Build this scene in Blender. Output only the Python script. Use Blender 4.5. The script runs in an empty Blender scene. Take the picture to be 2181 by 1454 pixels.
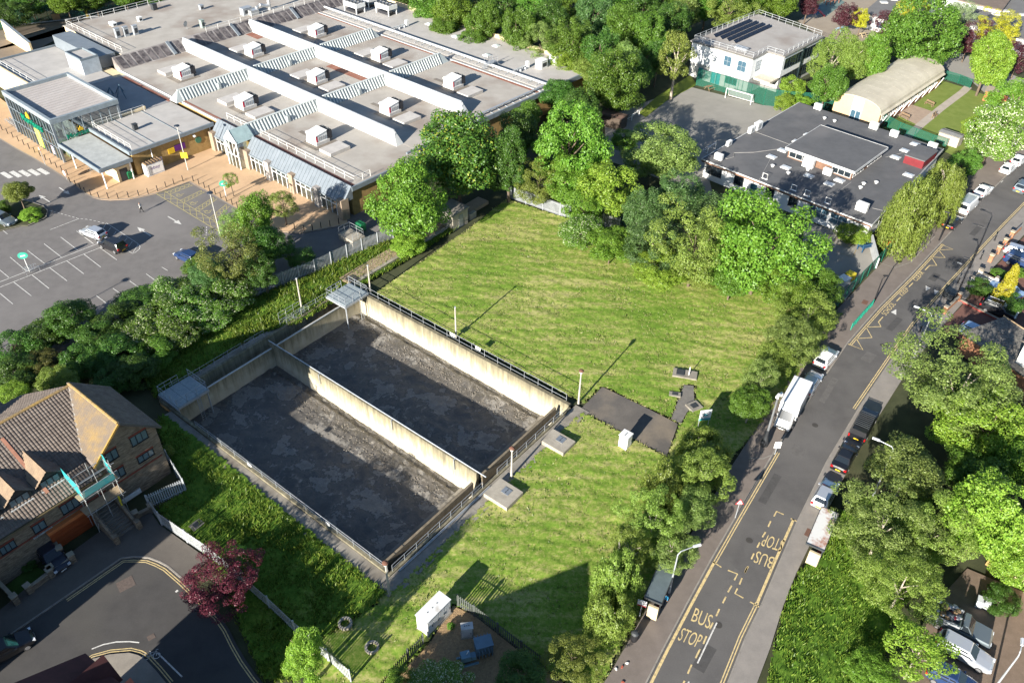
import bpy, bmesh, math, random
import numpy as np
from mathutils import Vector, Matrix

# ------------------------------------------------------------------ camera, sky, sun, exposure
SC = bpy.context.scene
COL = SC.collection
CAM_H = 64.0                                   # metres above the car park
F_PX, PITCH, ROLL = 1757.17, math.radians(39.156), math.radians(-1.0967)
FW = Vector((0, math.cos(PITCH), -math.sin(PITCH)))
_rt = Vector((1, 0, 0)); _dn = FW.cross(_rt)
RT = _rt * math.cos(ROLL) + _dn * math.sin(ROLL)
DN = -_rt * math.sin(ROLL) + _dn * math.cos(ROLL)
cam_data = bpy.data.cameras.new('camera')
cam_data.sensor_width = 36.0
cam_data.lens = F_PX * 36.0 / 2181.0
cam_data.clip_start = 0.5
cam_data.clip_end = 3000
camera = bpy.data.objects.new('camera', cam_data)
m3 = Matrix((RT, -DN, -FW)).transposed()
camera.matrix_world = Matrix.Translation((0, 0, CAM_H)) @ m3.to_4x4()
COL.objects.link(camera)
SC.camera = camera

SUN_AZ = math.radians(56.8 + 180.0)            # direction the light comes from
SUN_EL = math.radians(19.5)
sun_vec = Vector((math.cos(SUN_AZ) * math.cos(SUN_EL), math.sin(SUN_AZ) * math.cos(SUN_EL), math.sin(SUN_EL)))
world = bpy.data.worlds.new('World'); SC.world = world; world.use_nodes = True
wn = world.node_tree.nodes; wl = world.node_tree.links
bg = wn['Background']
sky = wn.new('ShaderNodeTexSky'); sky.sky_type = 'NISHITA'; sky.sun_disc = False
sky.sun_elevation = SUN_EL
sky.sun_rotation = math.pi / 2 - SUN_AZ
sky.altitude = 50; sky.air_density = 1.0; sky.dust_density = 0.3; sky.ozone_density = 3.0
wl.new(sky.outputs[0], bg.inputs[0]); bg.inputs[1].default_value = 0.06
sun_data = bpy.data.lights.new('sun', 'SUN')
sun_data.energy = 5.0; sun_data.angle = math.radians(0.55); sun_data.color = (1.0, 0.945, 0.85)
sun = bpy.data.objects.new('sun', sun_data)
sun.rotation_euler = sun_vec.to_track_quat('Z', 'Y').to_euler()
COL.objects.link(sun)
SC.view_settings.view_transform = 'Standard'
SC.view_settings.look = 'None'
SC.view_settings.gamma = 1.0
SC.view_settings.exposure = 1.5
SC.view_settings.use_curve_mapping = False
SC.cycles.max_bounces = 5
SC.cycles.diffuse_bounces = 2
SC.cycles.glossy_bounces = 2
SC.cycles.transmission_bounces = 2
SC.cycles.transparent_max_bounces = 4
SC.cycles.use_denoising = True
SC.cycles.use_adaptive_sampling = True
SC.cycles.adaptive_threshold = 0.02

# ------------------------------------------------------------------ survey helpers
def P(u, v, z=0.0):
 """world point at height z that was measured at photo position (u, v)"""
 d = FW + RT * ((u - 1090.5) / F_PX) + DN * ((v - 727.0) / F_PX)
 t = (z - CAM_H) / d.z
 return Vector((d.x * t, d.y * t, z))
def dist(u, v, z=0.0):
 return (P(u, v, z) - Vector((0, 0, CAM_H))).dot(FW)
def azim(a, b):
 d = b - a
 return math.atan2(d.y, d.x)
D2R = math.radians

def tag(o, label=None, cat=None, group=None, kind=None):
 if label: o['label'] = label
 if cat: o['category'] = cat
 if group: o['group'] = group
 if kind: o['kind'] = kind
 return o
def empty(name, loc, rz=0.0):
 o = bpy.data.objects.new(name, None)
 o.location = loc; o.rotation_euler = (0, 0, rz)
 o.empty_display_size = 0.3
 COL.objects.link(o)
 return o
def thing(name, label, cat, loc, rz=0.0, group=None):
 return tag(empty(name, loc, rz), label, cat, group)
def put(name, me, parent=None, loc=(0, 0, 0), rz=0.0, kind=None, scale=None):
 o = bpy.data.objects.new(name, me)
 o.location = loc; o.rotation_euler = (0, 0, rz)
 if scale: o.scale = scale
 if parent is not None: o.parent = parent
 if kind: o['kind'] = kind
 COL.objects.link(o)
 return o
def copy_tree(o, parent=None):
 c = o.copy(); COL.objects.link(c); c.parent = parent
 for ch in o.children:
  copy_tree(ch, c)
 return c

class MB:
 def __init__(s):
  s.v = []; s.f = []; s.m = []; s.mi = 0
 def face(s, pts):
  n = len(s.v); s.v.extend([tuple(p) for p in pts]); s.f.append(list(range(n, n + len(pts)))); s.m.append(s.mi)
  return s
 def _add(s, vs, fs):
  n = len(s.v); s.v.extend([tuple(p) for p in vs])
  for f in fs: s.f.append([i + n for i in f]); s.m.append(s.mi)
  return s
 def box(s, x0, x1, y0, y1, z0, z1, rz=0.0, about=None):
  vs = [Vector((x, y, z)) for z in (z0, z1) for (x, y) in ((x0, y0), (x1, y0), (x1, y1), (x0, y1))]
  if rz:
   a = Vector(about) if about else Vector(((x0 + x1) / 2, (y0 + y1) / 2, 0))
   r = Matrix.Rotation(rz, 3, 'Z'); vs = [r @ (p - a) + a for p in vs]
  return s._add(vs, [[3, 2, 1, 0], [4, 5, 6, 7], [0, 1, 5, 4], [1, 2, 6, 5], [2, 3, 7, 6], [3, 0, 4, 7]])
 def prism(s, poly, z0, z1):
  n = len(poly); z1f = z1 if callable(z1) else (lambda p: z1)
  vs = [(p[0], p[1], z0) for p in poly] + [(p[0], p[1], z1f(p)) for p in poly]
  fs = [list(range(n))[::-1], list(range(n, 2 * n))]
  fs += [[i, (i + 1) % n, n + (i + 1) % n, n + i] for i in range(n)]
  return s._add(vs, fs)
 def loft(s, rings, caps=True, closed=True):
  n = len(rings[0]); vs = [p for r in rings for p in r]; fs = []
  for k in range(len(rings) - 1):
   for i in range(n if closed else n - 1):
    j = (i + 1) % n
    fs.append([k * n + i, k * n + j, (k + 1) * n + j, (k + 1) * n + i])
  if caps:
   fs.append(list(range(n))[::-1]); b = (len(rings) - 1) * n; fs.append([b + i for i in range(n)])
  return s._add(vs, fs)
 def tube(s, pts, r, n=6, caps=True):
  pts = [Vector(p) for p in pts]; rings = []
  for i, p in enumerate(pts):
   d = (pts[min(i + 1, len(pts) - 1)] - pts[max(i - 1, 0)]).normalized()
   a = d.orthogonal().normalized() if abs(d.z) < 0.9 else Vector((1, 0, 0))
   a = (a - d * a.dot(d)).normalized(); b = d.cross(a)
   rr = r[i] if isinstance(r, (list, tuple)) else r
   rings.append([p + (a * math.cos(2 * math.pi * k / n) + b * math.sin(2 * math.pi * k / n)) * rr for k in range(n)])
  return s.loft(rings, caps)
 def bar(s, p0, p1, w, h):
  """square bar between two points, w wide and h high"""
  p0 = Vector(p0); p1 = Vector(p1); d = (p1 - p0).normalized()
  up = Vector((0, 0, 1)) if abs(d.z) < 0.95 else Vector((0, 1, 0))
  a = d.cross(up).normalized() * (w / 2); b = a.cross(d).normalized() * (h / 2)
  return s.loft([[p0 - a - b, p0 + a - b, p0 + a + b, p0 - a + b], [p1 - a - b, p1 + a - b, p1 + a + b, p1 - a + b]])
 def cyl(s, x, y, z0, z1, r0, r1=None, n=12):
  r1 = r0 if r1 is None else r1
  return s.loft([[(x + r * math.cos(2 * math.pi * k / n), y + r * math.sin(2 * math.pi * k / n), z) for k in range(n)] for r, z in ((r0, z0), (r1, z1))])
 def lathe(s, x, y, prof, n=12):
  return s.loft([[(x + r * math.cos(2 * math.pi * k / n), y + r * math.sin(2 * math.pi * k / n), z) for k in range(n)] for r, z in prof])
 def mesh(s, name, mat, smooth=False):
  me = bpy.data.meshes.new(name)
  me.from_pydata(s.v, [], s.f); me.update()
  mats = mat if isinstance(mat, (list, tuple)) else [mat]
  for q in mats: me.materials.append(q)
  if len(mats) > 1: me.polygons.foreach_set('material_index', s.m)
  bm = bmesh.new(); bm.from_mesh(me)
  bmesh.ops.recalc_face_normals(bm, faces=bm.faces)
  bm.to_mesh(me); bm.free()
  if smooth: me.polygons.foreach_set('use_smooth', [True] * len(me.polygons))
  return me
 def build(s, name, mat, parent=None, loc=(0, 0, 0), rz=0.0, kind=None, smooth=False):
  return put(name, s.mesh(name, mat, smooth), parent, loc, rz, kind)

def BX(*a): return MB().box(*a)
def flat(name, pts, mat, z=None, parent=None, kind=None):
 """one flat polygon sheet from world points (concave allowed), triangulated"""
 me = bpy.data.meshes.new(name)
 bm = bmesh.new()
 vs = [bm.verts.new((p[0], p[1], p[2] if z is None else z)) for p in pts]
 f = bm.faces.new(vs); f.normal_update()
 if f.normal.z < 0: f.normal_flip()
 bmesh.ops.triangulate(bm, faces=bm.faces)
 bm.to_mesh(me); bm.free(); me.materials.append(mat)
 return put(name, me, parent, kind=kind)
def slab(name, pts, z0, z1, mat, parent=None, kind=None):
 me = bpy.data.meshes.new(name); bm = bmesh.new()
 vs = [bm.verts.new((p[0], p[1], z1)) for p in pts]
 f = bm.faces.new(vs); f.normal_update()
 if f.normal.z < 0: f.normal_flip()
 top = bmesh.ops.triangulate(bm, faces=[f])
 n = len(vs); lo = [bm.verts.new((p[0], p[1], z0)) for p in pts]
 for i in range(n):
  bm.faces.new((vs[i], vs[(i + 1) % n], lo[(i + 1) % n], lo[i]))
 bmesh.ops.recalc_face_normals(bm, faces=bm.faces)
 bm.to_mesh(me); bm.free(); me.materials.append(mat)
 return put(name, me, parent, kind=kind)
def PX(lst, z=0.0):
 return [P(u, v, z) for u, v in lst]
def offset_line(pts, off):
 """polyline moved sideways by off (positive = to the walker's port side)"""
 out = []
 for i, p in enumerate(pts):
  a = pts[max(i - 1, 0)]; b = pts[min(i + 1, len(pts) - 1)]
  d = (b - a); d.z = 0; d.normalize()
  out.append(p + Vector((-d.y, d.x, 0)) * off)
 return out
def ribbon(name, pts, w, mat, z, parent=None, kind=None):
 l = offset_line(pts, w / 2); r = offset_line(pts, -w / 2); mb = MB()
 for i in range(len(pts) - 1):
  mb.face([(r[i].x, r[i].y, z), (r[i + 1].x, r[i + 1].y, z), (l[i + 1].x, l[i + 1].y, z), (l[i].x, l[i].y, z)])
 return mb.build(name, mat, parent, kind=kind)
def text_mesh(s, mat, name='lettering', depth=0.0, bold=0.0):
 cu = bpy.data.curves.new('txt', 'FONT'); cu.body = s; cu.extrude = depth; cu.offset = bold; cu.resolution_u = 3
 ob = bpy.data.objects.new('txt', cu); COL.objects.link(ob)
 dg = bpy.context.evaluated_depsgraph_get()
 me = bpy.data.meshes.new_from_object(ob.evaluated_get(dg)); me.name = name
 bpy.data.objects.remove(ob); bpy.data.curves.remove(cu)
 co = np.empty(len(me.vertices) * 3); me.vertices.foreach_get('co', co); co = co.reshape(-1, 3)
 lo = co.min(0); hi = co.max(0)
 co[:, 0] = (co[:, 0] - lo[0]) / (hi[0] - lo[0]); co[:, 1] = (co[:, 1] - lo[1]) / (hi[1] - lo[1])
 me.vertices.foreach_set('co', co.ravel()); me.materials.clear(); me.materials.append(mat); me.update()
 return me
def text_at(s, mat, ll, lr, ul, name='lettering', parent=None, depth=0.02, bold=0.0, local=False):
 """lettering stretched over the parallelogram ll-lr-ul"""
 me = text_mesh(s, mat, name, depth, bold)
 ll = Vector(ll); ex = Vector(lr) - ll; ey = Vector(ul) - ll; n = ex.cross(ey).normalized()
 for v in me.vertices:
  v.co = ll + ex * v.co.x + ey * v.co.y + n * v.co.z
 return put(name, me, parent)

# ------------------------------------------------------------------ materials
MATS = {}
def M(name, c, c2=None, rough=0.85, scale=1.0, detail=4.0, bump=0.0, bscale=None, metal=0.0, spec=0.3, contrast=(0.35, 0.65), big=None, stretch=None, rot=0.0, fine=0.0):
 """painted / mineral surface: two tones mixed by noise, optional large blotches and relief"""
 if name in MATS: return MATS[name]
 m = bpy.data.materials.new(name); m.use_nodes = True; nt = m.node_tree; N = nt.nodes; L = nt.links
 b = N['Principled BSDF']
 b.inputs['Roughness'].default_value = rough; b.inputs['Metallic'].default_value = metal
 b.inputs['Specular IOR Level'].default_value = spec
 c2 = c2 or tuple(x * 0.78 for x in c)
 geo = N.new('ShaderNodeNewGeometry'); vec = geo.outputs['Position']
 if stretch or rot:
  mp = N.new('ShaderNodeMapping'); mp.inputs['Rotation'].default_value = (0, 0, rot)
  mp.inputs['Scale'].default_value = stretch or (1, 1, 1)
  L.new(vec, mp.inputs['Vector']); vec = mp.outputs[0]
 nz = N.new('ShaderNodeTexNoise'); nz.inputs['Scale'].default_value = scale; nz.inputs['Detail'].default_value = detail
 nz.inputs['Roughness'].default_value = 0.65
 L.new(vec, nz.inputs['Vector'])
 rp = N.new('ShaderNodeMapRange'); rp.inputs[1].default_value, rp.inputs[2].default_value = contrast
 L.new(nz.outputs[0], rp.inputs[0])
 mx = N.new('ShaderNodeMix'); mx.data_type = 'RGBA'; mx.inputs[6].default_value = (*c2, 1); mx.inputs[7].default_value = (*c, 1)
 L.new(rp.outputs[0], mx.inputs[0]); out = mx.outputs[2]
 if big:                                   # (colour, scale, lo, hi) broad stains
  n2 = N.new('ShaderNodeTexNoise'); n2.inputs['Scale'].default_value = big[1]; n2.inputs['Detail'].default_value = 5
  L.new(geo.outputs['Position'], n2.inputs['Vector'])
  r2 = N.new('ShaderNodeMapRange'); r2.inputs[1].default_value = big[2]; r2.inputs[2].default_value = big[3]
  L.new(n2.outputs[0], r2.inputs[0])
  m2 = N.new('ShaderNodeMix'); m2.data_type = 'RGBA'; m2.inputs[7].default_value = (*big[0], 1)
  L.new(r2.outputs[0], m2.inputs[0]); L.new(out, m2.inputs[6]); out = m2.outputs[2]
 if fine:
  n3 = N.new('ShaderNodeTexNoise'); n3.inputs['Scale'].default_value = 9.0; n3.inputs['Detail'].default_value = 3
  L.new(geo.outputs['Position'], n3.inputs['Vector'])
  r3 = N.new('ShaderNodeMapRange'); r3.inputs[3].default_value = 1 - fine; r3.inputs[4].default_value = 1 + fine
  L.new(n3.outputs[0], r3.inputs[0])
  m4 = N.new('ShaderNodeMix'); m4.data_type = 'RGBA'; m4.blend_type = 'MULTIPLY'; m4.inputs[0].default_value = 1
  L.new(out, m4.inputs[6]); L.new(r3.outputs[0], m4.inputs[7]); out = m4.outputs[2]
 L.new(out, b.inputs['Base Color'])
 if bump:
  nb = N.new('ShaderNodeTexNoise'); nb.inputs['Scale'].default_value = bscale or 6.0; nb.inputs['Detail'].default_value = 4
  L.new(vec, nb.inputs['Vector'])
  bp = N.new('ShaderNodeBump'); bp.inputs['Strength'].default_value = min(bump, 1.0); bp.inputs['Distance'].default_value = 0.08
  L.new(nb.outputs[0], bp.inputs['Height']); L.new(bp.outputs[0], b.inputs['Normal'])
 MATS[name] = m
 return m
def glass(name, c, rough=0.06, spec=0.8):
 if name in MATS: return MATS[name]
 m = bpy.data.materials.new(name); m.use_nodes = True; b = m.node_tree.nodes['Principled BSDF']
 b.inputs['Base Color'].default_value = (*c, 1); b.inputs['Roughness'].default_value = rough
 b.inputs['Specular IOR Level'].default_value = spec
 MATS[name] = m; return m
def clear_glass(name, c=(0.75, 0.85, 0.85), mixf=0.75):
 """thin clear pane: mostly see-through, a little gloss and tint"""
 if name in MATS: return MATS[name]
 m = bpy.data.materials.new(name); m.use_nodes = True; nt = m.node_tree; N = nt.nodes; L = nt.links
 N.remove(N['Principled BSDF']); o = N['Material Output']
 t = N.new('ShaderNodeBsdfTransparent'); t.inputs[0].default_value = (*c, 1)
 g = N.new('ShaderNodeBsdfGlossy'); g.inputs['Roughness'].default_value = 0.05; g.inputs[0].default_value = (0.8, 0.85, 0.9, 1)
 x = N.new('ShaderNodeMixShader'); x.inputs[0].default_value = 1 - mixf
 L.new(t.outputs[0], x.inputs[1]); L.new(g.outputs[0], x.inputs[2]); L.new(x.outputs[0], o.inputs[0])
 MATS[name] = m; return m
def mesh_weave(name, c, hole=0.5, scale=1.0):
 """woven wire mesh seen from afar: fine see-through fabric"""
 if name in MATS: return MATS[name]
 m = bpy.data.materials.new(name); m.use_nodes = True; nt = m.node_tree; N = nt.nodes; L = nt.links
 b = N['Principled BSDF']; b.inputs['Base Color'].default_value = (*c, 1); b.inputs['Roughness'].default_value = 0.6
 t = N.new('ShaderNodeBsdfTransparent'); x = N.new('ShaderNodeMixShader'); x.inputs[0].default_value = hole
 L.new(b.outputs[0], x.inputs[1]); L.new(t.outputs[0], x.inputs[2]); L.new(x.outputs[0], N['Material Output'].inputs[0])
 MATS[name] = m; return m
def leafmat(name, c, c2, trans=0.3, blossom=None):
 """foliage: every leaf its own tint between two greens, some light passing through"""
 if name in MATS: return MATS[name]
 m = bpy.data.materials.new(name); m.use_nodes = True; nt = m.node_tree; N = nt.nodes; L = nt.links
 b = N['Principled BSDF']; b.inputs['Roughness'].default_value = 0.45; b.inputs['Specular IOR Level'].default_value = 0.4
 geo = N.new('ShaderNodeNewGeometry'); oi = N.new('ShaderNodeObjectInfo')
 mx = N.new('ShaderNodeMix'); mx.data_type = 'RGBA'; mx.inputs[6].default_value = (*c, 1); mx.inputs[7].default_value = (*c2, 1)
 L.new(geo.outputs['Random Per Island'], mx.inputs[0]); out = mx.outputs[2]
 if blossom:
  st = N.new('ShaderNodeMath'); st.operation = 'LESS_THAN'; st.inputs[1].default_value = blossom[1]
  mu = N.new('ShaderNodeMath'); mu.operation = 'MULTIPLY'; mu.inputs[1].default_value = 37.7
  fr = N.new('ShaderNodeMath'); fr.operation = 'FRACT'
  L.new(geo.outputs['Random Per Island'], mu.inputs[0]); L.new(mu.outputs[0], fr.inputs[0]); L.new(fr.outputs[0], st.inputs[0])
  m2 = N.new('ShaderNodeMix'); m2.data_type = 'RGBA'; m2.inputs[7].default_value = (*blossom[0], 1)
  L.new(st.outputs[0], m2.inputs[0]); L.new(out, m2.inputs[6]); out = m2.outputs[2]
 hs = N.new('ShaderNodeHueSaturation')
 r = N.new('ShaderNodeMapRange'); r.inputs[3].default_value = 0.485; r.inputs[4].default_value = 0.515
 L.new(oi.outputs['Random'], r.inputs[0]); L.new(r.outputs[0], hs.inputs['Hue'])
 r2 = N.new('ShaderNodeMapRange'); r2.inputs[3].default_value = 0.8; r2.inputs[4].default_value = 1.2
 L.new(oi.outputs['Random'], r2.inputs[0]); L.new(r2.outputs[0], hs.inputs['Value'])
 L.new(out, hs.inputs['Color']); L.new(hs.outputs[0], b.inputs['Base Color'])
 tr = N.new('ShaderNodeBsdfTranslucent'); x = N.new('ShaderNodeMixShader'); x.inputs[0].default_value = trans
 L.new(hs.outputs[0], tr.inputs[0]); L.new(b.outputs[0], x.inputs[1]); L.new(tr.outputs[0], x.inputs[2])
 L.new(x.outputs[0], N['Material Output'].inputs[0])
 MATS[name] = m; return m

asphalt = M('asphalt_car_park', (0.168, 0.156, 0.148), (0.140, 0.130, 0.124), scale=0.6, rough=0.9, big=((0.195, 0.181, 0.171), 0.08, 0.5, 0.75), fine=0.12, bump=0.15, bscale=20)
road_mat = M('asphalt_road', (0.104, 0.098, 0.093), (0.084, 0.079, 0.076), scale=0.5, rough=0.88, big=((0.128, 0.120, 0.113), 0.12, 0.45, 0.7), fine=0.15, bump=0.15, bscale=20)
pave_mat = M('pavement_tarmac', (0.180, 0.150, 0.130), (0.150, 0.125, 0.108), scale=0.8, rough=0.92, big=((0.19, 0.16, 0.135), 0.1, 0.5, 0.7), fine=0.12)
yard_mat = M('playground_tarmac', (0.265, 0.25, 0.22), (0.23, 0.217, 0.192), scale=0.5, rough=0.9, big=((0.29, 0.272, 0.24), 0.1, 0.45, 0.7), fine=0.1)
buff = M('buff_paving', (0.50, 0.335, 0.20), (0.44, 0.295, 0.175), scale=0.5, rough=0.9, fine=0.1, big=((0.55, 0.37, 0.22), 0.15, 0.5, 0.75))
conc = M('concrete', (0.36, 0.325, 0.265), (0.27, 0.24, 0.195), scale=0.8, rough=0.9, fine=0.15, big=((0.2, 0.17, 0.13), 0.35, 0.52, 0.75), bump=0.2, bscale=8)
conc_path = M('concrete_path', (0.27, 0.245, 0.205), (0.2, 0.182, 0.152), scale=0.9, rough=0.92, fine=0.15, big=((0.14, 0.12, 0.095), 0.3, 0.55, 0.75))
steel = M('galvanised_steel', (0.42, 0.44, 0.46), (0.34, 0.36, 0.38), rough=0.5, metal=0.4, scale=3)
steel_dk = M('dark_steel', (0.055, 0.06, 0.065), rough=0.55, metal=0.2)
wpaint = M('wpaint', (0.78, 0.77, 0.74), (0.7, 0.69, 0.66), rough=0.6, scale=2)
road_white = M('road_white', (0.60, 0.58, 0.54), (0.30, 0.285, 0.265), rough=0.8, scale=3.5, contrast=(0.3, 0.52))
road_yellow = M('road_yellow', (0.60, 0.46, 0.22), (0.33, 0.26, 0.15), rough=0.8, scale=3.5, contrast=(0.32, 0.54))
road_yellow_pale = M('road_yellow_pale', (0.52, 0.44, 0.19), (0.40, 0.34, 0.15), rough=0.8, scale=2.0)
kerb_mat = M('kerb_stone', (0.27, 0.245, 0.215), (0.21, 0.19, 0.165), scale=1.5, rough=0.9)
black_paint = M('black_paint', (0.018, 0.018, 0.02), rough=0.4)
rubber = M('rubber', (0.016, 0.016, 0.017), rough=0.8)
wood = M('weathered_wood', (0.25, 0.17, 0.1), (0.17, 0.115, 0.07), scale=6, rough=0.85)
green_wire = mesh_weave('green_wire_mesh', (0.008, 0.11, 0.07), 0.5)
green_steel = M('green_steel', (0.012, 0.12, 0.075), rough=0.5)
pane_dark = glass('window_glass', (0.015, 0.022, 0.028))
pane_blue = glass('window_glass_sky', (0.05, 0.10, 0.14), 0.12)
# ------------------------------------------------------------------ frames of the main structures
class Fr:
 def __init__(s, o, az):
  s.o = Vector((o[0], o[1], 0)); s.az = az
  s.ex = Vector((math.cos(az), math.sin(az), 0)); s.ey = Vector((-s.ex.y, s.ex.x, 0))
 def __call__(s, x, y, z=0.0):
  p = s.o + s.ex * x + s.ey * y; p.z = z; return p
 def inv(s, p):
  d = Vector((p[0], p[1], 0)) - s.o; return d.dot(s.ex), d.dot(s.ey)
BAS = Fr(P(828, 1213, 0.4), D2R(52.1))         # sludge basin: x along the near short side, y along the long side
rng = np.random.default_rng(7)
random.seed(11)

_lat = {}
def vnoise(x, y, scale, seed):
 k = seed
 if k not in _lat: _lat[k] = np.random.default_rng(seed).random((256, 256))
 g = _lat[k]; x = x / scale; y = y / scale
 xi = np.floor(x).astype(int); yi = np.floor(y).astype(int); fx = x - xi; fy = y - yi
 fx = fx * fx * (3 - 2 * fx); fy = fy * fy * (3 - 2 * fy)
 a = g[xi % 256, yi % 256]; b = g[(xi + 1) % 256, yi % 256]; c = g[xi % 256, (yi + 1) % 256]; d = g[(xi + 1) % 256, (yi + 1) % 256]
 return (a * (1 - fx) + b * fx) * (1 - fy) + (c * (1 - fx) + d * fx) * fy
def inside(px, py, poly):
 r = np.zeros(px.shape, bool); n = len(poly)
 for i in range(n):
  x0, y0 = poly[i][0], poly[i][1]; x1, y1 = poly[(i + 1) % n][0], poly[(i + 1) % n][1]
  if y0 == y1: continue
  c = (y0 > py) != (y1 > py)
  r ^= c & (px < (x1 - x0) * (py - y0) / (y1 - y0) + x0)
 return r
def in_basin(x, y, pad=0.0):
 dx = x - BAS.o.x; dy = y - BAS.o.y
 lx = dx * BAS.ex.x + dy * BAS.ex.y; ly = dx * BAS.ey.x + dy * BAS.ey.y
 return (lx > -0.7 - pad) & (lx < 28.9 + pad) & (ly > -0.9 - pad) & (ly < 37.0 + pad)

# ------------------------------------------------------------------ the ground sheet, with the basin pit left open
soil = M('soil_and_leaf_litter', (0.060, 0.066, 0.030), (0.036, 0.042, 0.018), scale=0.3, rough=0.95, fine=0.3, big=((0.095, 0.078, 0.045), 0.05, 0.5, 0.75))
def ground_sheet():
 bm = bmesh.new()
 out = [bm.verts.new(p) for p in ((-1200, -300, -0.12), (1200, -300, -0.12), (1200, 1500, -0.12), (-1200, 1500, -0.12))]
 hole = [bm.verts.new(BAS(x, y, -0.12)) for x, y in ((-0.45, -0.55), (28.65, -0.55), (28.65, 35.65), (-0.45, 35.65))]
 ed = [bm.edges.new((r[i], r[(i + 1) % 4])) for r in (out, hole) for i in range(4)]
 bmesh.ops.triangle_fill(bm, edges=ed, use_beauty=True)
 hp = [BAS.inv(v.co) for v in hole]
 kill = [f for f in bm.faces if all(v in hole for v in f.verts)]
 bmesh.ops.delete(bm, geom=kill, context='FACES')
 for f in bm.faces:
  f.normal_update()
  if f.normal.z < 0: f.normal_flip()
 me = bpy.data.meshes.new('ground'); bm.to_mesh(me); bm.free(); me.materials.append(soil)
 return put('ground', me, kind='structure')
ground_sheet()

# ------------------------------------------------------------------ grass
def grassmat(name, cols, rot=0.0, stretch=(1, 1, 1), scale=0.5, hay=0.5):
 m = bpy.data.materials.new(name); m.use_nodes = True; nt = m.node_tree; N = nt.nodes; L = nt.links
 b = N['Principled BSDF']; b.inputs['Roughness'].default_value = 0.9; b.inputs['Specular IOR Level'].default_value = 0.1
 geo = N.new('ShaderNodeNewGeometry')
 mp = N.new('ShaderNodeMapping'); mp.inputs['Rotation'].default_value = (0, 0, rot); mp.inputs['Scale'].default_value = stretch
 L.new(geo.outputs['Position'], mp.inputs[0])
 def nz(vec, s, d):
  n = N.new('ShaderNodeTexNoise'); n.inputs['Scale'].default_value = s; n.inputs['Detail'].default_value = d
  n.inputs['Roughness'].default_value = 0.7; L.new(vec, n.inputs['Vector']); return n.outputs[0]
 rows = nz(mp.outputs[0], scale, 6); fine = nz(geo.outputs['Position'], 3.2, 3); broad = nz(geo.outputs['Position'], 0.09, 3)
 a = N.new('ShaderNodeMath'); a.operation = 'MULTIPLY_ADD'; a.inputs[1].default_value = 1.0; L.new(fine, a.inputs[0]); L.new(rows, a.inputs[2])
 c = N.new('ShaderNodeMath'); c.operation = 'MULTIPLY_ADD'; c.inputs[1].default_value = 0.7; L.new(broad, c.inputs[0]); L.new(a.outputs[0], c.inputs[2])
 rp = N.new('ShaderNodeValToRGB'); L.new(c.outputs[0], rp.inputs[0])
 sc = N.new('ShaderNodeMapRange'); sc.inputs[1].default_value = 0.95; sc.inputs[2].default_value = 1.75
 L.new(c.outputs[0], sc.inputs[0]); L.new(sc.outputs[0], rp.inputs[0])
 el = rp.color_ramp.elements
 while len(el) < len(cols): el.new(0.5)
 for i, (p, q) in enumerate(cols): el[i].position = p; el[i].color = (*q, 1)
 L.new(rp.outputs[0], b.inputs['Base Color'])
 return m
MOW = D2R(-22)
lawn_mat = grassmat('mown_grass', [(0.0, (0.075, 0.150, 0.016)), (0.36, (0.140, 0.225, 0.030)), (0.52, (0.205, 0.255, 0.052)), (0.70, (0.310, 0.310, 0.105)), (1.0, (0.38, 0.345, 0.15))], rot=-MOW, stretch=(0.09, 0.95, 1), scale=0.75)
lush_mat = grassmat('long_grass', [(0.0, (0.034, 0.075, 0.010)), (0.4, (0.070, 0.140, 0.016)), (0.7, (0.125, 0.200, 0.026)), (1.0, (0.22, 0.25, 0.06))], scale=0.5)

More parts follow.
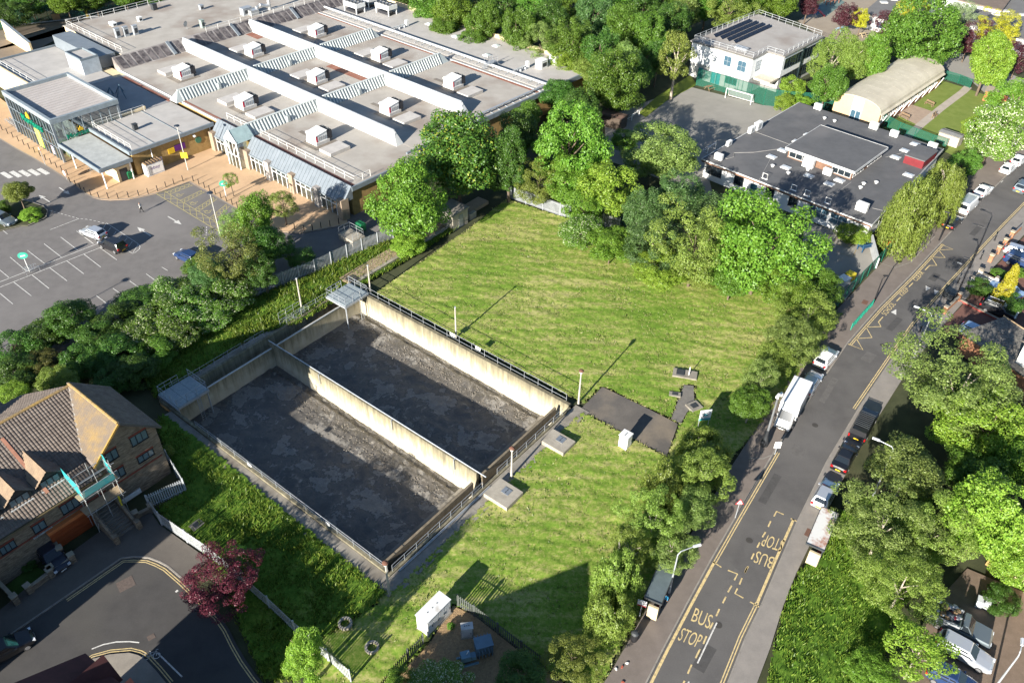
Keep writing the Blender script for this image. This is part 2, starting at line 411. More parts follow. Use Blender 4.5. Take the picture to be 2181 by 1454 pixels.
CUTS = [PX(q) for q in ([(1231, 877), (1283, 824), (1385, 873), (1444, 903), (1420, 972), (1330, 925), (1270, 890)], [(1429, 893), (1457, 820), (1477, 822), (1479, 858), (1462, 880), (1450, 902)], [(965, 1290), (1010, 1310), (1110, 1390), (1200, 1454), (1240, 1540), (820, 1540), (850, 1440), (915, 1370)])]
def grass_grid(name, poly, cell, amp, mat, label, cat, hole_pad=None, rows=0.0, base=0.0, seed=3):
 xs = [p[0] for p in poly]; ys = [p[1] for p in poly]
 x = np.arange(min(xs), max(xs), cell); y = np.arange(min(ys), max(ys), cell)
 X, Y = np.meshgrid(x, y, indexing='ij')
 n2 = np.random.default_rng(seed)
 X = X + n2.uniform(-0.3, 0.3, X.shape) * cell; Y = Y + n2.uniform(-0.3, 0.3, Y.shape) * cell
 Z = base + amp * (n2.random(X.shape) * 1.0 + vnoise(X + 500, Y + 500, 0.9, seed) * 0.9 + vnoise(X + 500, Y + 500, 3.1, seed + 1) * 0.8)
 if rows:
  r = X * math.sin(-MOW) + Y * math.cos(-MOW); q = X * math.cos(MOW) + Y * math.sin(MOW)
  Z += rows * (0.5 + 0.5 * np.sin((r + vnoise(q + 500, r + 500, 9, 5) * 2.2) * 2 * math.pi / 1.55)) * (0.4 + vnoise(q + 500, r + 500, 3.5, 8))
 ok = inside(X, Y, poly)
 for q_ in CUTS: ok &= ~inside(X, Y, q_)
 if hole_pad is not None: ok &= ~in_basin(X, Y, hole_pad)
 idx = np.arange(X.size).reshape(X.shape)
 cellok = ok[:-1, :-1] & ok[1:, :-1] & ok[1:, 1:] & ok[:-1, 1:]
 a, b, c, d = idx[:-1, :-1][cellok], idx[1:, :-1][cellok], idx[1:, 1:][cellok], idx[:-1, 1:][cellok]
 q = np.stack([a, b, c, d], 1)
 used = np.unique(q); remap = np.full(X.size, -1); remap[used] = np.arange(used.size)
 co = np.stack([X.ravel()[used], Y.ravel()[used], Z.ravel()[used]], 1)
 me = bpy.data.meshes.new(name)
 me.vertices.add(len(co)); me.vertices.foreach_set('co', co.ravel())
 q = remap[q]; me.loops.add(q.size); me.loops.foreach_set('vertex_index', q.ravel().astype(np.int32))
 me.polygons.add(len(q)); me.polygons.foreach_set('loop_start', np.arange(0, q.size, 4, dtype=np.int32))
 me.update(calc_edges=True); me.validate(); me.materials.append(mat)
 o = put(name, me); tag(o, label, cat, kind='stuff')
 return o
def blades(name, poly, per_m2, h, w, mat, parent=None, hole_pad=None, seed=5, dens=None, base=0.0, label=None, cat=None, lean=0.5):
 """loose grass blades and stalks, each one a small leaning triangle"""
 r = np.random.default_rng(seed)
 xs = [p[0] for p in poly]; ys = [p[1] for p in poly]
 n = int(per_m2 * (max(xs) - min(xs)) * (max(ys) - min(ys)))
 x = r.uniform(min(xs), max(xs), n); y = r.uniform(min(ys), max(ys), n)
 ok = inside(x, y, poly)
 for q_ in CUTS: ok &= ~inside(x, y, q_)
 if hole_pad is not None: ok &= ~in_basin(x, y, hole_pad)
 if dens is not None: ok &= r.random(n) < np.clip((vnoise(x + 500, y + 500, dens[0], seed) - dens[1]) * dens[2], 0, 1)
 x = x[ok]; y = y[ok]; n = len(x)
 a = r.uniform(0, 2 * math.pi, n); hh = h * r.uniform(0.5, 1.3, n); ww = w * r.uniform(0.6, 1.4, n)
 la = r.uniform(0, 2 * math.pi, n); ll = hh * lean * r.uniform(0.3, 1.4, n)
 v = np.empty((n, 3, 3))
 v[:, 0] = np.stack([x - np.cos(a) * ww, y - np.sin(a) * ww, np.full(n, base)], 1)
 v[:, 1] = np.stack([x + np.cos(a) * ww, y + np.sin(a) * ww, np.full(n, base)], 1)
 v[:, 2] = np.stack([x + np.cos(la) * ll, y + np.sin(la) * ll, base + hh], 1)
 me = bpy.data.meshes.new(name); me.vertices.add(n * 3); me.vertices.foreach_set('co', v.ravel())
 me.loops.add(n * 3); me.loops.foreach_set('vertex_index', np.arange(n * 3, dtype=np.int32))
 me.polygons.add(n); me.polygons.foreach_set('loop_start', np.arange(0, n * 3, 3, dtype=np.int32))
 me.update(calc_edges=True); me.materials.append(mat)
 o = put(name, me, parent); tag(o, label, cat, kind='stuff')
 return o
blade_mown = leafmat('mown_grass_blades', (0.085, 0.170, 0.018), (0.40, 0.38, 0.16), 0.3)
blade_lush = leafmat('long_grass_blades', (0.055, 0.130, 0.012), (0.21, 0.28, 0.04), 0.3)

field_poly = PX([(800, 622), (905, 552), (985, 496), (1078, 424), (1165, 452), (1320, 500), (1520, 575), (1680, 640), (1800, 665), (1640, 880), (1560, 990), (1400, 1250), (1290, 1454), (1100, 1530), (760, 1454), (840, 1290), (1212, 868)])
# everything round the basin on its lit sides
lawn_poly = PX([(795, 626), (905, 552), (985, 496), (1078, 424), (1165, 452), (1320, 500), (1520, 575), (1680, 640), (1800, 665), (1640, 885), (1556, 985), (1400, 1235), (1286, 1454), (1100, 1560), (700, 1560), (650, 1380), (800, 1285), (822, 1240)])
lawn = grass_grid('lawn', lawn_poly, 0.25, 0.085, lawn_mat, 'mown grass field with pale rows of cut hay beside the basin', 'grass', hole_pad=0.6, rows=0.035)
blades('grass_blades', lawn_poly, 50, 0.17, 0.085, blade_mown, lawn, hole_pad=0.7, seed=21, dens=(0.4, 0.1, 1.5), base=0.03, lean=1.2)
lush_poly = PX([(330, 905), (352, 862), (395, 905), (560, 1045), (826, 1262), (790, 1300), (640, 1390), (640, 1454), (560, 1454), (505, 1330), (450, 1195), (330, 1085), (395, 1045), (362, 985)])
lush = grass_grid('long_grass', lush_poly, 0.28, 0.13, lush_mat, 'long lush grass between the basin path and the white palisade fence', 'grass', hole_pad=0.2, seed=33)
blades('grass_blades', lush_poly, 75, 0.42, 0.07, blade_lush, lush, hole_pad=0.9, seed=22, dens=(0.9, -0.1, 1.2), base=0.05)
bank_poly = PX([(330, 850), (300, 800), (420, 690), (530, 640), (672, 582), (772, 536), (838, 511), (905, 500), (968, 473), (975, 488), (905, 535), (790, 600), (735, 632), (640, 690), (560, 712), (500, 745), (345, 845)])
bank = grass_grid('bank_grass', bank_poly, 0.28, 0.16, lush_mat, 'tall bright grass on the bank between palisade fence and channel', 'grass', seed=44)
blades('grass_blades', bank_poly, 62, 0.5, 0.085, blade_lush, bank, seed=23, dens=(0.9, -0.1, 1.2), base=0.08)
verge_poly = PX([(1625, 1500), (1640, 1400), (1668, 1290), (1700, 1215), (1745, 1175), (1775, 1110), (1800, 1060), (1990, 1060), (1990, 1200), (1900, 1330), (1860, 1500)])
verge = grass_grid('verge_grass', verge_poly, 0.25, 0.14, lush_mat, 'long green verge grass behind the bus shelter', 'grass', seed=55)
blades('grass_blades', verge_poly, 80, 0.42, 0.07, blade_lush, verge, seed=24, dens=(0.9, 0.1, 2.2), base=0.05)
school_lawn_poly = PX([(1950, 250), (1990, 208), (2045, 235), (2110, 235), (2140, 260), (2060, 330), (1930, 300)])
# ------------------------------------------------------------------ the sludge basin
RIM = 0.42
bw = Fr(BAS.o, BAS.az)
def floor_z(y): return -2.75 - (33.8 - y) * 0.021
def wallmat():
 """cast concrete: pale, stained green-brown under the coping with vertical runs"""
 m = bpy.data.materials.new('basin_wall_concrete'); m.use_nodes = True; nt = m.node_tree; N = nt.nodes; L = nt.links
 b = N['Principled BSDF']; b.inputs['Roughness'].default_value = 0.9; b.inputs['Specular IOR Level'].default_value = 0.15
 geo = N.new('ShaderNodeNewGeometry'); sp = N.new('ShaderNodeSeparateXYZ'); L.new(geo.outputs['Position'], sp.inputs[0])
 mp = N.new('ShaderNodeMapping'); mp.inputs['Scale'].default_value = (1.6, 1.6, 0.16); L.new(geo.outputs['Position'], mp.inputs[0])
 n1 = N.new('ShaderNodeTexNoise'); n1.inputs['Scale'].default_value = 1.3; n1.inputs['Detail'].default_value = 6; n1.inputs['Roughness'].default_value = 0.7; L.new(mp.outputs[0], n1.inputs['Vector'])
 n2 = N.new('ShaderNodeTexNoise'); n2.inputs['Scale'].default_value = 0.7; n2.inputs['Detail'].default_value = 5; L.new(geo.outputs['Position'], n2.inputs['Vector'])
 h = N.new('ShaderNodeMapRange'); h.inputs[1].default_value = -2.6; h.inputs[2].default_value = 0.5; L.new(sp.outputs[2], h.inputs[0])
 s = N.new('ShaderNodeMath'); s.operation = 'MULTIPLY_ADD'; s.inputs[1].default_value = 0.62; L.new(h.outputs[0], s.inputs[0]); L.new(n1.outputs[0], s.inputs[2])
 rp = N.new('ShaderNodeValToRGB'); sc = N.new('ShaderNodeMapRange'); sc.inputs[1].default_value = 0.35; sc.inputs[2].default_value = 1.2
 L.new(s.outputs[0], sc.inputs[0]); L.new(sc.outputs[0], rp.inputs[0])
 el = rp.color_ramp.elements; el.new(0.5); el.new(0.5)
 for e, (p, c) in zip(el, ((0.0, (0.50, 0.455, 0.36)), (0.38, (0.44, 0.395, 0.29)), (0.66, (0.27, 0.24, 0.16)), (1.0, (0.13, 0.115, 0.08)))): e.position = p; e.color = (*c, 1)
 mx = N.new('ShaderNodeMix'); mx.data_type = 'RGBA'; mx.blend_type = 'MULTIPLY'; mx.inputs[0].default_value = 0.5
 L.new(rp.outputs[0], mx.inputs[6]); r2 = N.new('ShaderNodeMapRange'); r2.inputs[1].default_value = 0.3; r2.inputs[2].default_value = 0.7; r2.inputs[3].default_value = 0.55; r2.inputs[4].default_value = 1.15
 L.new(n2.outputs[0], r2.inputs[0]); L.new(r2.outputs[0], mx.inputs[7]); L.new(mx.outputs[2], b.inputs['Base Color'])
 bp = N.new('ShaderNodeBump'); bp.inputs['Strength'].default_value = 0.3; bp.inputs['Distance'].default_value = 0.05; L.new(n2.outputs[0], bp.inputs['Height']); L.new(bp.outputs[0], b.inputs['Normal'])
 return m
bwall = wallmat()
def mudmat():
 """drying sludge: grey-brown crust, dark wet patches and pale cracked islands"""
 m = bpy.data.materials.new('sludge'); m.use_nodes = True; nt = m.node_tree; N = nt.nodes; L = nt.links
 b = N['Principled BSDF']; b.inputs['Specular IOR Level'].default_value = 0.5
 geo = N.new('ShaderNodeNewGeometry')
 def nz(s, d, dist=0.0):
  n = N.new('ShaderNodeTexNoise'); n.inputs['Scale'].default_value = s; n.inputs['Detail'].default_value = d; n.inputs['Roughness'].default_value = 0.65
  n.inputs['Distortion'].default_value = dist; L.new(geo.outputs['Position'], n.inputs['Vector']); return n.outputs[0]
 a = nz(0.30, 10, 0.0); c = nz(1.1, 6, 0.3); f = nz(5.0, 4)
 rp = N.new('ShaderNodeValToRGB'); L.new(a, rp.inputs[0]); el = rp.color_ramp.elements; el.new(0.5); el.new(0.5); el.new(0.5)
 for e, (p, q) in zip(el, ((0.40, (0.080, 0.074, 0.066)), (0.50, (0.125, 0.112, 0.096)), (0.535, (0.072, 0.068, 0.063)), (0.56, (0.21, 0.195, 0.172)), (0.66, (0.165, 0.15, 0.13)))): e.position = p; e.color = (*q, 1)
 vo = N.new('ShaderNodeTexVoronoi'); vo.feature = 'DISTANCE_TO_EDGE'; vo.inputs['Scale'].default_value = 0.55
 wv = N.new('ShaderNodeMix'); wv.data_type = 'VECTOR'; wv.inputs[0].default_value = 0.25
 n3 = N.new('ShaderNodeTexNoise'); n3.inputs['Scale'].default_value = 0.8; n3.inputs['Detail'].default_value = 5; L.new(geo.outputs['Position'], n3.inputs['Vector'])
 ad = N.new('ShaderNodeVectorMath'); ad.operation = 'MULTIPLY_ADD'; ad.inputs[1].default_value = (2.6, 2.6, 0); L.new(n3.outputs[1], ad.inputs[0]); L.new(geo.outputs['Position'], ad.inputs[2])
 L.new(ad.outputs[0], vo.inputs['Vector'])
 ed = N.new('ShaderNodeMapRange'); ed.inputs[1].default_value = 0.0; ed.inputs[2].default_value = 0.06; ed.inputs[3].default_value = 1; ed.inputs[4].default_value = 0
 L.new(vo.outputs[0], ed.inputs[0])
 msk = N.new('ShaderNodeMapRange'); msk.inputs[1].default_value = 0.5; msk.inputs[2].default_value = 0.68; L.new(c, msk.inputs[0])
 mu = N.new('ShaderNodeMath'); mu.operation = 'MULTIPLY'; L.new(ed.outputs[0], mu.inputs[0]); L.new(msk.outputs[0], mu.inputs[1])
 mx = N.new('ShaderNodeMix'); mx.data_type = 'RGBA'; mx.inputs[7].default_value = (0.33, 0.30, 0.255, 1); L.new(mu.outputs[0], mx.inputs[0]); L.new(rp.outputs[0], mx.inputs[6])
 m4 = N.new('ShaderNodeMix'); m4.data_type = 'RGBA'; m4.blend_type = 'MULTIPLY'; m4.inputs[0].default_value = 1
 r4 = N.new('ShaderNodeMapRange'); r4.inputs[3].default_value = 0.7; r4.inputs[4].default_value = 1.3; L.new(f, r4.inputs[0])
 L.new(mx.outputs[2], m4.inputs[6]); L.new(r4.outputs[0], m4.inputs[7]); L.new(m4.outputs[2], b.inputs['Base Color'])
 rr = N.new('ShaderNodeMapRange'); rr.inputs[1].default_value = 0.35; rr.inputs[2].default_value = 0.6; rr.inputs[3].default_value = 0.30; rr.inputs[4].default_value = 0.7; L.new(a, rr.inputs[0]); L.new(rr.outputs[0], b.inputs['Roughness'])
 bp = N.new('ShaderNodeBump'); bp.inputs['Strength'].default_value = 0.5; bp.inputs['Distance'].default_value = 0.06; L.new(c, bp.inputs['Height']); L.new(bp.outputs[0], b.inputs['Normal'])
 return m
mud = mudmat()
basin = thing('settling_basin', 'open twin concrete settling basin with dark drying sludge on its floor', 'basin', bw(0, 0, 0), bw.az)
LOW = -5.2
def wall(name, x0, x1, y0, y1, top, low=LOW, mat=bwall): return BX(x0, x1, y0, y1, low, top).build(name, mat, basin)
wall('side_wall', 28.0, 28.42, -0.12, 35.0, RIM)
wall('side_wall', -0.32, 0.0, 0.0, 35.4, RIM - 0.07)
wall('dividing_wall', 13.82, 14.18, 1.35, 34.4, RIM)
wall('end_wall', -0.32, 28.0, -0.42, -0.12, RIM - 0.2)
wall('end_wall', -0.30, 28.42, 35.42, 35.78, 0.30)
for x0, x1 in ((0.0, 13.82), (14.18, 28.0)):
 wall('weir_wall', x0, x1, 33.65, 33.95, -0.02)
# channel floor between weir and outer wall
BX(0.0, 28.0, 33.95, 35.42, LOW, -1.35).build('channel_floor', M('channel_silt', (0.13, 0.095, 0.05), (0.08, 0.065, 0.04), scale=0.8), basin)
# pale galvanised strip along the weir crest
for x0, x1 in ((1.6, 13.6), (14.4, 27.4)):
 BX(x0, x1, 33.60, 33.74, -0.02, 0.10).build('weir_plate', M('weir_plate', (0.55, 0.56, 0.56), rough=0.45, metal=0.2), basin)
# floors: gently sloping slabs of sludge down to a sump trough
def mud_floor(x0, x1, seed):
 r = np.random.default_rng(seed); nx, ny = 56, 118
 xs = np.linspace(x0, x1, nx); ys = np.linspace(3.5, 33.65, ny); X, Y = np.meshgrid(xs, ys, indexing='ij')
 Z = floor_z(Y) + 0.10 * (vnoise(X + 80, Y + 80, 2.2, seed) - 0.5) + 0.07 * (vnoise(X + 80, Y + 80, 0.7, seed + 1) - 0.5)
 d = np.minimum(X - x0, x1 - X); dd = x1 - X
 bank = np.clip((4.2 - dd) / 3.0, 0, 1)                       # crusted bank of dried sludge along the sunny wall
 Z += bank * (0.12 + 0.16 * (vnoise(X + 80, Y + 80, 0.55, seed + 2) - 0.4)) + 0.06 * bank * (r.random(X.shape) - 0.5)
 Z -= 0.22 * (dd < 0.9)
 mb = MB(); vs = [(X[i, j], Y[i, j], Z[i, j]) for i in range(nx) for j in range(ny)]
 mb._add(vs, [[i * ny + j, (i + 1) * ny + j, (i + 1) * ny + j + 1, i * ny + j + 1] for i in range(nx - 1) for j in range(ny - 1)])
 mb.build('sludge_floor', mud, basin)
 cr_ = MB(); rr_ = random.Random(seed)
 for _ in range(700):
  dx = abs(rr_.gauss(0, 1.5)) + 1.0; yy = rr_.uniform(4, 33); w_ = rr_.uniform(0.03, 0.11); xx = x1 - dx
  if dx < 5: cr_.loft([[(xx + w_ * k_ * math.cos(t_ * 1.26 + dx), yy + w_ * k_ * math.sin(t_ * 1.26 + dx), floor_z(yy) + 0.1 + zz_) for t_ in range(5)] for k_, zz_ in ((1, 0), (0.5, w_ * 0.5))])
 cr_.build('dried_crust', M('dried_crust', (0.22, 0.195, 0.16), (0.15, 0.13, 0.105), scale=2), basin, kind='stuff')
mud_floor(0.0, 13.82, 3); mud_floor(14.18, 28.0, 9)
for x0, x1 in ((0.0, 13.8), (14.2, 28.0)):
 BX(x0, x1, 3.2, 3.55, LOW, floor_z(2) + 0.18).build('sill', conc_path, basin)
 BX(x0, x1, -0.12, 3.2, LOW, floor_z(2) - 0.85).build('sump_floor', M('wet_silt', (0.055, 0.045, 0.034), (0.035, 0.03, 0.024), rough=0.35, scale=0.9, spec=0.5), basin)
 BX(x0 + (0.6 if x0 < 1 else 0.1), x1 - 0.9, 0.95, 1.2, -1.5, 0.12).build('baffle_board', M('old_baffle', (0.22, 0.18, 0.125), (0.14, 0.115, 0.08), scale=2), basin)
# perimeter paths: slabs poured in bays
def bays(name, x0, x1, y0, y1, n, along_x, top=0.10):
 for k in range(n):
  if along_x: a, b = x0 + (x1 - x0) * k / n + 0.012, x0 + (x1 - x0) * (k + 1) / n - 0.012; BX(a, b, y0, y1, -0.2, top - 0.008 * (k % 3)).build(name, conc_path, basin)
  else: a, b = y0 + (y1 - y0) * k / n + 0.012, y0 + (y1 - y0) * (k + 1) / n - 0.012; BX(x0, x1, a, b, -0.2, top - 0.008 * (k % 3)).build(name, conc_path, basin)
bays('path_slab', -1.9, 28.9, -2.3, -0.46, 10, True)
bays('path_slab', -2.1, -0.36, -0.42, 33.5, 11, False)
bays('path_slab', 0.0, 12.0, 35.82, 37.0, 4, True); bays('path_slab', 16.4, 27.0, 35.82, 36.9, 4, True)
MB().prism([(12.0, 35.8), (16.4, 35.8), (16.4, 37.2), (14.8, 39.0), (11.4, 38.6)], -0.2, 0.12).build('path_slab', conc_path, basin)
# rails: one part per run of posts and rail, every post its own piece
def railing(parent, a, b, n, top, base, mat=steel, mid=True, r=0.026, post='rail_post', bar='handrail', cut=()):
 a = Vector(a); b = Vector(b)
 me = MB().cyl(0, 0, 0, top - base, r, r, 6).mesh(post, mat)
 for k in range(n + 1):
  if k in cut: continue
  p = a.lerp(b, k / n); put(post, me, parent, (p.x, p.y, base))
 mb = MB(); mb.tube([(a.x, a.y, top), (b.x, b.y, top)], r * 0.9, 6)
 mb.build(bar, mat, parent)
 if mid: MB().tube([(a.x, a.y, (top + base) / 2 + 0.05), (b.x, b.y, (top + base) / 2 + 0.05)], r * 0.8, 6).build(bar, mat, parent)
railing(basin, (28.5, 0.6, 0), (28.5, 34.6, 0), 17, 1.38, -0.05)
railing(basin, (-0.16, 0.0, 0), (-0.16, 29.0, 0), 13, 1.22, RIM - 0.1)
railing(basin, (0.2, -0.27, 0), (12.9, -0.27, 0), 8, 1.12, 0.1); railing(basin, (15.2, -0.27, 0), (26.5, -0.27, 0), 7, 1.12, 0.1)
railing(basin, (1.5, 36.1, 0), (11.2, 36.1, 0), 5, 1.1, 0.1); railing(basin, (17.0, 36.1, 0), (26.6, 36.1, 0), 5, 1.1, 0.1)
railing(basin, (11.6, 36.0, 0), (14.4, 36.0, 0), 2, 1.15, 0.1)
# pipe along the divider crest with dip tubes, and hoses along the near end
MB().tube([(14.02, 0.2, RIM + 0.12), (14.02, 34.6, RIM + 0.12)], 0.07, 6).build('crest_pipe', steel, basin)
for y in (25.2, 13.4, 4.3):
 MB().tube([(14.02, y, RIM + 0.12), (13.66, y, RIM + 0.14), (13.66, y - 0.05, -0.9)], 0.055, 6).build('dip_tube', steel, basin)
for dy in (-0.62, -0.74): MB().tube([(0.6, dy, 0.2), (13.5, dy, 0.2)], 0.045, 6).build('hose_pipe', steel, basin)
# warning plates on the long rail
for y in (17.4, 13.3): BX(28.54, 28.57, y, y + 0.75, 0.85, 1.3).build('warning_plate', wpaint, basin)
for y in (19.4, 7.6): BX(-0.23, -0.20, y, y + 0.6, 0.7, 1.05).build('warning_plate', wpaint, basin)
# valve chambers with steel hatches beside the near path
def chamber(x0, x1, lab):
 t = thing('valve_chamber', lab, 'chamber', bw((x0 + x1) / 2, -2.2, 0), bw.az)
 w = (x1 - x0) / 2
 BX(-w, w, -1.75, 1.2, -0.1, 0.62).build('concrete_cover', conc, t)
 BX(-0.05, 0.75, -0.85, 0.05, 0.62, 0.66).build('hatch', M('hatch_plate', (0.30, 0.33, 0.36), rough=0.45, metal=0.5), t)
 for s in (0.05, 0.4): BX(s, s + 0.22, -0.45, -0.38, 0.66, 0.69).build('handle', steel_dk, t)
 BX(-w - 0.5, w + 1.5, -2.9, 1.2, -0.15, 0.07).build('apron', conc_path, t)
 return t
chamber(12.2, 14.8, 'square concrete valve chamber with hatch, at the dividing wall end')
chamber(21.6, 23.8, 'square concrete valve chamber with hatch, beside the tarmac pad')
# steel sampling platforms on legs over the far corners
def platform(cx, cy, rz, lab):
 t = thing('access_platform', lab, 'platform', bw(cx, cy, 0), bw.az)
 dk = M('platform_deck', (0.33, 0.37, 0.38), (0.25, 0.29, 0.3), rough=0.5, metal=0.2, scale=4)
 for k in range(3): BX(-1.9 + k * 1.27, -0.66 + k * 1.27, -1.75, 1.75, 0.78, 0.86).build('deck_plate', dk, t)
 for y in (-1.78, 1.78): BX(-1.95, 1.95, y - 0.08, y + 0.08, 0.5, 0.78).build('beam', steel, t)
 for x in (-1.98, 1.98): BX(x - 0.08, x + 0.08, -1.85, 1.85, 0.5, 0.78).build('beam', steel, t)
 for x, y, lo in ((-1.85, -1.7, -3.2), (1.85, -1.7, -3.2)): MB().tube([(x, y, lo), (x, y, 0.5)], 0.09, 8).build('leg', steel, t)
 for (a, b) in (((-1.9, -1.75), (1.9, -1.75)), ((-1.9, 1.75), (-1.9, -1.75)), ((1.9, 1.75), (1.9, -1.75)), ((-1.9, 1.75), (0.6, 1.75))):
  railing(t, (*a, 0), (*b, 0), 3, 1.95, 0.86, post='post', bar='rail', r=0.03)
 lad = MB()
 for s in (0.35, 0.75): lad.tube([(s, -1.9, -3.0), (s, -1.9, 0.8)], 0.03, 5)
 for k in range(12): lad.tube([(0.35, -1.9, -2.9 + k * 0.3), (0.75, -1.9, -2.9 + k * 0.3)], 0.02, 4)
 lad.build('ladder', steel, t)
 return t
platform(2.0, 34.3, 0, 'grey steel access platform on legs over the shaded basin corner')
platform(26.3, 34.0, 0, 'grey steel access platform on legs beside the mown field')
# culvert path leading away past the field, with low dark side wall and end blocks
cul = thing('culvert', 'long concrete culvert path with a low side wall leading past the field', 'culvert', bw(28.5, 36.2, 0), bw.az)
for k in range(8):
 BX(k * 3.6 + 0.02, k * 3.6 + 3.58, -0.2, 1.9, -0.15, 0.42 - 0.01 * (k % 2)).build('cover_slab', M('culvert_top', (0.36, 0.27, 0.175), (0.29, 0.215, 0.14), scale=0.8, fine=0.2), cul)
BX(0, 24.0, -0.72, -0.22, -0.15, 0.50).build('side_wall', conc, cul)
BX(23.2, 24.6, -1.3, -0.75, -0.1, 0.9).build('end_block', conc, cul)
BX(0.3, 1.6, -0.6, 1.1, 0.44, 0.52).build('hatch', M('old_hatch', (0.07, 0.065, 0.06), rough=0.6), cul)
def pump_house():
 t = thing('pump_house', 'small flat-roofed concrete pump house under the large dark green tree', 'hut', P(975, 487, 0), bw.az)
 BX(-1.0, 2.3, 0.0, 3.2, -0.1, 2.5).build('wall', conc, t)
 BX(-1.2, 2.5, -0.2, 3.4, 2.5, 2.7).build('roof', conc_path, t)
 BX(0.3, 1.2, -0.03, 0.02, 0.0, 2.0).build('door', M('grey_door', (0.25, 0.26, 0.25), rough=0.6), t)
 BX(2.29, 2.33, 0.8, 1.5, 1.2, 1.8).build('vent', steel_dk, t)
pump_house()
# platform and gratings beside the channel
gr = thing('channel_grating', 'pale steel grating with rails over the channel edge', 'grating', bw(19.4, 36.4, 0), bw.az)
for k in range(3): BX(-1.6 + k * 1.1, -0.56 + k * 1.1, -0.65, 0.75, 0.14, 0.22).build('grating_panel', M('pale_grating', (0.46, 0.47, 0.45), rough=0.5, metal=0.3), gr)
railing(gr, (-1.7, 0.85, 0), (1.8, 0.85, 0), 3, 1.2, 0.12, post='post', bar='rail')
railing(gr, (-1.7, -0.72, 0), (1.8, -0.72, 0), 3, 1.2, 0.12, post='post', bar='rail')

# ------------------------------------------------------------------ lamp posts round the basin
def lamp_post(u, v, h, lab, group=None):
 t = thing('lamp_post', lab, 'lamp post', P(u, v, 0))
 MB().tube([(0, 0, -0.1), (0, 0, 1.2), (0, 0, h)], [0.13, 0.11, 0.075], 10).build('post', M('concrete_post', (0.42, 0.39, 0.34), (0.33, 0.3, 0.26), scale=3), t)
 MB().lathe(0, 0, [(0.08, h), (0.17, h + 0.05), (0.22, h + 0.3), (0.2, h + 0.34)], 12).build('lantern', M('lantern_glass', (0.62, 0.62, 0.58), rough=0.3), t)
 MB().lathe(0, 0, [(0.28, h + 0.34), (0.3, h + 0.38), (0.2, h + 0.5), (0.05, h + 0.56)], 12).build('cap', M('rusty_cap', (0.16, 0.075, 0.05), rough=0.8), t)
lamp_post(1232, 859, 4.5, 'concrete lamp post with rusty cap beside the tarmac pad')
lamp_post(830, 1269, 4.5, 'concrete lamp post with rusty cap where the basin paths meet')
lamp_post(1089.3, 1016, 3.9, 'concrete lamp post with rusty cap behind the valve chamber at the dividing wall')
def plain_post(u, v, h, lab):
 t = thing('utility_post', lab, 'post', P(u, v, 0))
 MB().tube([(0, 0, -0.1), (0, 0, h)], [0.12, 0.08], 10).build('post', MATS['concrete_post'], t)
 BX(-0.1, 0.1, -0.1, 0.1, h - 0.02, h + 0.12).build('cap', steel, t)
plain_post(971.5, 720, 4.7, 'bare concrete post on the mown field beside the basin rail')
plain_post(790, 628, 4.6, 'bare concrete post beside the sunny access platform')
plain_post(643, 658, 4.7, 'bare concrete post at the foot of the grassy bank')
plain_post(1317, 1176, 3.6, 'bare pale post under the roadside birch trees')
# ------------------------------------------------------------------ the supermarket
SMF = Fr(P(750, 402, 4.6), D2R(-40.67))
shop = thing('supermarket', 'large flat-roofed supermarket with white roof ridges and a glass entrance hall', 'supermarket', SMF.o, SMF.az)
brick_y = M('buff_brick', (0.37, 0.245, 0.095), (0.28, 0.18, 0.068), scale=1.6, rough=0.9, fine=0.25)
cream = M('cream_render', (0.68, 0.55, 0.34), (0.6, 0.48, 0.3), scale=0.6, rough=0.85)
roofm = M('grey_roof_membrane', (0.40, 0.368, 0.325), (0.345, 0.315, 0.275), scale=0.35, rough=0.8, fine=0.06, big=((0.25, 0.205, 0.17), 0.13, 0.5, 0.7))
roof_lt = M('pale_roof_membrane', (0.43, 0.405, 0.375), (0.37, 0.35, 0.325), scale=0.5, rough=0.75, fine=0.05, big=((0.33, 0.29, 0.26), 0.09, 0.55, 0.75))
white_pan = M('white_ridge_panel', (0.50, 0.51, 0.50), (0.40, 0.41, 0.41), scale=0.8, stretch=(1, 1, 0.3), rough=0.4, spec=0.4)
ridge_gr = M('grey_ridge_panel', (0.36, 0.40, 0.40), rough=0.5)
zinc = M('zinc_cladding', (0.20, 0.225, 0.25), (0.165, 0.19, 0.212), scale=0.6, rough=0.5, metal=0.15)
trim = M('grey_trim', (0.20, 0.235, 0.26), rough=0.5)
tile_red = M('red_roof_stain', (0.20, 0.07, 0.045), (0.28, 0.14, 0.10), scale=0.7, rough=0.9, contrast=(0.3, 0.7))
ZR = 4.6
shop_glass = clear_glass('shop_glass', (0.55, 0.66, 0.66), 0.72)
# main hall
MB().prism([(-68, 0.05), (-0.35, 0.05), (-0.35, 13), (-2.6, 13), (-2.6, 61.6), (-68, 61.6)], -0.1, ZR - 0.02).build('wall', brick_y, shop)
def rpoly(name, pts, z0, z1, mat): return MB().prism(pts, z0, z1).build(name, mat, shop)
BXW = BX(-68, -34.9, 0.0, 0.045, 4.25, ZR + 0.06).build('upstand', white_pan, shop)
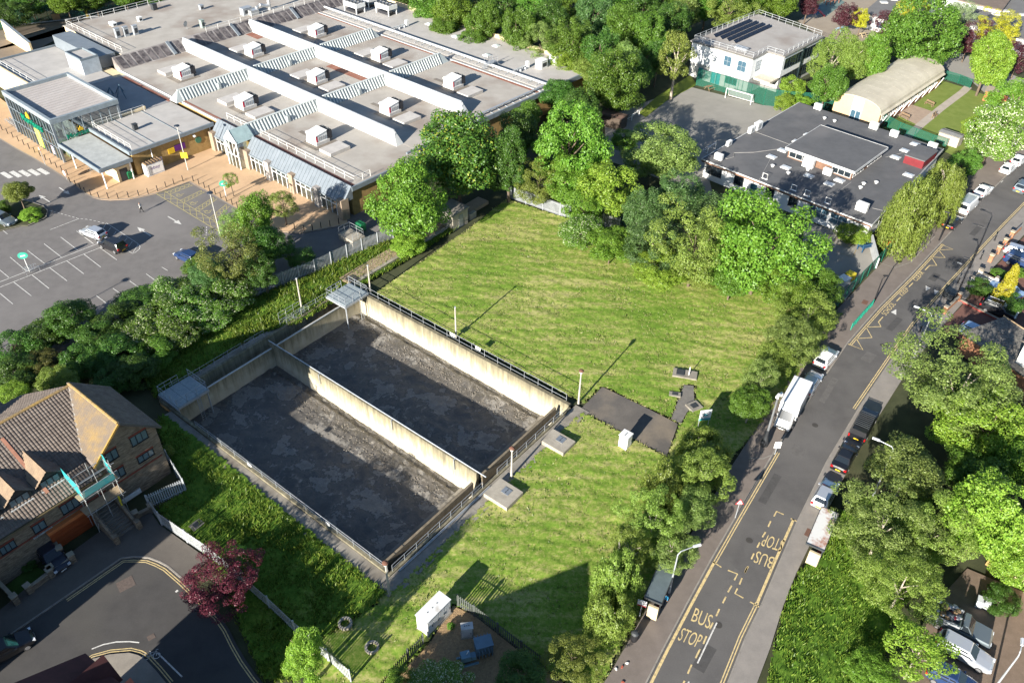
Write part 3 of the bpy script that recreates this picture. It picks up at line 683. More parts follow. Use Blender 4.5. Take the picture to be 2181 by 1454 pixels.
# roof bays: the membrane of every bay between the ridges is a sheet of its own
xs = [-68.0, -46.7, -26.5, -0.2]; ys = [0.0, 15.1, 30.6, 47.6]
for i in range(3):
 for j in range(3):
  x1 = xs[i + 1] - 0.02; 
  if i == 2 and j > 0: x1 = -2.4
  rpoly('roof_bay', [(xs[i] + 0.02, ys[j] + 0.02), (x1, ys[j] + 0.02), (x1, ys[j + 1] - 0.02), (xs[i] + 0.02, ys[j + 1] - 0.02)], ZR - 0.02, ZR + 0.015 * ((i + j) % 2), roofm)
rpoly('roof_bay', [(-68, 47.62), (-2.4, 47.62), (-2.4, 61.8), (-68, 61.8)], ZR - 0.02, ZR + 0.05, roof_lt)
for y in (46.4,): BX(-68, -2.4, y, y + 0.35, ZR, ZR + 0.14).build('upstand', white_pan, shop)
BX(-68, -2.2, 61.8, 62.3, 0, ZR + 0.75).build('parapet', cream, shop)
BX(-2.4, -2.1, 13.0, 62.3, ZR - 0.5, ZR + 0.3).build('parapet', trim, shop)
BX(-0.3, 0.0, 0.0, 13.0, ZR - 0.5, ZR + 0.22).build('parapet', trim, shop)
# dark drainage runs and rust-red stains lying in the gutters
for (x0, x1, y0, y1, mt) in ((-25.0, -0.6, 0.35, 1.0, tile_red), (-46, -27.6, 0.3, 0.7, tile_red), (-66.5, -48.2, 46.0, 46.38, tile_red), (-45, -27.8, 45.9, 46.38, tile_red), (-25, -3, 45.7, 46.38, tile_red), (-60, -4, 60.7, 61.75, tile_red), (-40.5, -29, 27.6, 29.1, tile_red), (-66.3, -62.2, 27.4, 29.0, tile_red)):
 BX(x0, x1, y0, y1, ZR + 0.03, ZR + 0.045).build('stained_gutter', mt, shop)
damp = M('damp_roof', (0.17, 0.145, 0.12), (0.23, 0.2, 0.165), scale=0.6, rough=0.7)
for i in range(3):
 for j in range(3):
  cx = (-55.3, -35.7, -15.7)[i]; cy = (6.4, 21.9, 37.3)[j]
  BX(cx - 5.4, cx - 1.9, cy - 0.1, cy + 0.7, ZR + 0.02, ZR + 0.032).build('walkway_strip', damp, shop)
  BX(cx - 1.9, cx + 2.1, cy - 2.4, cy + 2.2, ZR + 0.02, ZR + 0.034).build('walkway_pad', damp, shop)
# ridges along the building
def ridge_long(y, x0, x1):
 hw, hh = 1.35, 2.0
 mb = MB(); mb.loft([[(x0, y - hw, ZR), (x0, y + 0.15, ZR), (x0, y - 0.3, ZR + hh), (x0, y - 0.55, ZR + hh)], [(x1, y - hw, ZR), (x1, y + 0.15, ZR), (x1 - 1.5, y - 0.3, ZR + hh), (x1 - 1.5, y - 0.55, ZR + hh)]])
 r = mb.build('roof_ridge', white_pan, shop)
 ribs = MB(); n = int((x1 - x0) / 1.25)
 for k in range(n):
  x = x0 + 0.6 + k * 1.25
  ribs.bar((x, y - hw - 0.01, ZR + 0.02), (x, y - 0.56, ZR + hh + 0.01), 0.05, 0.05)
 ribs.bar((x0, y - 0.43, ZR + hh + 0.03), (x1 - 1.5, y - 0.43, ZR + hh + 0.03), 0.34, 0.07)
 o = ribs.build('glazing_bars', M('pale_bars', (0.6, 0.62, 0.62), rough=0.4), r); o['kind'] = 'stuff'
 rr = random.Random(int(y))
 for k in range(4):                        # grimy replacement panes
  x = x0 + rr.uniform(4, x1 - x0 - 6); w = rr.uniform(0.5, 1.1); a = rr.uniform(0.25, 0.6)
  f = lambda t: (y - hw - 0.012 + (hw - 0.55) * t, ZR + hh * t + 0.012)
  MB().face([(x, *f(a - 0.2)), (x + w, *f(a - 0.2)), (x + w, *f(a + 0.25)), (x, *f(a + 0.25))]).build('stained_pane', M('stained_pane', (0.42, 0.44, 0.45), rough=0.5), r)
ridge_long(30.6, -68.3, -5.4); ridge_long(15.1, -68.3, -5.4)
def ridge_cross(x, y0, y1, tip0=False, tip1=False):
 hw, hh = 1.15, 1.65
 a0 = 1.2 if tip0 else 0; a1 = 1.2 if tip1 else 0
 mb = MB(); mb.loft([[(x - hw, y0, ZR), (x + hw, y0, ZR), (x + 0.1, y0 + a0, ZR + hh), (x - 0.1, y0 + a0, ZR + hh)], [(x - hw, y1, ZR), (x + hw, y1, ZR), (x + 0.1, y1 - a1, ZR + hh), (x - 0.1, y1 - a1, ZR + hh)]])
 r = mb.build('roof_ridge', ridge_gr, shop)
 sl = MB(); n = int((y1 - y0 - a0 - a1) / 0.62)
 for k in range(n):
  y = y0 + a0 + 0.35 + k * 0.62
  sl.bar((x + hw + 0.02, y, ZR + 0.02), (x + 0.12, y, ZR + hh + 0.02), 0.20, 0.16)
  sl.bar((x - hw - 0.02, y, ZR + 0.02), (x - 0.12, y, ZR + hh + 0.02), 0.20, 0.16)
 sl.bar((x, y0 + a0, ZR + hh + 0.05), (x, y1 - a1, ZR + hh + 0.05), 0.4, 0.1)
 o = sl.build('louvre_fins', M('louvre_fin', (0.60, 0.63, 0.60), rough=0.5), r); o['kind'] = 'stuff'
ridge_cross(-26.5, 0.2, 14.2); ridge_cross(-26.5, 16.0, 29.7); ridge_cross(-26.5, 31.5, 45.7, tip1=True)
ridge_cross(-46.7, -1.0, 14.2, tip0=True); ridge_cross(-46.7, 16.0, 29.7); ridge_cross(-46.7, 31.5, 45.8, tip1=True)
for x in (-26.5, -46.7):
 for y in (7.5, 23): BX(x + 0.3, x + 1.25, y, y + 0.5, ZR, ZR + 1.0).build('ridge_hatch', ridge_gr, shop)
# raised rear block with a weathered mansard
ZB = 6.1
MB().prism([(-93, 2.6), (-69, 2.6), (-69, 61), (-93, 61)], -0.1, ZB).build('wall', cream, shop)
rpoly('rear_roof', [(-93.2, 2.4), (-68.9, 2.4), (-68.9, 61.2), (-93.2, 61.2)], ZB, ZB + 0.12, roofm)
mans = M('weathered_mansard', (0.34, 0.31, 0.29), (0.16, 0.14, 0.13), scale=0.5, rough=0.6)
MB().loft([[(-69.2, 0.2, 0.2), (-66.4, 0.2, ZR), (-69.0, 0.2, ZB + 0.25), (-69.2, 0.2, ZB + 0.25)], [(-69.2, 61, 0.2), (-66.4, 61, ZR), (-69.0, 61, ZB + 0.25), (-69.2, 61, ZB + 0.25)]]).build('mansard', mans, shop)
dk_pan = M('dark_mansard_panel', (0.055, 0.048, 0.05), (0.17, 0.15, 0.145), scale=0.9, rough=0.5, contrast=(0.4, 0.62))
k = 0; y = 0.9
pm = MB()
q0, q1 = Vector((-66.55, 0, ZR + 0.16)), Vector((-68.85, 0, ZB + 0.12)); nrm = Vector((1.5, 0, 2.6)).normalized() * 0.03
pm.face([q0 + nrm, q0 + nrm + Vector((0, 1.15, 0)), q1 + nrm + Vector((0, 1.15, 0)), q1 + nrm])
pme = pm.mesh('mansard_panel', dk_pan)
for k in range(38):
 yy = 0.7 + k * 1.5
 if 13.6 < yy < 15.8 or 29.4 < yy < 31: continue
 put('mansard_panel', pme, shop, (0, yy, 0))
for yy in (11.5, 26.0, 41): MB().bar((-66.3, yy, ZR + 0.1), (-69.0, yy, ZB + 0.35), 0.6, 0.35).build('mansard_rib', zinc, shop)
# lower link roofs by the entrance
rpoly('wall', [(-88, -14.2), (-64.8, -14.2), (-64.8, -10.2), (-48, -10.2), (-48, 0.0), (-88, 0.0)], -0.1, 4.2, cream)
rpoly('link_roof', [(-88.2, -14.5), (-64.9, -14.5), (-64.9, -2.2), (-88.2, -2.2)], 4.2, 4.34, roof_lt)
rpoly('link_roof', [(-64.85, -10.0), (-47.8, -10.0), (-47.8, -0.1), (-64.85, -0.1)], 4.2, 4.3, M('slate_blue_roof', (0.31, 0.30, 0.29), (0.26, 0.25, 0.245), scale=0.4, rough=0.6, big=((0.2, 0.19, 0.19), 0.2, 0.5, 0.7)))
rpoly('red_edge_strip', [(-64, -1.2), (-48, -1.2), (-48, -0.5), (-64, -0.5)], 4.3, 4.34, tile_red)
BX(-88.4, -65, -14.8, -14.5, 0, 4.95).build('parapet', cream, shop)
BX(-88.4, -88.2, -14.5, 0, 0, 4.7).build('parapet', trim, shop)
# plant enclosure between the two levels
BX(-88, -70.5, -2.1, 1.6, 4.3, 6.6).build('plant_enclosure', zinc, shop)
t2 = BX(-75.5, -69.6, -5.4, -2.0, 4.3, 7.0).build('lift_housing', M('blue_grey_cladding', (0.44, 0.49, 0.53), rough=0.45, metal=0.1), shop)
BX(-75.2, -69.9, -5.1, -2.3, 7.0, 7.05).build('roof_membrane', roof_lt, t2)
for (x0, x1, y0, y1) in ((-75.5, -69.6, -5.42, -5.2), (-75.5, -69.6, -2.2, -1.98), (-75.52, -75.3, -5.4, -2.0), (-69.8, -69.58, -5.4, -2.0)):
 BX(x0, x1, y0, y1, 7.0, 7.35).build('coping', trim, t2)
# brick wing with metal deck
BX(-48.0, -35.0, -15.5, -1.3, -0.1, 4.1).build('wall', brick_y, shop)
rpoly('wing_roof', [(-48.1, -15.7), (-34.8, -15.7), (-34.8, -0.9), (-48.1, -0.9)], 4.1, 4.26, roof_lt)
BX(-48.3, -48.0, -15.9, -5.5, 0.0, 4.8).build('parapet', cream, shop)
BX(-48.0, -34.6, -16.0, -15.7, 3.9, 4.5).build('fascia', trim, shop)
BX(-34.8, -34.5, -15.7, -0.9, 3.9, 4.5).build('fascia', trim, shop)
for yy in (-11.5, -6.5): BX(-48, -35, yy, yy + 0.1, 4.27, 4.33).build('roof_seam', trim, shop)
# entrance canopy
BX(-47.6, -34.2, -21.3, -16.05, 3.25, 3.55).build('canopy_roof', M('canopy_grey', (0.42, 0.43, 0.41), rough=0.6), shop)
for (x0, x1, y0, y1) in ((-47.7, -34.1, -21.45, -21.3), (-34.2, -34.05, -21.3, -16.0)): BX(x0, x1, y0, y1, 3.1, 3.75).build('canopy_fascia', trim, shop)
for x in (-44.5, -34.6): MB().tube([(x, -20.9, 0), (x, -20.9, 3.25)], 0.11, 8).build('column', wpaint, shop)
MB().tube([(-34.6, -16.4, 0), (-34.6, -16.4, 3.25)], 0.11, 8).build('column', wpaint, shop)
BX(-39.5, -34.9, -18.6, -16.05, 0, 2.6).build('kiosk', cream, shop)
BX(-34.93, -34.86, -18.2, -16.9, 0.05, 2.2).build('kiosk_door', M('dark_door', (0.05, 0.05, 0.055), rough=0.5), shop)
# glass entrance hall
gx0, gx1, gy0, gy1, gz = -64.7, -47.85, -21.2, -10.15, 7.2
hall_in = BX(gx0 + 0.5, gx1 - 0.4, gy0 + 3.6, gy1 - 0.3, 0.0, 5.9).build('inner_wall', M('shop_interior', (0.33, 0.31, 0.27), (0.12, 0.11, 0.1), scale=0.9, contrast=(0.4, 0.6)), shop)
BX(gx0 + 0.2, gx1 - 0.2, gy0 + 0.2, gy1 - 0.2, -0.05, 0.08).build('hall_floor', M('shop_floor', (0.4, 0.38, 0.34), rough=0.5), shop)
for k in range(7):
 x = gx0 + 1.4 + k * 2.2
 BX(x, x + 1.4, gy0 + 1.4, gy0 + 2.6, 0.08, 1.7 + 0.4 * (k % 2)).build('display_stand', M('display_%d' % (k % 3), ((0.32, 0.27, 0.06), (0.28, 0.09, 0.08), (0.10, 0.22, 0.12))[k % 3], (0.3, 0.3, 0.28), scale=2.5, contrast=(0.4, 0.6)), shop)
nx = 14
for i in range(nx):
 x0 = gx0 + (gx1 - gx0) * i / nx; x1 = gx0 + (gx1 - gx0) * (i + 1) / nx
 for z0, z1 in ((0.1, 2.4), (2.4, 4.8), (4.8, 6.75)):
  MB().face([(x0 + 0.05, gy0, z0 + 0.04), (x1 - 0.05, gy0, z0 + 0.04), (x1 - 0.05, gy0, z1 - 0.04), (x0 + 0.05, gy0, z1 - 0.04)]).build('glass_pane', shop_glass, shop)
 BX(x0 - 0.05, x0 + 0.05, gy0 - 0.1, gy0 + 0.08, 0, 6.8).build('mullion', trim, shop)
for z in (2.4, 4.8): BX(gx0, gx1, gy0 - 0.07, gy0 + 0.05, z - 0.05, z + 0.05).build('transom', trim, shop)
ny = 7
for i in range(ny):
 y0 = gy0 + (gy1 - gy0) * i / ny; y1 = gy0 + (gy1 - gy0) * (i + 1) / ny
 for z0, z1 in ((3.8, 5.3), (5.3, 6.75)) if y0 > -16 else ((3.6, 5.3), (5.3, 6.75)):
  MB().face([(gx1, y0 + 0.05, z0 + 0.04), (gx1, y1 - 0.05, z0 + 0.04), (gx1, y1 - 0.05, z1 - 0.04), (gx1, y0 + 0.05, z1 - 0.04)]).build('glass_pane', shop_glass, shop)
 BX(gx1 - 0.08, gx1 + 0.1, y0 - 0.05, y0 + 0.05, 0, 6.8).build('mullion', trim, shop)
for x, y in ((gx0, gy0), (gx1, gy0), (gx1, gy1), (gx0, gy1)): BX(x - 0.17, x + 0.17, y - 0.17, y + 0.17, 0, 6.8).build('corner_post', zinc, shop)
BX(gx0 - 0.3, gx0, gy0, gy1, 0, 6.8).build('side_wall', zinc, shop)
BX(gx0, gx1 + 0.02, gy1, gy1 + 0.12, 3.9, 6.8).build('back_wall', zinc, shop)
BX(gx0, gx1, gy0, gy1, 6.8, 7.0).build('hall_roof_deck', M('hall_roof', (0.45, 0.41, 0.38), (0.37, 0.33, 0.305), scale=0.5, rough=0.7, stretch=(1, 0.2, 1), rot=-SMF.az), shop)
for i in range(16): BX(gx0 + 1.0 + i * 1.02, gx0 + 1.08 + i * 1.02, gy0 + 0.6, gy1 - 0.5, 7.0, 7.05).build('roof_seam', roof_lt, shop)
for (x0, x1, y0, y1) in ((gx0 - 0.25, gx1 + 0.25, gy0 - 0.25, gy0 + 0.25), (gx0 - 0.25, gx1 + 0.25, gy1 - 0.25, gy1 + 0.25), (gx0 - 0.25, gx0 + 0.25, gy0 + 0.25, gy1 - 0.25), (gx1 - 0.25, gx1 + 0.25, gy0 + 0.25, gy1 - 0.25)):
 BX(x0, x1, y0, y1, 6.75, 7.55).build('hall_parapet', M('parapet_metal', (0.30, 0.345, 0.37), rough=0.45, metal=0.2), shop)
# signs
sign_g = M('sign_green', (0.0, 0.20, 0.12), rough=0.5); sign_y = M('sign_yellow', (0.75, 0.48, 0.03), rough=0.5)
sg = BX(-58.7, -51.4, gy0 - 0.42, gy0 - 0.3, 4.25, 4.33).build('sign_rail', steel_dk, shop)
text_at('Morrisons', sign_g, (-58.8, gy0 - 0.45, 4.3), (-51.4, gy0 - 0.45, 4.3), (-58.8, gy0 - 0.45, 5.5), 'sign_lettering', shop, depth=0.10, bold=0.02)
text_at('Morrisons', sign_g, (gx1 + 0.3, -19.6, 3.75), (gx1 + 0.3, -14.8, 3.75), (gx1 + 0.3, -19.6, 4.5), 'sign_lettering', shop, depth=0.06, bold=0.02)
def crown_logo(c, ax, h):
 """yellow leafy emblem above the name"""
 c = Vector(c); ax = Vector(ax); up = Vector((0, 0, 1)); mb = MB(); nn = ax.cross(up) * 0.06
 for a, l in ((-62, 0.75), (-32, 0.95), (0, 1.1), (32, 0.95), (62, 0.75)):
  d = up * math.cos(D2R(a)) + ax * math.sin(D2R(a)); s = up.cross(ax).cross(d) if False else (ax * math.cos(D2R(a)) - up * math.sin(D2R(a)))
  pts = [c + d * 0.1 * h, c + d * 0.55 * l * h + s * 0.22 * h, c + d * l * h, c + d * 0.55 * l * h - s * 0.22 * h]
  mb.loft([[p - nn for p in pts], [p + nn for p in pts]])
 return mb.build('sign_emblem', sign_y, shop)
crown_logo((-55.9, gy0 - 0.5, 5.45), (1, 0, 0), 1.05); crown_logo((gx1 + 0.33, -17.2, 4.5), (0, 1, 0), 0.7)
poster = M('window_poster', (0.62, 0.56, 0.10), (0.18, 0.30, 0.06), scale=1.2, contrast=(0.4, 0.6))
BX(-56.4, -54.4, gy0 - 0.09, gy0 - 0.06, 0.4, 3.6).build('window_poster', poster, shop)
BX(-51.4, -50.6, gy0 - 0.09, gy0 - 0.06, 0.6, 2.0).build('window_poster', M('poster_blue', (0.25, 0.4, 0.55), (0.6, 0.3, 0.3), scale=2, contrast=(0.4, 0.6)), shop)
# front arcade: standing-seam slope above glazed bays and timber-grey piers
def arcade(x0, x1, npier):
 zb = 2.85
 MB().loft([[(x0, 0.05, zb + 0.02), (x0, -1.85, zb), (x0, -0.05, ZR + 0.35), (x0, 0.05, ZR + 0.35)], [(x1, 0.05, zb + 0.02), (x1, -1.85, zb), (x1, -0.05, ZR + 0.35), (x1, 0.05, ZR + 0.35)]]).build('arcade_roof', zinc, shop)
 n = int((x1 - x0) / 0.75)
 sm = MB()
 for k in range(1, n):
  x = x0 + (x1 - x0) * k / n; sm.bar((x, -1.86, zb + 0.03), (x, -0.06, ZR + 0.37), 0.05, 0.05)
 o = sm.build('standing_seams', zinc, shop); o['kind'] = 'stuff'
 BX(x0, x1, -1.95, -1.8, zb - 0.25, zb + 0.02).build('gutter', trim, shop)
 BX(x0, x1, -0.9, -0.8, 0, zb).build('glazing_back', M('arcade_inside', (0.16, 0.16, 0.14), (0.08, 0.08, 0.075), scale=1), shop)
 step = (x1 - x0) / npier
 for k in range(npier + 1):
  x = min(max(x0 + k * step, x0 + 0.5), x1 - 0.5)
  BX(x - 0.55, x + 0.55, -2.25, -0.9, 0, 3.35).build('pier', M('pier_stone' if k % 2 else 'pier_timber', (0.36, 0.33, 0.30) if k % 2 else (0.33, 0.25, 0.18), scale=2), shop)
 for k in range(npier):
  a = max(x0 + k * step, x0 + 0.5) + 0.6; b = x0 + (k + 1) * step - 0.6; n = 4
  for i in range(n):
   u0 = a + (b - a) * i / n; u1 = a + (b - a) * (i + 1) / n
   MB().face([(u0 + 0.05, -1.7, 0.12), (u1 - 0.05, -1.7, 0.12), (u1 - 0.05, -1.7, 2.6), (u0 + 0.05, -1.7, 2.6)]).build('glass_pane', shop_glass, shop)
   BX(u0 - 0.05, u0 + 0.05, -1.77, -1.64, 0, zb - 0.1).build('mullion', wpaint, shop)
  BX(a, b, -1.76, -1.66, 1.85, 1.95).build('transom', wpaint, shop)
arcade(-34.4, -28.0, 1); arcade(-24.6, -0.1, 4)
# glazed gable bay at the end of the cross ridge
gb = Vector((-26.3, -2.9, 0))
for x in (-27.9, -24.7):
 MB().tube([(x, -3.1, 0), (x, -3.1, 4.9)], 0.09, 6).build('bay_post', wpaint, shop)
MB().loft([[(-28.1, -3.1, 4.6), (-24.5, -3.1, 4.6), (-26.3, -3.1, 6.4)], [(-28.1, 0.3, 4.6), (-24.5, 0.3, 4.6), (-26.3, 0.3, 6.4)]]).build('bay_roof', M('bay_glass_roof', (0.32, 0.42, 0.42), rough=0.15, spec=0.6), shop)
for i in range(3):
 for z0, z1 in ((0.1, 2.2), (2.3, 4.5)):
  MB().face([(-27.85 + i * 1.05, -3.1, z0), (-26.9 + i * 1.05, -3.1, z0), (-26.9 + i * 1.05, -3.1, z1), (-27.85 + i * 1.05, -3.1, z1)]).build('glass_pane', shop_glass, shop)
 MB().bar((-26.88 + i * 1.05, -3.12, 0), (-26.88 + i * 1.05, -3.12, 4.6), 0.08, 0.08).build('mullion', wpaint, shop)
fr = MB()
for a, b in (((-28.1, -3.15, 4.6), (-26.3, -3.15, 6.45)), ((-24.5, -3.15, 4.6), (-26.3, -3.15, 6.45)), ((-28.1, -3.15, 4.6), (-24.5, -3.15, 4.6)), ((-26.3, -3.15, 4.6), (-26.3, -3.15, 6.4)), ((-27.2, -3.15, 4.6), (-26.3, -3.15, 5.6)), ((-25.4, -3.15, 4.6), (-26.3, -3.15, 5.6)), ((-28.1, -3.15, 2.3), (-24.5, -3.15, 2.3)), ((-27.9, -3.15, 4.5), (-26.6, -3.15, 2.4)), ((-24.7, -3.15, 4.5), (-26.0, -3.15, 2.4))): fr.bar(a, b, 0.1, 0.1)
fr.build('bay_frame', wpaint, shop)
for x in (-28.0, -24.6):
 for z0, z1 in ((0.1, 4.5),): MB().face([(x, -3.05, z0), (x, -1.3, z0), (x, -1.3, z1), (x, -3.05, z1)]).build('glass_pane', shop_glass, shop)
# steel roof trusses standing on the link roof
for y in (-5.6, -7.4):
 tr = MB()
 for a, b in (((-58, y, 4.3), (-57.2, y + 0.6, 5.9)), ((-57.2, y + 0.6, 5.9), (-54.4, y, 4.3)), ((-57.2, y + 0.6, 5.9), (-58, y + 1.4, 4.3)), ((-57.2, y + 0.6, 5.9), (-56, y - 0.8, 4.3))): tr.bar(a, b, 0.12, 0.12)
 tr.build('roof_truss', M('blue_steel', (0.10, 0.16, 0.2), rough=0.5), shop)
# pipe rack and walkway on the far roof strip
MB().tube([(-67, 48.6, ZR + 0.75), (-3, 48.6, ZR + 0.75)], 0.22, 8).build('roof_duct', M('foil_duct', (0.62, 0.63, 0.63), rough=0.4, metal=0.3), shop)
MB().tube([(-67, 49.3, ZR + 0.55), (-3, 49.3, ZR + 0.55)], 0.10, 6).build('roof_pipe', steel, shop)
leg = BX(-0.06, 0.06, -0.9, 0.9, 0, 0.1); leg.box(-0.06, 0.06, -0.06, 0.06, 0.1, 0.6); leg = leg.mesh('pipe_stand', steel)
for k in range(34): put('pipe_stand', leg, shop, (-66 + k * 1.9, 48.9, ZR + 0.05))
BX(-3.6, -3.2, 18, 48, ZR + 0.5, ZR + 0.62).build('roof_pipe', steel, shop)
for k in range(16): put('pipe_stand', leg, shop, (-3.4, 18.5 + k * 1.9, ZR + 0.0), math.pi / 2)
# roof edge guard rails
railing(shop, (-33.8, 1.4, 0), (-27.8, 1.4, 0), 3, ZR + 1.1, ZR, wpaint, post='guard_post', bar='guard_rail', r=0.03)
railing(shop, (-24.3, 1.4, 0), (-1.0, 1.4, 0), 10, ZR + 1.1, ZR, wpaint, post='guard_post', bar='guard_rail', r=0.03)
railing(shop, (-1.0, 1.4, 0), (-1.0, 4.4, 0), 2, ZR + 1.1, ZR, wpaint, post='guard_post', bar='guard_rail', r=0.03)
railing(shop, (-47.5, -15.2, 0), (-35.3, -15.2, 0), 6, 5.3, 4.26, wpaint, post='guard_post', bar='guard_rail', r=0.025)
railing(shop, (-47.6, -14.8, 0), (-47.6, -6, 0), 4, 5.3, 4.26, wpaint, post='guard_post', bar='guard_rail', r=0.025)
railing(shop, (-87.6, -13.9, 0), (-66, -13.9, 0), 8, 5.5, 4.34, wpaint, post='guard_post', bar='guard_rail', r=0.03)
railing(shop, (-92.6, 3.0, 0), (-92.6, 60, 0), 22, ZB + 1.2, ZB + 0.1, wpaint, post='guard_post', bar='guard_rail', r=0.03)
railing(shop, (-92.6, 3.0, 0), (-70.5, 3.0, 0), 9, ZB + 1.2, ZB + 0.1, wpaint, post='guard_post', bar='guard_rail', r=0.03)
railing(shop, (-68.4, 20.0, 0), (-68.4, 58, 0), 14, ZB + 1.35, ZB + 0.25, wpaint, post='guard_post', bar='guard_rail', r=0.03)
# things fixed to the brick wing wall
wallthing = lambda n, b, mt: b.build(n, mt, shop)
wallthing('wall_sign', BX(-34.98, -34.9, -9.6, -8.5, 1.7, 2.6), sign_y)
wallthing('wall_sign', BX(-34.98, -34.9, -8.4, -6.5, 1.8, 2.8), M('sign_purple', (0.11, 0.02, 0.17), rough=0.5))
wallthing('wall_sign', BX(-34.98, -34.92, -11.8, -10.9, 0.7, 1.8), M('sign_lilac', (0.55, 0.5, 0.6), rough=0.5))
MB().lathe(0, 0, [(0.55, 0), (0.55, 0.08)], 16).build('round_plaque', M('plaque_green', (0.05, 0.16, 0.1), rough=0.5), shop).matrix_local = Matrix.Translation((-34.98, -4.0, 2.3)) @ Matrix.Rotation(math.pi / 2, 4, 'Y')
wallthing('flood_light', BX(-34.9, -34.3, -4.9, -4.6, 3.25, 3.5), wpaint)
for y in (-12.4, -1.6): MB().tube([(-34.85, y, 0), (-34.85, y, 3.9)], 0.07, 6).build('downpipe', wpaint, shop)

# ------------------------------------------------------------------ roof plant
fan_dk = M('fan_dark', (0.035, 0.035, 0.04), rough=0.5)
red_t = M('red_trim', (0.5, 0.03, 0.06), rough=0.5)
unit_w = M('unit_white', (0.74, 0.74, 0.72), (0.66, 0.66, 0.64), rough=0.5, scale=2)
def make_unit(loc, rz):
 t = thing('rooftop_air_unit', 'white boxy air handling unit with red stripe and twin dark fans on the supermarket roof', 'air unit', loc, rz, 'air handling units on the supermarket roof')
 BX(-1.35, 1.35, -1.55, 1.1, 0, 0.55).build('plinth', M('unit_plinth', (0.55, 0.53, 0.5), rough=0.7), t)
 MB().prism([(-1.2, -1.5), (1.2, -1.5), (1.2, 0.75), (-1.2, 0.75)], 0.55, 1.9).build('casing', unit_w, t)
 MB().loft([[(-1.28, -1.6, 1.62), (-1.28, 0.8, 2.0), (-1.28, 0.8, 2.08), (-1.28, -1.6, 1.72)], [(1.28, -1.6, 1.62), (1.28, 0.8, 2.0), (1.28, 0.8, 2.08), (1.28, -1.6, 1.72)]]).build('sloping_hood', unit_w, t)
 c = BX(-1.2, 1.2, 0.78, 1.75, 0.45, 1.85).build('condenser', fan_dk, t)
 for x in (-0.6, 0.6):
  MB().lathe(x, 1.27, [(0.42, 1.85), (0.42, 1.98), (0.34, 1.98), (0.3, 1.88)], 14).build('fan', steel_dk, c)
 BX(1.2, 1.23, -1.45, -1.15, 0.6, 1.75).build('stripe', red_t, t)
 for k in range(4): BX(1.2, 1.24, -0.9 + k * 0.38, -0.68 + k * 0.38, 0.75, 1.35).build('louvre', M('louvre_grey', (0.35, 0.35, 0.35), rough=0.5), t)
 return t
proto = None
for i in range(3):
 for j in range(3):
  cx = (-55.3, -35.7, -15.9)[i]; cy = (6.6, 22.1, 37.5)[j]
  loc = SMF(cx, cy, ZR)
  if proto is None: proto = make_unit(loc, SMF.az)
  else: o = copy_tree(proto); o.location = loc
plm = BX(-1.4, 1.4, -1.95, 1.95, 0, 0.52).mesh('roof_plinth', M('plinth_grey', (0.50, 0.47, 0.43), (0.43, 0.4, 0.37), rough=0.7, scale=0.8))
for i in range(3):
 for j in range(3):
  cx = (-55.3, -35.7, -15.9)[i]; cy = (6.6, 22.1, 37.5)[j]
  for dx in ((-4.0,), (-4.0, 4.4), (4.4,))[i]:
   o = put('roof_kerb', plm, None, SMF(cx + dx, cy - 0.4, ZR + 0.03), SMF.az)
   tag(o, 'low grey rectangular roof kerb beside a white air unit', 'roof kerb', 'low kerbs on the supermarket roof')
def chiller(x, y, lab):
 t = thing('chiller', lab, 'chiller', SMF(x, y, ZR), SMF.az, 'white chillers on legs at the supermarket roof corner')
 BX(-2.2, 2.2, -1.3, 1.3, 1.3, 2.2).build('coil_casing', unit_w, t)
 for sx in (-2.0, 2.0):
  for sy in (-1.15, 1.15): BX(sx - 0.09, sx + 0.09, sy - 0.09, sy + 0.09, 0, 1.3).build('leg', unit_w, t)
 for k in range(4):
  for s in (-0.62, 0.62): MB().lathe(-1.6 + k * 1.07, s, [(0.42, 2.2), (0.44, 2.38), (0.3, 2.38), (0.25, 2.25)], 12).build('fan', steel_dk, t)
 BX(-1.9, 1.9, -0.9, 0.9, 0.05, 0.6).build('compressor', fan_dk, t)
for x, y in ((-61.5, 52.6), (-62.8, 57.2), (-55.5, 56.6)): chiller(x, y, 'white chiller with rows of fans on legs at the roof corner')
def roof_box(name, x, y, z, w, d, h, lab, mat=unit_w, cat='roof vent', group=None, cap=True):
 t = thing(name, lab, cat, SMF(x, y, z), SMF.az, group)
 BX(-w / 2, w / 2, -d / 2, d / 2, 0, h).build('casing', mat, t)
 if cap: BX(-w / 2 - 0.06, w / 2 + 0.06, -d / 2 - 0.06, d / 2 + 0.06, h, h + 0.08).build('lid', mat, t)
 BX(w / 2, w / 2 + 0.03, -d / 3, d / 3, h * 0.25, h * 0.75).build('grille', steel_dk, t)
for k, (x, y) in enumerate(((-78.5, 6.6), (-78.2, 8.2), (-77.6, 9.9))):
 roof_box('flue_cabinet', x, y, ZB + 0.12, 0.7, 0.9, 1.8, 'tall grey flue cabinet in a row of three on the rear roof', steel, 'flue cabinet', 'flue cabinets on the rear roof')
roof_box('condenser_box', -89, 20.5, ZB + 0.12, 1.0, 1.0, 1.2, 'dark condenser box at the rear roof edge', steel_dk, 'condenser')
roof_box('condenser_box', -82, 27.5, ZB + 0.12, 0.8, 0.8, 0.9, 'small grey condenser box alone on the rear roof', steel, 'condenser')
roof_box('vent_box', -86.0, 9.5, ZB + 0.12, 1.6, 0.9, 0.55, 'low white vent box by the flue cabinets', unit_w)
roof_box('vent_box', -84.5, 14.6, ZB + 0.12, 0.8, 0.8, 0.8, 'cube-shaped white vent box on the rear roof')
roof_box('condenser_box', -71.8, 21.3, ZB + 0.12, 0.9, 0.7, 1.5, 'green-grey condenser box behind the mansard', M('greenish_case', (0.28, 0.33, 0.3), rough=0.5), 'condenser')
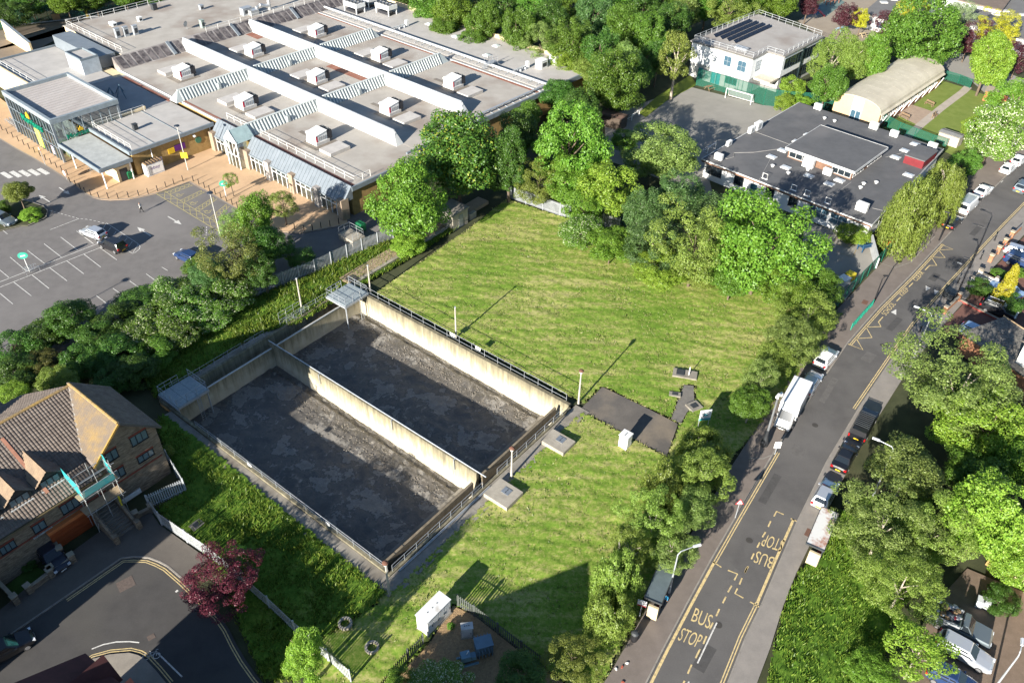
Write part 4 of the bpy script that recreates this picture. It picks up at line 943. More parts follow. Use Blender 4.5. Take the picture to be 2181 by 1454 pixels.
roof_box('vent_box', -84.5, 37, ZB + 0.12, 1.0, 0.8, 0.7, 'white vent box with sand-coloured neighbour on the rear roof')
roof_box('vent_box', -86, 44, ZB + 0.12, 2.6, 1.4, 0.9, 'long white vent box at the back of the rear roof')
roof_box('plant_box', -72.5, 32.3, ZB + 0.12, 1.4, 2.2, 1.4, 'grey plant box with ducts behind the mansard', steel, 'plant box')
roof_box('plant_box', -10.2, 55.6, ZR + 0.05, 1.6, 1.8, 1.5, 'white plant cabinet standing alone on the far roof strip', unit_w, 'plant box')
roof_box('plant_box', -9.6, 59.2, ZR + 0.05, 1.8, 1.9, 1.6, 'white plant cabinet against the cream parapet', unit_w, 'plant box')
roof_box('plant_box', -41.9, -10.8, 4.26, 0.7, 0.7, 0.9, 'dark square vent cowl on the brick wing roof', steel_dk, 'roof vent')
def duct_stack():
 t = thing('extract_stack', 'silver extract duct rising to a short chimney on the rear roof', 'duct', SMF(-71.5, 37.5, ZB + 0.12), SMF.az)
 foil = M('bright_duct', (0.55, 0.56, 0.56), rough=0.35, metal=0.5)
 MB().tube([(0, 0, 0), (0, 0, 2.6)], 0.35, 10).build('chimney', foil, t)
 MB().tube([(-0.2, -3.2, 0.4), (-0.2, -3.0, 1.1), (-0.2, -2.2, 1.4), (-0.1, -1.0, 1.0), (0, 0, 0.9)], 0.38, 10).build('elbow', foil, t)
 BX(-0.9, 0.9, -5.2, -3.3, 0, 1.0).build('fan_box', foil, t)
 MB().lathe(0, 0, [(0.42, 2.6), (0.45, 2.8), (0.1, 2.95)], 10).build('cowl', foil, t)
duct_stack()
def dish():
 t = thing('satellite_dish', 'dark satellite dish on a pole on the rear roof', 'satellite dish', SMF(-73.2, 18.6, ZB + 0.12), SMF.az)
 MB().tube([(0, 0, 0), (0, 0, 0.9)], 0.05, 6).build('pole', steel, t)
 MB().lathe(0, 0, [(0.05, 0), (0.35, 0.06), (0.6, 0.2), (0.62, 0.22)], 14).build('reflector', steel_dk, t).matrix_local = Matrix.Translation((0, 0, 1.0)) @ Matrix.Rotation(D2R(60), 4, 'X')
 MB().tube([(0, -0.1, 1.0), (0, -0.6, 1.25)], 0.025, 5).build('arm', steel, t)
dish()
for k, (x, y) in enumerate(((-43.5, 58.0), (-41.0, 57.3), (-34, 56.4), (-22.0, 53.0), (-24.2, 58.2))):
 t = thing('rooflight', 'small square domed rooflight on the far roof strip', 'rooflight', SMF(x, y, ZR + 0.05), SMF.az, 'rooflights on the far roof strip')
 BX(-0.7, 0.7, -0.6, 0.6, 0, 0.15).build('kerb', unit_w, t)
 MB().loft([[(-0.6, -0.5, 0.15), (0.6, -0.5, 0.15), (0.6, 0.5, 0.15), (-0.6, 0.5, 0.15)], [(-0.25, -0.2, 0.35), (0.25, -0.2, 0.35), (0.25, 0.2, 0.35), (-0.25, 0.2, 0.35)]]).build('dome', M('rooflight_dome', (0.5, 0.56, 0.55), rough=0.2), t)
def step_over():
 t = thing('step_over', 'pale steel step-over bridge with handrails across the roof pipes', 'steps', SMF(-17.3, 49.0, ZR + 0.05), SMF.az)
 BX(-0.6, 0.6, -1.2, 1.2, 0.95, 1.02).build('deck', steel, t)
 for s in (-1, 1):
  for k in range(3): BX(-0.6, 0.6, s * (1.3 + 0.28 * k) - 0.12, s * (1.3 + 0.28 * k) + 0.12, 0.72 - 0.25 * k, 0.76 - 0.25 * k).build('tread', steel, t)
  for x in (-0.62, 0.62): railing(t, (x, s * 1.2, 0), (x, 0, 0), 1, 2.0, 1.0, post='post', bar='rail', r=0.03)
step_over()
def pipe_gantry():
 t = thing('pipe_gantry', 'white pipe branch with a square end across the far roof strip', 'pipe', SMF(-46.0, 53.0, ZR + 0.05), SMF.az)
 MB().tube([(0, -4.0, 0.6), (0, 0.6, 0.6)], 0.14, 8).build('pipe', MATS['foil_duct'], t)
 BX(-0.3, 0.3, 0.5, 1.1, 0, 1.3).build('riser_box', unit_w, t)
 for k in range(3): BX(-0.5, 0.5, -3 + k * 1.4, -2.9 + k * 1.4, 0, 0.5).build('stand', steel, t)
 return t
g = pipe_gantry(); tag(g, 'white pipe branch with a square end near the chillers')
g2 = copy_tree(g); g2.location = SMF(-12.0, 52.8, ZR + 0.05); tag(g2, 'white pipe branch with a square end beside the step-over bridge')
# ------------------------------------------------------------------ fences
def polyline_steps(pts, step):
 out = []
 for a, b in zip(pts, pts[1:]):
  n = max(1, round((b - a).length / step))
  out += [a.lerp(b, k / n) for k in range(n)]
 return out + [pts[-1]]
def palisade(lab, px, h, mat, step=2.7, cat='fence', pitch=0.2, world=False, name='palisade_fence'):
 pts = px if world else PX(px); st = polyline_steps(pts, step); o = pts[0]
 t = thing(name, lab, cat, (o.x, o.y, 0))
 post = BX(-0.06, 0.06, -0.06, 0.06, -0.1, h + 0.05).mesh('post', mat)
 for p in st: put('post', post, t, (p.x - o.x, p.y - o.y, 0), 0)
 rr = random.Random(len(px))
 for a, b in zip(st, st[1:]):
  a = a - o; b = b - o; a.z = b.z = 0; d = (b - a); L = d.length; d.normalize(); nrm = Vector((-d.y, d.x, 0))
  for z in (0.35, h - 0.35):
   MB().bar(a + Vector((0, 0, z)) + nrm * 0.04, b + Vector((0, 0, z)) + nrm * 0.04, 0.04, 0.07).build('rail', mat, t)
  pm = MB(); n = max(1, int(L / pitch))
  for k in range(n):
   c = a + d * (L * (k + 0.5) / n); w = 0.062; hh = h + rr.uniform(-0.02, 0.02)
   q = [c - d * w, c + d * w]
   pm._add([q[0] + Vector((0, 0, 0.06)), q[1] + Vector((0, 0, 0.06)), q[1] + Vector((0, 0, hh - 0.1)), c + Vector((0, 0, hh)), q[0] + Vector((0, 0, hh - 0.1)),
      q[0] + nrm * 0.02 + Vector((0, 0, 0.06)), q[1] + nrm * 0.02 + Vector((0, 0, 0.06))], [[0, 1, 2, 3, 4], [0, 1, 6, 5]])
  pm.build('pales', mat, t, kind='stuff')
 return t
def wire_fence(lab, px, h, step=2.6, mat=None, world=False, cat='fence', name='wire_fence'):
 pts = px if world else PX(px); st = polyline_steps(pts, step); o = pts[0]
 t = thing(name, lab, cat, (o.x, o.y, 0))
 post = BX(-0.04, 0.04, -0.04, 0.04, -0.1, h + 0.05).mesh('post', green_steel)
 for p in st: put('post', post, t, (p.x - o.x, p.y - o.y, 0))
 for a, b in zip(st, st[1:]):
  a = a - o; b = b - o
  MB().face([(a.x, a.y, 0.03), (b.x, b.y, 0.03), (b.x, b.y, h), (a.x, a.y, h)]).build('mesh_panel', mat or green_wire, t)
  MB().bar((a.x, a.y, h), (b.x, b.y, h), 0.05, 0.05).build('rail', green_steel, t)
 return t
galv = M('palisade_galvanised', (0.34, 0.355, 0.37), (0.27, 0.285, 0.30), scale=1.2, rough=0.55, metal=0.25)
pal_w = M('palisade_pale', (0.42, 0.44, 0.45), (0.34, 0.36, 0.37), scale=1.2, rough=0.6, metal=0.1)
palisade('long grey palisade fence on the bank beside the car park', [(532, 640), (570, 621), (605, 606), (672, 581), (740, 548), (772, 535), (838, 510)], 2.1, galv)
palisade('grey palisade fence at the far end of the mown field', [(1080, 421), (1120, 434), (1192, 460), (1250, 473), (1318, 492)], 2.2, galv)
palisade('pale palisade fence beside the tiled house and the cul-de-sac', [(360, 985), (397, 1046), (320, 1082), (345, 1117), (400, 1155), (448, 1188), (520, 1248), (575, 1296), (630, 1348), (700, 1408), (748, 1452)], 1.9, pal_w)

# ------------------------------------------------------------------ low flat-roofed school
LS = Fr(P(1856.9, 477.9, 3.2), D2R(-43.0))
felt = M('dark_roof_felt', (0.110, 0.110, 0.113), (0.090, 0.090, 0.093), scale=0.5, rough=0.85, fine=0.1, big=((0.14, 0.135, 0.133), 0.15, 0.5, 0.72))
school = thing('low_school', 'low school building with dark felt roof, rooflights and a raised central block', 'school', LS.o, LS.az)
wwall = M('white_wall', (0.74, 0.74, 0.73), (0.68, 0.68, 0.67), rough=0.7, scale=0.8)
brick_br = M('brown_brick', (0.20, 0.115, 0.075), (0.15, 0.085, 0.058), scale=2, rough=0.9, fine=0.2)
MB().prism([(-28.3, 0.3), (-0.3, 0.3), (-2.6, 31.5), (-28.3, 31.5)], -0.1, 2.75).build('wall', wwall, school)
MB().prism([(-28.7, -0.1), (0.05, -0.1), (-2.3, 31.9), (-28.7, 31.9)], 2.75, 3.2).build('roof', felt, school)
rim_w = M('white_fascia', (0.55, 0.55, 0.54), rough=0.6)
BX(-28.72, 0.07, -0.16, -0.1, 3.02, 3.24).build('fascia', rim_w, school)
BX(-28.72, 0.0, -0.155, -0.11, 2.74, 3.0).build('fascia', brick_br, school)
BX(-28.8, -28.7, -0.1, 31.9, 2.9, 3.24).build('fascia', rim_w, school)
MB().prism([(0.05, -0.1), (0.12, -0.1), (-2.23, 31.9), (-2.3, 31.9)], 2.8, 3.24).build('fascia', rim_w, school)
# raised block
BX(-19.3, -8.3, 10.4, 21.4, 3.2, 4.7).build('clerestory_wall', brick_br, school)
BX(-19.7, -7.9, 10.0, 21.8, 4.7, 4.92).build('clerestory_roof', felt, school)
for (a) in ((-19.75, -7.85, 9.93, 10.0, 4.55, 4.96), (-7.9, -7.83, 10, 21.8, 4.55, 4.96), (-19.77, -19.7, 10, 21.8, 4.6, 4.96), (-19.7, -7.9, 21.8, 21.87, 4.6, 4.96)): BX(*a).build('fascia', rim_w, school)
def win(parent, x0, x1, z0, z1, y, n, frame=rim_w, pane=pane_dark, name='window', axis='x', sgn=-1, rows=1):
 """framed window on a wall plane; the wall faces sgn along the other axis"""
 f = MB(); w = 0.07
 def bx(a, b, c, d, lo, hi):
  if axis == 'x': f.box(a, b, min(y + lo * sgn, y + hi * sgn), max(y + lo * sgn, y + hi * sgn), c, d)
  else: f.box(min(y + lo * sgn, y + hi * sgn), max(y + lo * sgn, y + hi * sgn), a, b, c, d)
 bx(x0 - w, x1 + w, z1, z1 + w, 0, 0.06); bx(x0 - w, x1 + w, z0 - w, z0, 0, 0.09)
 for k in range(n + 1): bx(x0 + (x1 - x0) * k / n - w / 2, x0 + (x1 - x0) * k / n + w / 2, z0, z1, 0, 0.055)
 for k in range(1, rows): bx(x0, x1, z0 + (z1 - z0) * k / rows - w / 2, z0 + (z1 - z0) * k / rows + w / 2, 0, 0.05)
 fo = f.build(name, frame, parent)
 for k in range(n):
  for r in range(rows):
   a = x0 + (x1 - x0) * k / n + w / 2; b = x0 + (x1 - x0) * (k + 1) / n - w / 2
   c = z0 + (z1 - z0) * r / rows + 0.02; d = z0 + (z1 - z0) * (r + 1) / rows - 0.02; q = y + 0.02 * sgn
   pts = [(a, q, c), (b, q, c), (b, q, d), (a, q, d)] if axis == 'x' else [(q, a, c), (q, b, c), (q, b, d), (q, a, d)]
   MB().face(pts).build('pane', pane, fo)
 return fo
win(school, -19.0, -15.6, 3.5, 4.3, 10.4, 3); win(school, -11.6, -8.5, 3.5, 4.3, 10.4, 3)
win(school, 10.8, 14.5, 3.5, 4.3, -8.3, 4, axis='y', sgn=1); win(school, 16.0, 21.0, 3.5, 4.3, -8.3, 4, axis='y', sgn=1)
# front elevation
for (a, b, n) in ((-22.6, -21.0, 2), (-17.0, -15.6, 1), (-13.0, -11.6, 1), (-27.9, -25.0, 3)): win(school, a, b, 1.0, 2.55, 0.3, n, frame=steel_dk)
for (a, b, n) in ((-9.6, -6.6, 3), (-6.2, -3.6, 2)): win(school, a, b, 0.9, 2.55, 0.3, n, rows=2, pane=pane_blue)
BX(-19.6, -18.5, 0.22, 0.3, 0, 2.2).build('door', M('blue_door', (0.03, 0.10, 0.14), rough=0.4), school)
win(school, 0.5, 7.0, 0.8, 2.5, -0.62, 6, axis='y', sgn=1)
red_pl = M('red_render', (0.17, 0.02, 0.025), rough=0.7)
BX(-5.0, -1.9, 22.0, 27.2, 3.2, 4.5).build('tank_room', red_pl, school)
BX(-5.1, -1.8, 21.9, 27.3, 4.5, 4.66).build('tank_room_roof', felt, school)
for k, (x, y) in enumerate(((-20.9, 11.9), (-21.0, 8.5), (-17.5, 6.8), (-13.5, 6.8), (-10.0, 6.65), (-6.3, 30.0), (-6.5, 26.4), (-6.6, 22.9), (-20.8, 16.5), (-20.7, 20.3), (-9.4, 8.9), (-2.5, 18.4))):
 fo = BX(x - 0.75, x + 0.75, y - 0.55, y + 0.55, 3.2, 3.38).build('rooflight', rim_w, school)
 MB().loft([[(x - 0.66, y - 0.46, 3.38), (x + 0.66, y - 0.46, 3.38), (x + 0.66, y + 0.46, 3.38), (x - 0.66, y + 0.46, 3.38)], [(x - 0.45, y - 0.28, 3.5), (x + 0.45, y - 0.28, 3.5), (x + 0.45, y + 0.28, 3.5), (x - 0.45, y + 0.28, 3.5)]]).build('dome', M('dome_white', (0.42, 0.46, 0.5), rough=0.25), fo)
for (a, b) in (((-18.4, 0.2), (-21.4, 9.6)), ((-7.9, 0.2), (-7.9, 9.8)), ((-28.4, 15.0), (-19.8, 14.8)), ((-5.4, 28.4), (-7.8, 21.9)), ((-2.0, 4.5), (-0.6, 4.9))):
 MB().bar((*a, 3.22), (*b, 3.22), 0.09, 0.05).build('roof_seam', M('seam_grey', (0.26, 0.25, 0.24), rough=0.7), school)
MB().tube([(-27.0, 2.6, 3.24), (-25.8, 2.8, 3.24), (-25.4, 4.2, 3.24), (-26.2, 5.4, 3.24), (-24.0, 7.8, 3.24), (-21.4, 12.4, 3.24)], 0.05, 5).build('roof_cable', M('seam_grey', (0.26, 0.25, 0.24)), school)
# air conditioners on the school roof
def school_ac(fr_, x, y, z, rz, lab, s=1.0):
 t = thing('air_conditioner', lab, 'air conditioner', fr_(x, y, z), fr_.az + rz, 'air conditioners on the school roof')
 BX(-0.55 * s, 0.55 * s, -0.25 * s, 0.25 * s, 0.12, 0.95 * s).build('casing', unit_w, t)
 for q in (-0.4, 0.4): BX(q * s - 0.05, q * s + 0.05, -0.3, 0.3, 0, 0.12).build('foot', steel_dk, t)
 f = MB().lathe(0, 0, [(0.32 * s, 0), (0.32 * s, 0.03), (0.06, 0.04)], 14).build('fan', M('fan_grey', (0.35, 0.35, 0.34), rough=0.6), t)
 f.matrix_local = Matrix.Translation((-0.1 * s, -0.25 * s, 0.54 * s)) @ Matrix.Rotation(math.pi / 2, 4, 'X')
for x, y, rz, lab, s in ((-2.8, 2.4, 0, 'white air conditioner alone near the front roof corner', 1.5), (-15.1, 9.4, 0, 'large white air conditioner against the brown raised block', 1.6), (-11.7, 9.2, 0, 'white air conditioner by the raised block corner window', 1.2), (-24.8, 31.2, 0, 'white air conditioner at the roof corner near the football goal', 1.2), (-14.0, 30.6, 0, 'white air conditioner facing the barrel-roofed hall', 1.3), (-10.2, 30.2, 0, 'white air conditioner beside the hall garden', 1.2), (-3.6, 30.0, 0, 'white air conditioner by the row of three rooflights', 1.3), (-28.2, 14.0, 1.57, 'white air conditioner on the playground side of the roof, one of two', 1.2), (-28.1, 16.0, 1.57, 'taller white air conditioner on the playground side of the roof', 1.5), (-28.2, 7.0, 1.57, 'small white air conditioner on the playground roof edge', 1.0), (-26.6, 1.4, 0, 'white air conditioner at the shaded roof corner', 1.2)):
 school_ac(LS, x, y, 3.2, rz, lab, s)
for k, (x, y) in enumerate(((-13.0, 1.0), (-10.7, 0.9), (-18.0, 1.1), (-7.4, 1.0))):
 t = thing('roof_hoop', 'small white tubular hoop at the front roof edge of the school', 'hoop', LS(x, y, 3.2), LS.az, 'roof hoops on the school')
 MB().tube([(-0.4, 0, 0), (-0.4, 0, 0.9), (0.4, 0, 0.9), (0.4, 0, 0)], 0.05, 6).build('hoop', wpaint, t)
 BX(-0.5, 0.5, -0.1, 0.1, 0, 0.06).build('foot', wpaint, t)
for k, (x, y) in enumerate(((-16.2, 5.2), (-14.6, 8.5), (-19.2, 5.6), (-5.0, 12.2), (-6.2, 10.4), (-6.0, 8.9), (-20.2, 28.6), (-22.0, 28.4))):
 t = thing('mushroom_vent', 'small pale mushroom vent on the dark school roof', 'roof vent', LS(x, y, 3.2), LS.az, 'mushroom vents on the school roof')
 MB().lathe(0, 0, [(0.2, 0), (0.2, 0.3)], 10).build('stack', rim_w, t)
 MB().lathe(0, 0, [(0.36, 0.28), (0.36, 0.34), (0.1, 0.46)], 12).build('cap', rim_w, t)

# ------------------------------------------------------------------ white two-storey school block
WS = Fr(P(1604.4, 125.5, 7.0), D2R(-43.0))
wb = thing('white_school_block', 'white two-storey school block with solar panels on its flat roof', 'school', WS.o, WS.az)
foot = [(0, 0), (0, 5.2), (3.6, 5.2), (3.4, 21.4), (-13.2, 24.2), (-13.8, 21.0), (-13.8, 0)]
shrink = lambda pts, d: [(x - d if x > -5 else x + d, y + d if y < 10 else y - d) for x, y in pts]
brightw = M('bright_white_render', (0.80, 0.80, 0.79), (0.76, 0.76, 0.75), rough=0.7, scale=0.5)
MB().prism(foot, 2.9, 6.75).build('upper_wall', brightw, wb)
MB().prism(shrink(foot, 0.12), -0.1, 2.9).build('lower_wall', M('pale_grey_render', (0.48, 0.48, 0.46), rough=0.8), wb)
MB().prism([(x * 1.02 + (0.1 if x > -5 else -0.1), y + (-0.2 if y < 1 else 0.2)) for x, y in foot], 6.75, 7.0).build('roof_edge', M('roof_edge_grey', (0.22, 0.21, 0.19), rough=0.7), wb)
MB().prism(shrink(foot, 0.3), 7.0, 7.06).build('roof', M('block_roof', (0.36, 0.335, 0.305), (0.31, 0.285, 0.26), scale=0.4, rough=0.8, big=((0.24, 0.2, 0.17), 0.12, 0.55, 0.75)), wb)
win(wb, -6.1, -4.5, 4.2, 6.0, 0.0, 2, frame=M('grey_frame', (0.22, 0.26, 0.28), rough=0.5), pane=pane_blue, rows=2)
win(wb, -3.0, -1.2, 4.0, 5.9, 0.0, 2, frame=MATS['grey_frame'], pane=pane_blue, rows=2)
win(wb, 6.2, 12.8, 4.3, 6.2, 3.58, 6, frame=M('dark_frame', (0.02, 0.035, 0.035), rough=0.4), axis='y', sgn=1, rows=2)
win(wb, 14.2, 20.6, 4.3, 6.2, 3.52, 6, frame=MATS['dark_frame'], axis='y', sgn=1, rows=2)
win(wb, 6.4, 12.8, 0.8, 2.7, 3.48, 6, frame=MATS['dark_frame'], axis='y', sgn=1, rows=2)
win(wb, 14.2, 20.4, 0.8, 2.7, 3.40, 6, frame=MATS['dark_frame'], axis='y', sgn=1, rows=2)
BX(3.5, 3.66, 13.2, 13.8, 0, 6.7).build('pilaster', MATS['dark_frame'], wb)
win(wb, 1.6, 3.4, 4.2, 5.9, 0.0, 2, frame=MATS['grey_frame'], pane=pane_blue, axis='y', sgn=1, rows=2)
BX(-0.0, 3.6, 1.6, 5.2, 2.55, 2.9).build('porch_roof', M('porch_felt', (0.5, 0.45, 0.36), rough=0.8), wb)
MB().tube([(1.9, 5.1, 2.9), (1.9, 5.1, 6.7)], 0.07, 6).build('downpipe', steel_dk, wb)
teal = M('teal_door', (0.02, 0.26, 0.30), rough=0.4)
for x in (-11.4, -8.4, -7.3): BX(x, x + 0.95, -0.02, 0.13, 0.0, 2.2).build('door', teal, wb)
win(wb, -5.2, -2.6, 0.9, 2.2, 0.12, 3, frame=M('teal_frame', (0.03, 0.22, 0.2)), pane=pane_dark)
for a, b in (((-13.6, 0.25), (-0.2, 0.25)), ((-0.2, 0.25), (-0.2, 5.4)), ((-0.2, 5.4), (3.3, 5.4)), ((3.3, 5.4), (3.1, 21.1)), ((3.1, 21.1), (-13.0, 23.8)), ((-13.0, 23.8), (-13.6, 0.25))):
 n = max(1, round(math.hypot(b[0] - a[0], b[1] - a[1]) / 1.9)); railing(wb, (*a, 0), (*b, 0), n, 8.05, 7.06, M('rail_pale', (0.55, 0.57, 0.58), rough=0.45, metal=0.2), post='rail_post', bar='guard_rail', r=0.035)
solar = M('solar_panel', (0.012, 0.014, 0.022), rough=0.25, spec=0.6)
for r in range(4):
 for k in range(8):
  x = -11.2 + r * 1.55; y = 4.5 + k * 1.75
  p = MB().face([(x - 0.1, y, 7.2), (x - 0.1, y + 1.66, 7.2), (x - 0.75, y + 1.66, 7.65), (x - 0.75, y, 7.65)]); p.face([(x - 0.12, y, 7.16), (x - 0.77, y, 7.61), (x - 0.77, y + 1.66, 7.61), (x - 0.12, y + 1.66, 7.16)])
  p.build('solar_panel', solar, wb)
 for k in range(5): MB().bar((-11.2 + r * 1.55 - 0.78, 5 + k * 3.2, 7.06), (-11.2 + r * 1.55 - 0.78, 5 + k * 3.2, 7.6), 0.05, 0.05).build('panel_stand', steel, wb)
BX(-5.6, -3.0, 2.2, 3.4, 7.06, 7.5).build('plant_tray', steel, wb)
railing(wb, (-6.0, 1.8, 0), (-2.6, 1.8, 0), 3, 8.0, 7.06, steel, post='rail_post', bar='guard_rail', r=0.03)

# ------------------------------------------------------------------ barrel-roofed hall
HF = Fr(P(1874, 243.5, 2.8), D2R(46.6))
hl = thing('barrel_hall', 'long hall with a cream barrel-vaulted roof and peach end wall', 'hall', HF.o, HF.az)
hw = 8.85; pk = 1.95; ez = 2.8
arc = [(hw / 2 - hw / 2 * math.cos(math.pi * k / 14), ez + pk * math.sin(math.pi * k / 14) ** 0.85) for k in range(15)]
MB().loft([[(x, y, z) for y, z in [(0.0, 0.0)] + arc + [(hw, 0.0)]] for x in (0.25, 28.2)]).build('wall', M('peach_render', (0.56, 0.38, 0.22), (0.5, 0.34, 0.2), rough=0.85, scale=0.7), hl)
vault = M('cream_vault', (0.50, 0.455, 0.36), (0.43, 0.39, 0.305), scale=0.5, rough=0.8, fine=0.06, big=((0.36, 0.32, 0.25), 0.15, 0.5, 0.75))
for k in range(9):
 x0 = -0.2 + k * 3.19; x1 = x0 + 3.17
 outer = [(-0.55, ez - 0.12)] + [(hw / 2 + (y - hw / 2) * 1.04, z + 0.1) for y, z in arc] + [(hw + 0.55, ez - 0.12)]
 inner = [(y, z - 0.09) for y, z in outer][::-1]
 MB().loft([[(x, y, z) for y, z in outer + inner] for x in (x0, x1)]).build('roof_sheet', vault, hl)
BX(0.2, 0.24, 3.4, 5.4, 0, ez + 1.7).build('end_glazing', M('white_glazing', (0.66, 0.68, 0.69), rough=0.4), hl)
for k in range(2): BX(0.17, 0.2, 3.5 + k * 0.95, 4.35 + k * 0.95, 0.1, 2.0).build('door', pane_blue, hl)
for k in range(9): MB().bar((1.0 + k * 3.2, -0.02, 0.1), (1.0 + k * 3.2, -1.0, ez - 0.25), 0.09, 0.12).build('eaves_strut', wpaint, hl)
for k in range(16): BX(1.5 + k * 1.6, 1.62 + k * 1.6, hw + 0.1, hw + 0.9, ez - 0.35, ez - 0.2).build('rafter_end', wpaint, hl)
for k in range(8): win(hl, 1.4 + k * 3.2, 3.6 + k * 3.2, 0.9, 2.3, 0.0, 3, frame=wpaint, pane=pane_blue)
BX(-0.1, 28.2, -0.06, 0.0, 0.0, 0.8).build('plinth_wall', M('red_brick', (0.30, 0.12, 0.07), (0.24, 0.095, 0.06), scale=3, fine=0.2), hl)

# ------------------------------------------------------------------ far school ranges along the top of the picture
def far_block(lab, px, z, roofmat, wallm=wwall):
 pts = PX(px, z); o = pts[0]
 t = thing('school_range', lab, 'school', (o.x, o.y, 0))
 loc = [(p.x - o.x, p.y - o.y) for p in pts]
 c = (sum(p[0] for p in loc) / len(loc), sum(p[1] for p in loc) / len(loc))
 inn = [(c[0] + (x - c[0]) * 0.97, c[1] + (y - c[1]) * 0.97) for x, y in loc]
 MB().prism(inn, -0.1, z - 0.3).build('wall', wallm, t)
 MB().prism(loc, z - 0.3, z).build('roof', roofmat, t)
 n = len(loc); a = Vector((*loc[0], 0)); b = Vector((*loc[1], 0)); d = (b - a).normalized(); nrm = Vector((d.y, -d.x, 0))
 L = (b - a).length
 for k in range(int(L / 3)):
  p = Vector((*inn[0], 0)) + (Vector((*inn[1], 0)) - Vector((*inn[0], 0))) * ((k + 0.25) / (L / 3)) ; q = p + d * 1.6
  MB().face([p + nrm * 0.03 + Vector((0, 0, 0.9)), q + nrm * 0.03 + Vector((0, 0, 0.9)), q + nrm * 0.03 + Vector((0, 0, 2.2)), p + nrm * 0.03 + Vector((0, 0, 2.2))]).build('window', pane_blue, t)
 for k in range(4):
  x = c[0] + (k - 1.5) * 3.2; y = c[1] + (k % 2) * 2.5
  r = BX(x - 0.8, x + 0.8, y - 0.6, y + 0.6, z, z + 0.25).build('rooflight', rim_w, t)
 return t
far_block('grey flat-roofed school range behind the golden trees', [(1838, 27), (1932, 52), (2012, -6), (1915, -38)], 3.4, M('grey_felt', (0.165, 0.16, 0.155), (0.14, 0.135, 0.13), scale=0.3, rough=0.85))
far_block('grey flat-roofed school range with white walls at the far right corner', [(2050, 48), (2200, 88), (2290, 20), (2120, -18)], 3.6, MATS['grey_felt'])
far_block('brown-roofed school range beyond the grey flat roofs', [(2010, -8), (2135, 22), (2160, -12), (2060, -40)], 4.6, M('brown_sheet_roof', (0.19, 0.145, 0.115), (0.155, 0.12, 0.095), scale=0.6))
# paved and grassed school grounds
flat('playground', PX([(1288, 250), (1380, 215), (1470, 185), (1625, 224), (1720, 232), (1500, 340), (1520, 420), (1290, 340)]), yard_mat, -0.03, kind='structure')
flat('school_yard', PX([(1715, 470), (1860, 520), (1868, 545), (1800, 640), (1705, 560)]), yard_mat, -0.03, kind='structure')
flat('play_area', PX([(1700, 45), (1760, 0), (1900, -30), (1990, 20), (1960, 60), (1920, 110), (1850, 120), (1760, 90)]), M('play_area_paving', (0.30, 0.25, 0.19), (0.26, 0.215, 0.165), scale=0.4), -0.03, kind='structure')
flat('safety_surface', PX([(1720, 25), (1775, -10), (1800, 5), (1760, 35)]), M('blue_green_safety', (0.14, 0.21, 0.19), scale=0.4), -0.02, kind='structure')
flat('service_yard', PX([(1985, 150), (2040, 110), (2230, 190), (2230, 230), (2100, 200), (2060, 165)]), yard_mat, -0.03, kind='structure')
sl_mat = M('school_lawn', (0.17, 0.21, 0.045), (0.13, 0.175, 0.03), scale=0.6, fine=0.2, rough=0.95)
flat('school_lawn', PX([(1882, 272), (1932, 235), (2008, 172), (2060, 188), (2125, 212), (2160, 260), (2060, 345), (1985, 310)]), sl_mat, -0.04, kind='structure')
flat('far_lawn', PX([(1360, 240), (1400, 205), (1470, 160), (1485, 180), (1420, 215), (1375, 250)]), M('bright_lawn', (0.20, 0.24, 0.03), (0.15, 0.2, 0.025), scale=0.6, fine=0.2), -0.02, kind='structure')
gp = M('garden_paving', (0.40, 0.345, 0.29), (0.34, 0.295, 0.245), scale=0.8, fine=0.1)
ribbon('garden_path', [P(1928, 296), P(1962, 265), P(2005, 230), P(2052, 195), P(2062, 185)], 1.5, gp, -0.02, kind='structure')
flat('garden_terrace', PX([(1912, 245), (1940, 222), (1995, 240), (1962, 270)]), M('garden_terrace_brick', (0.36, 0.27, 0.2), (0.3, 0.225, 0.17), scale=1.2), -0.025, kind='structure')
wire_fence('tall green mesh fence between playground and white school block', [(1482, 182), (1540, 197), (1625, 224), (1673, 231), (1782, 238)], 3.3)
wire_fence('green mesh fence between the school roof and the hall garden', [(1868, 262), (1910, 285), (1980, 312), (2010, 322)], 2.2)
wire_fence('green mesh fence at the far gate of the hall garden', [(2006, 168), (2040, 178), (2065, 188)], 1.8)
wire_fence('green mesh fence along the pavement beside the school', [(1768, 668), (1800, 635), (1862, 572), (1905, 525), (1985, 448), (2040, 398), (2088, 345)], 2.0)
wire_fence('tall green mesh fence behind the supermarket service yard', [(0, 62), (60, 52), (150, 36), (250, 26), (330, 18), (420, 8), (520, -5)], 3.4)
wire_fence('green mesh fence at the supermarket yard gate', [(-10, 46), (8, 62), (22, 82)], 2.6)
wire_fence('green mesh fence among the shrubs behind the palisade', [(1195, 430), (1250, 450), (1330, 480)], 1.8)
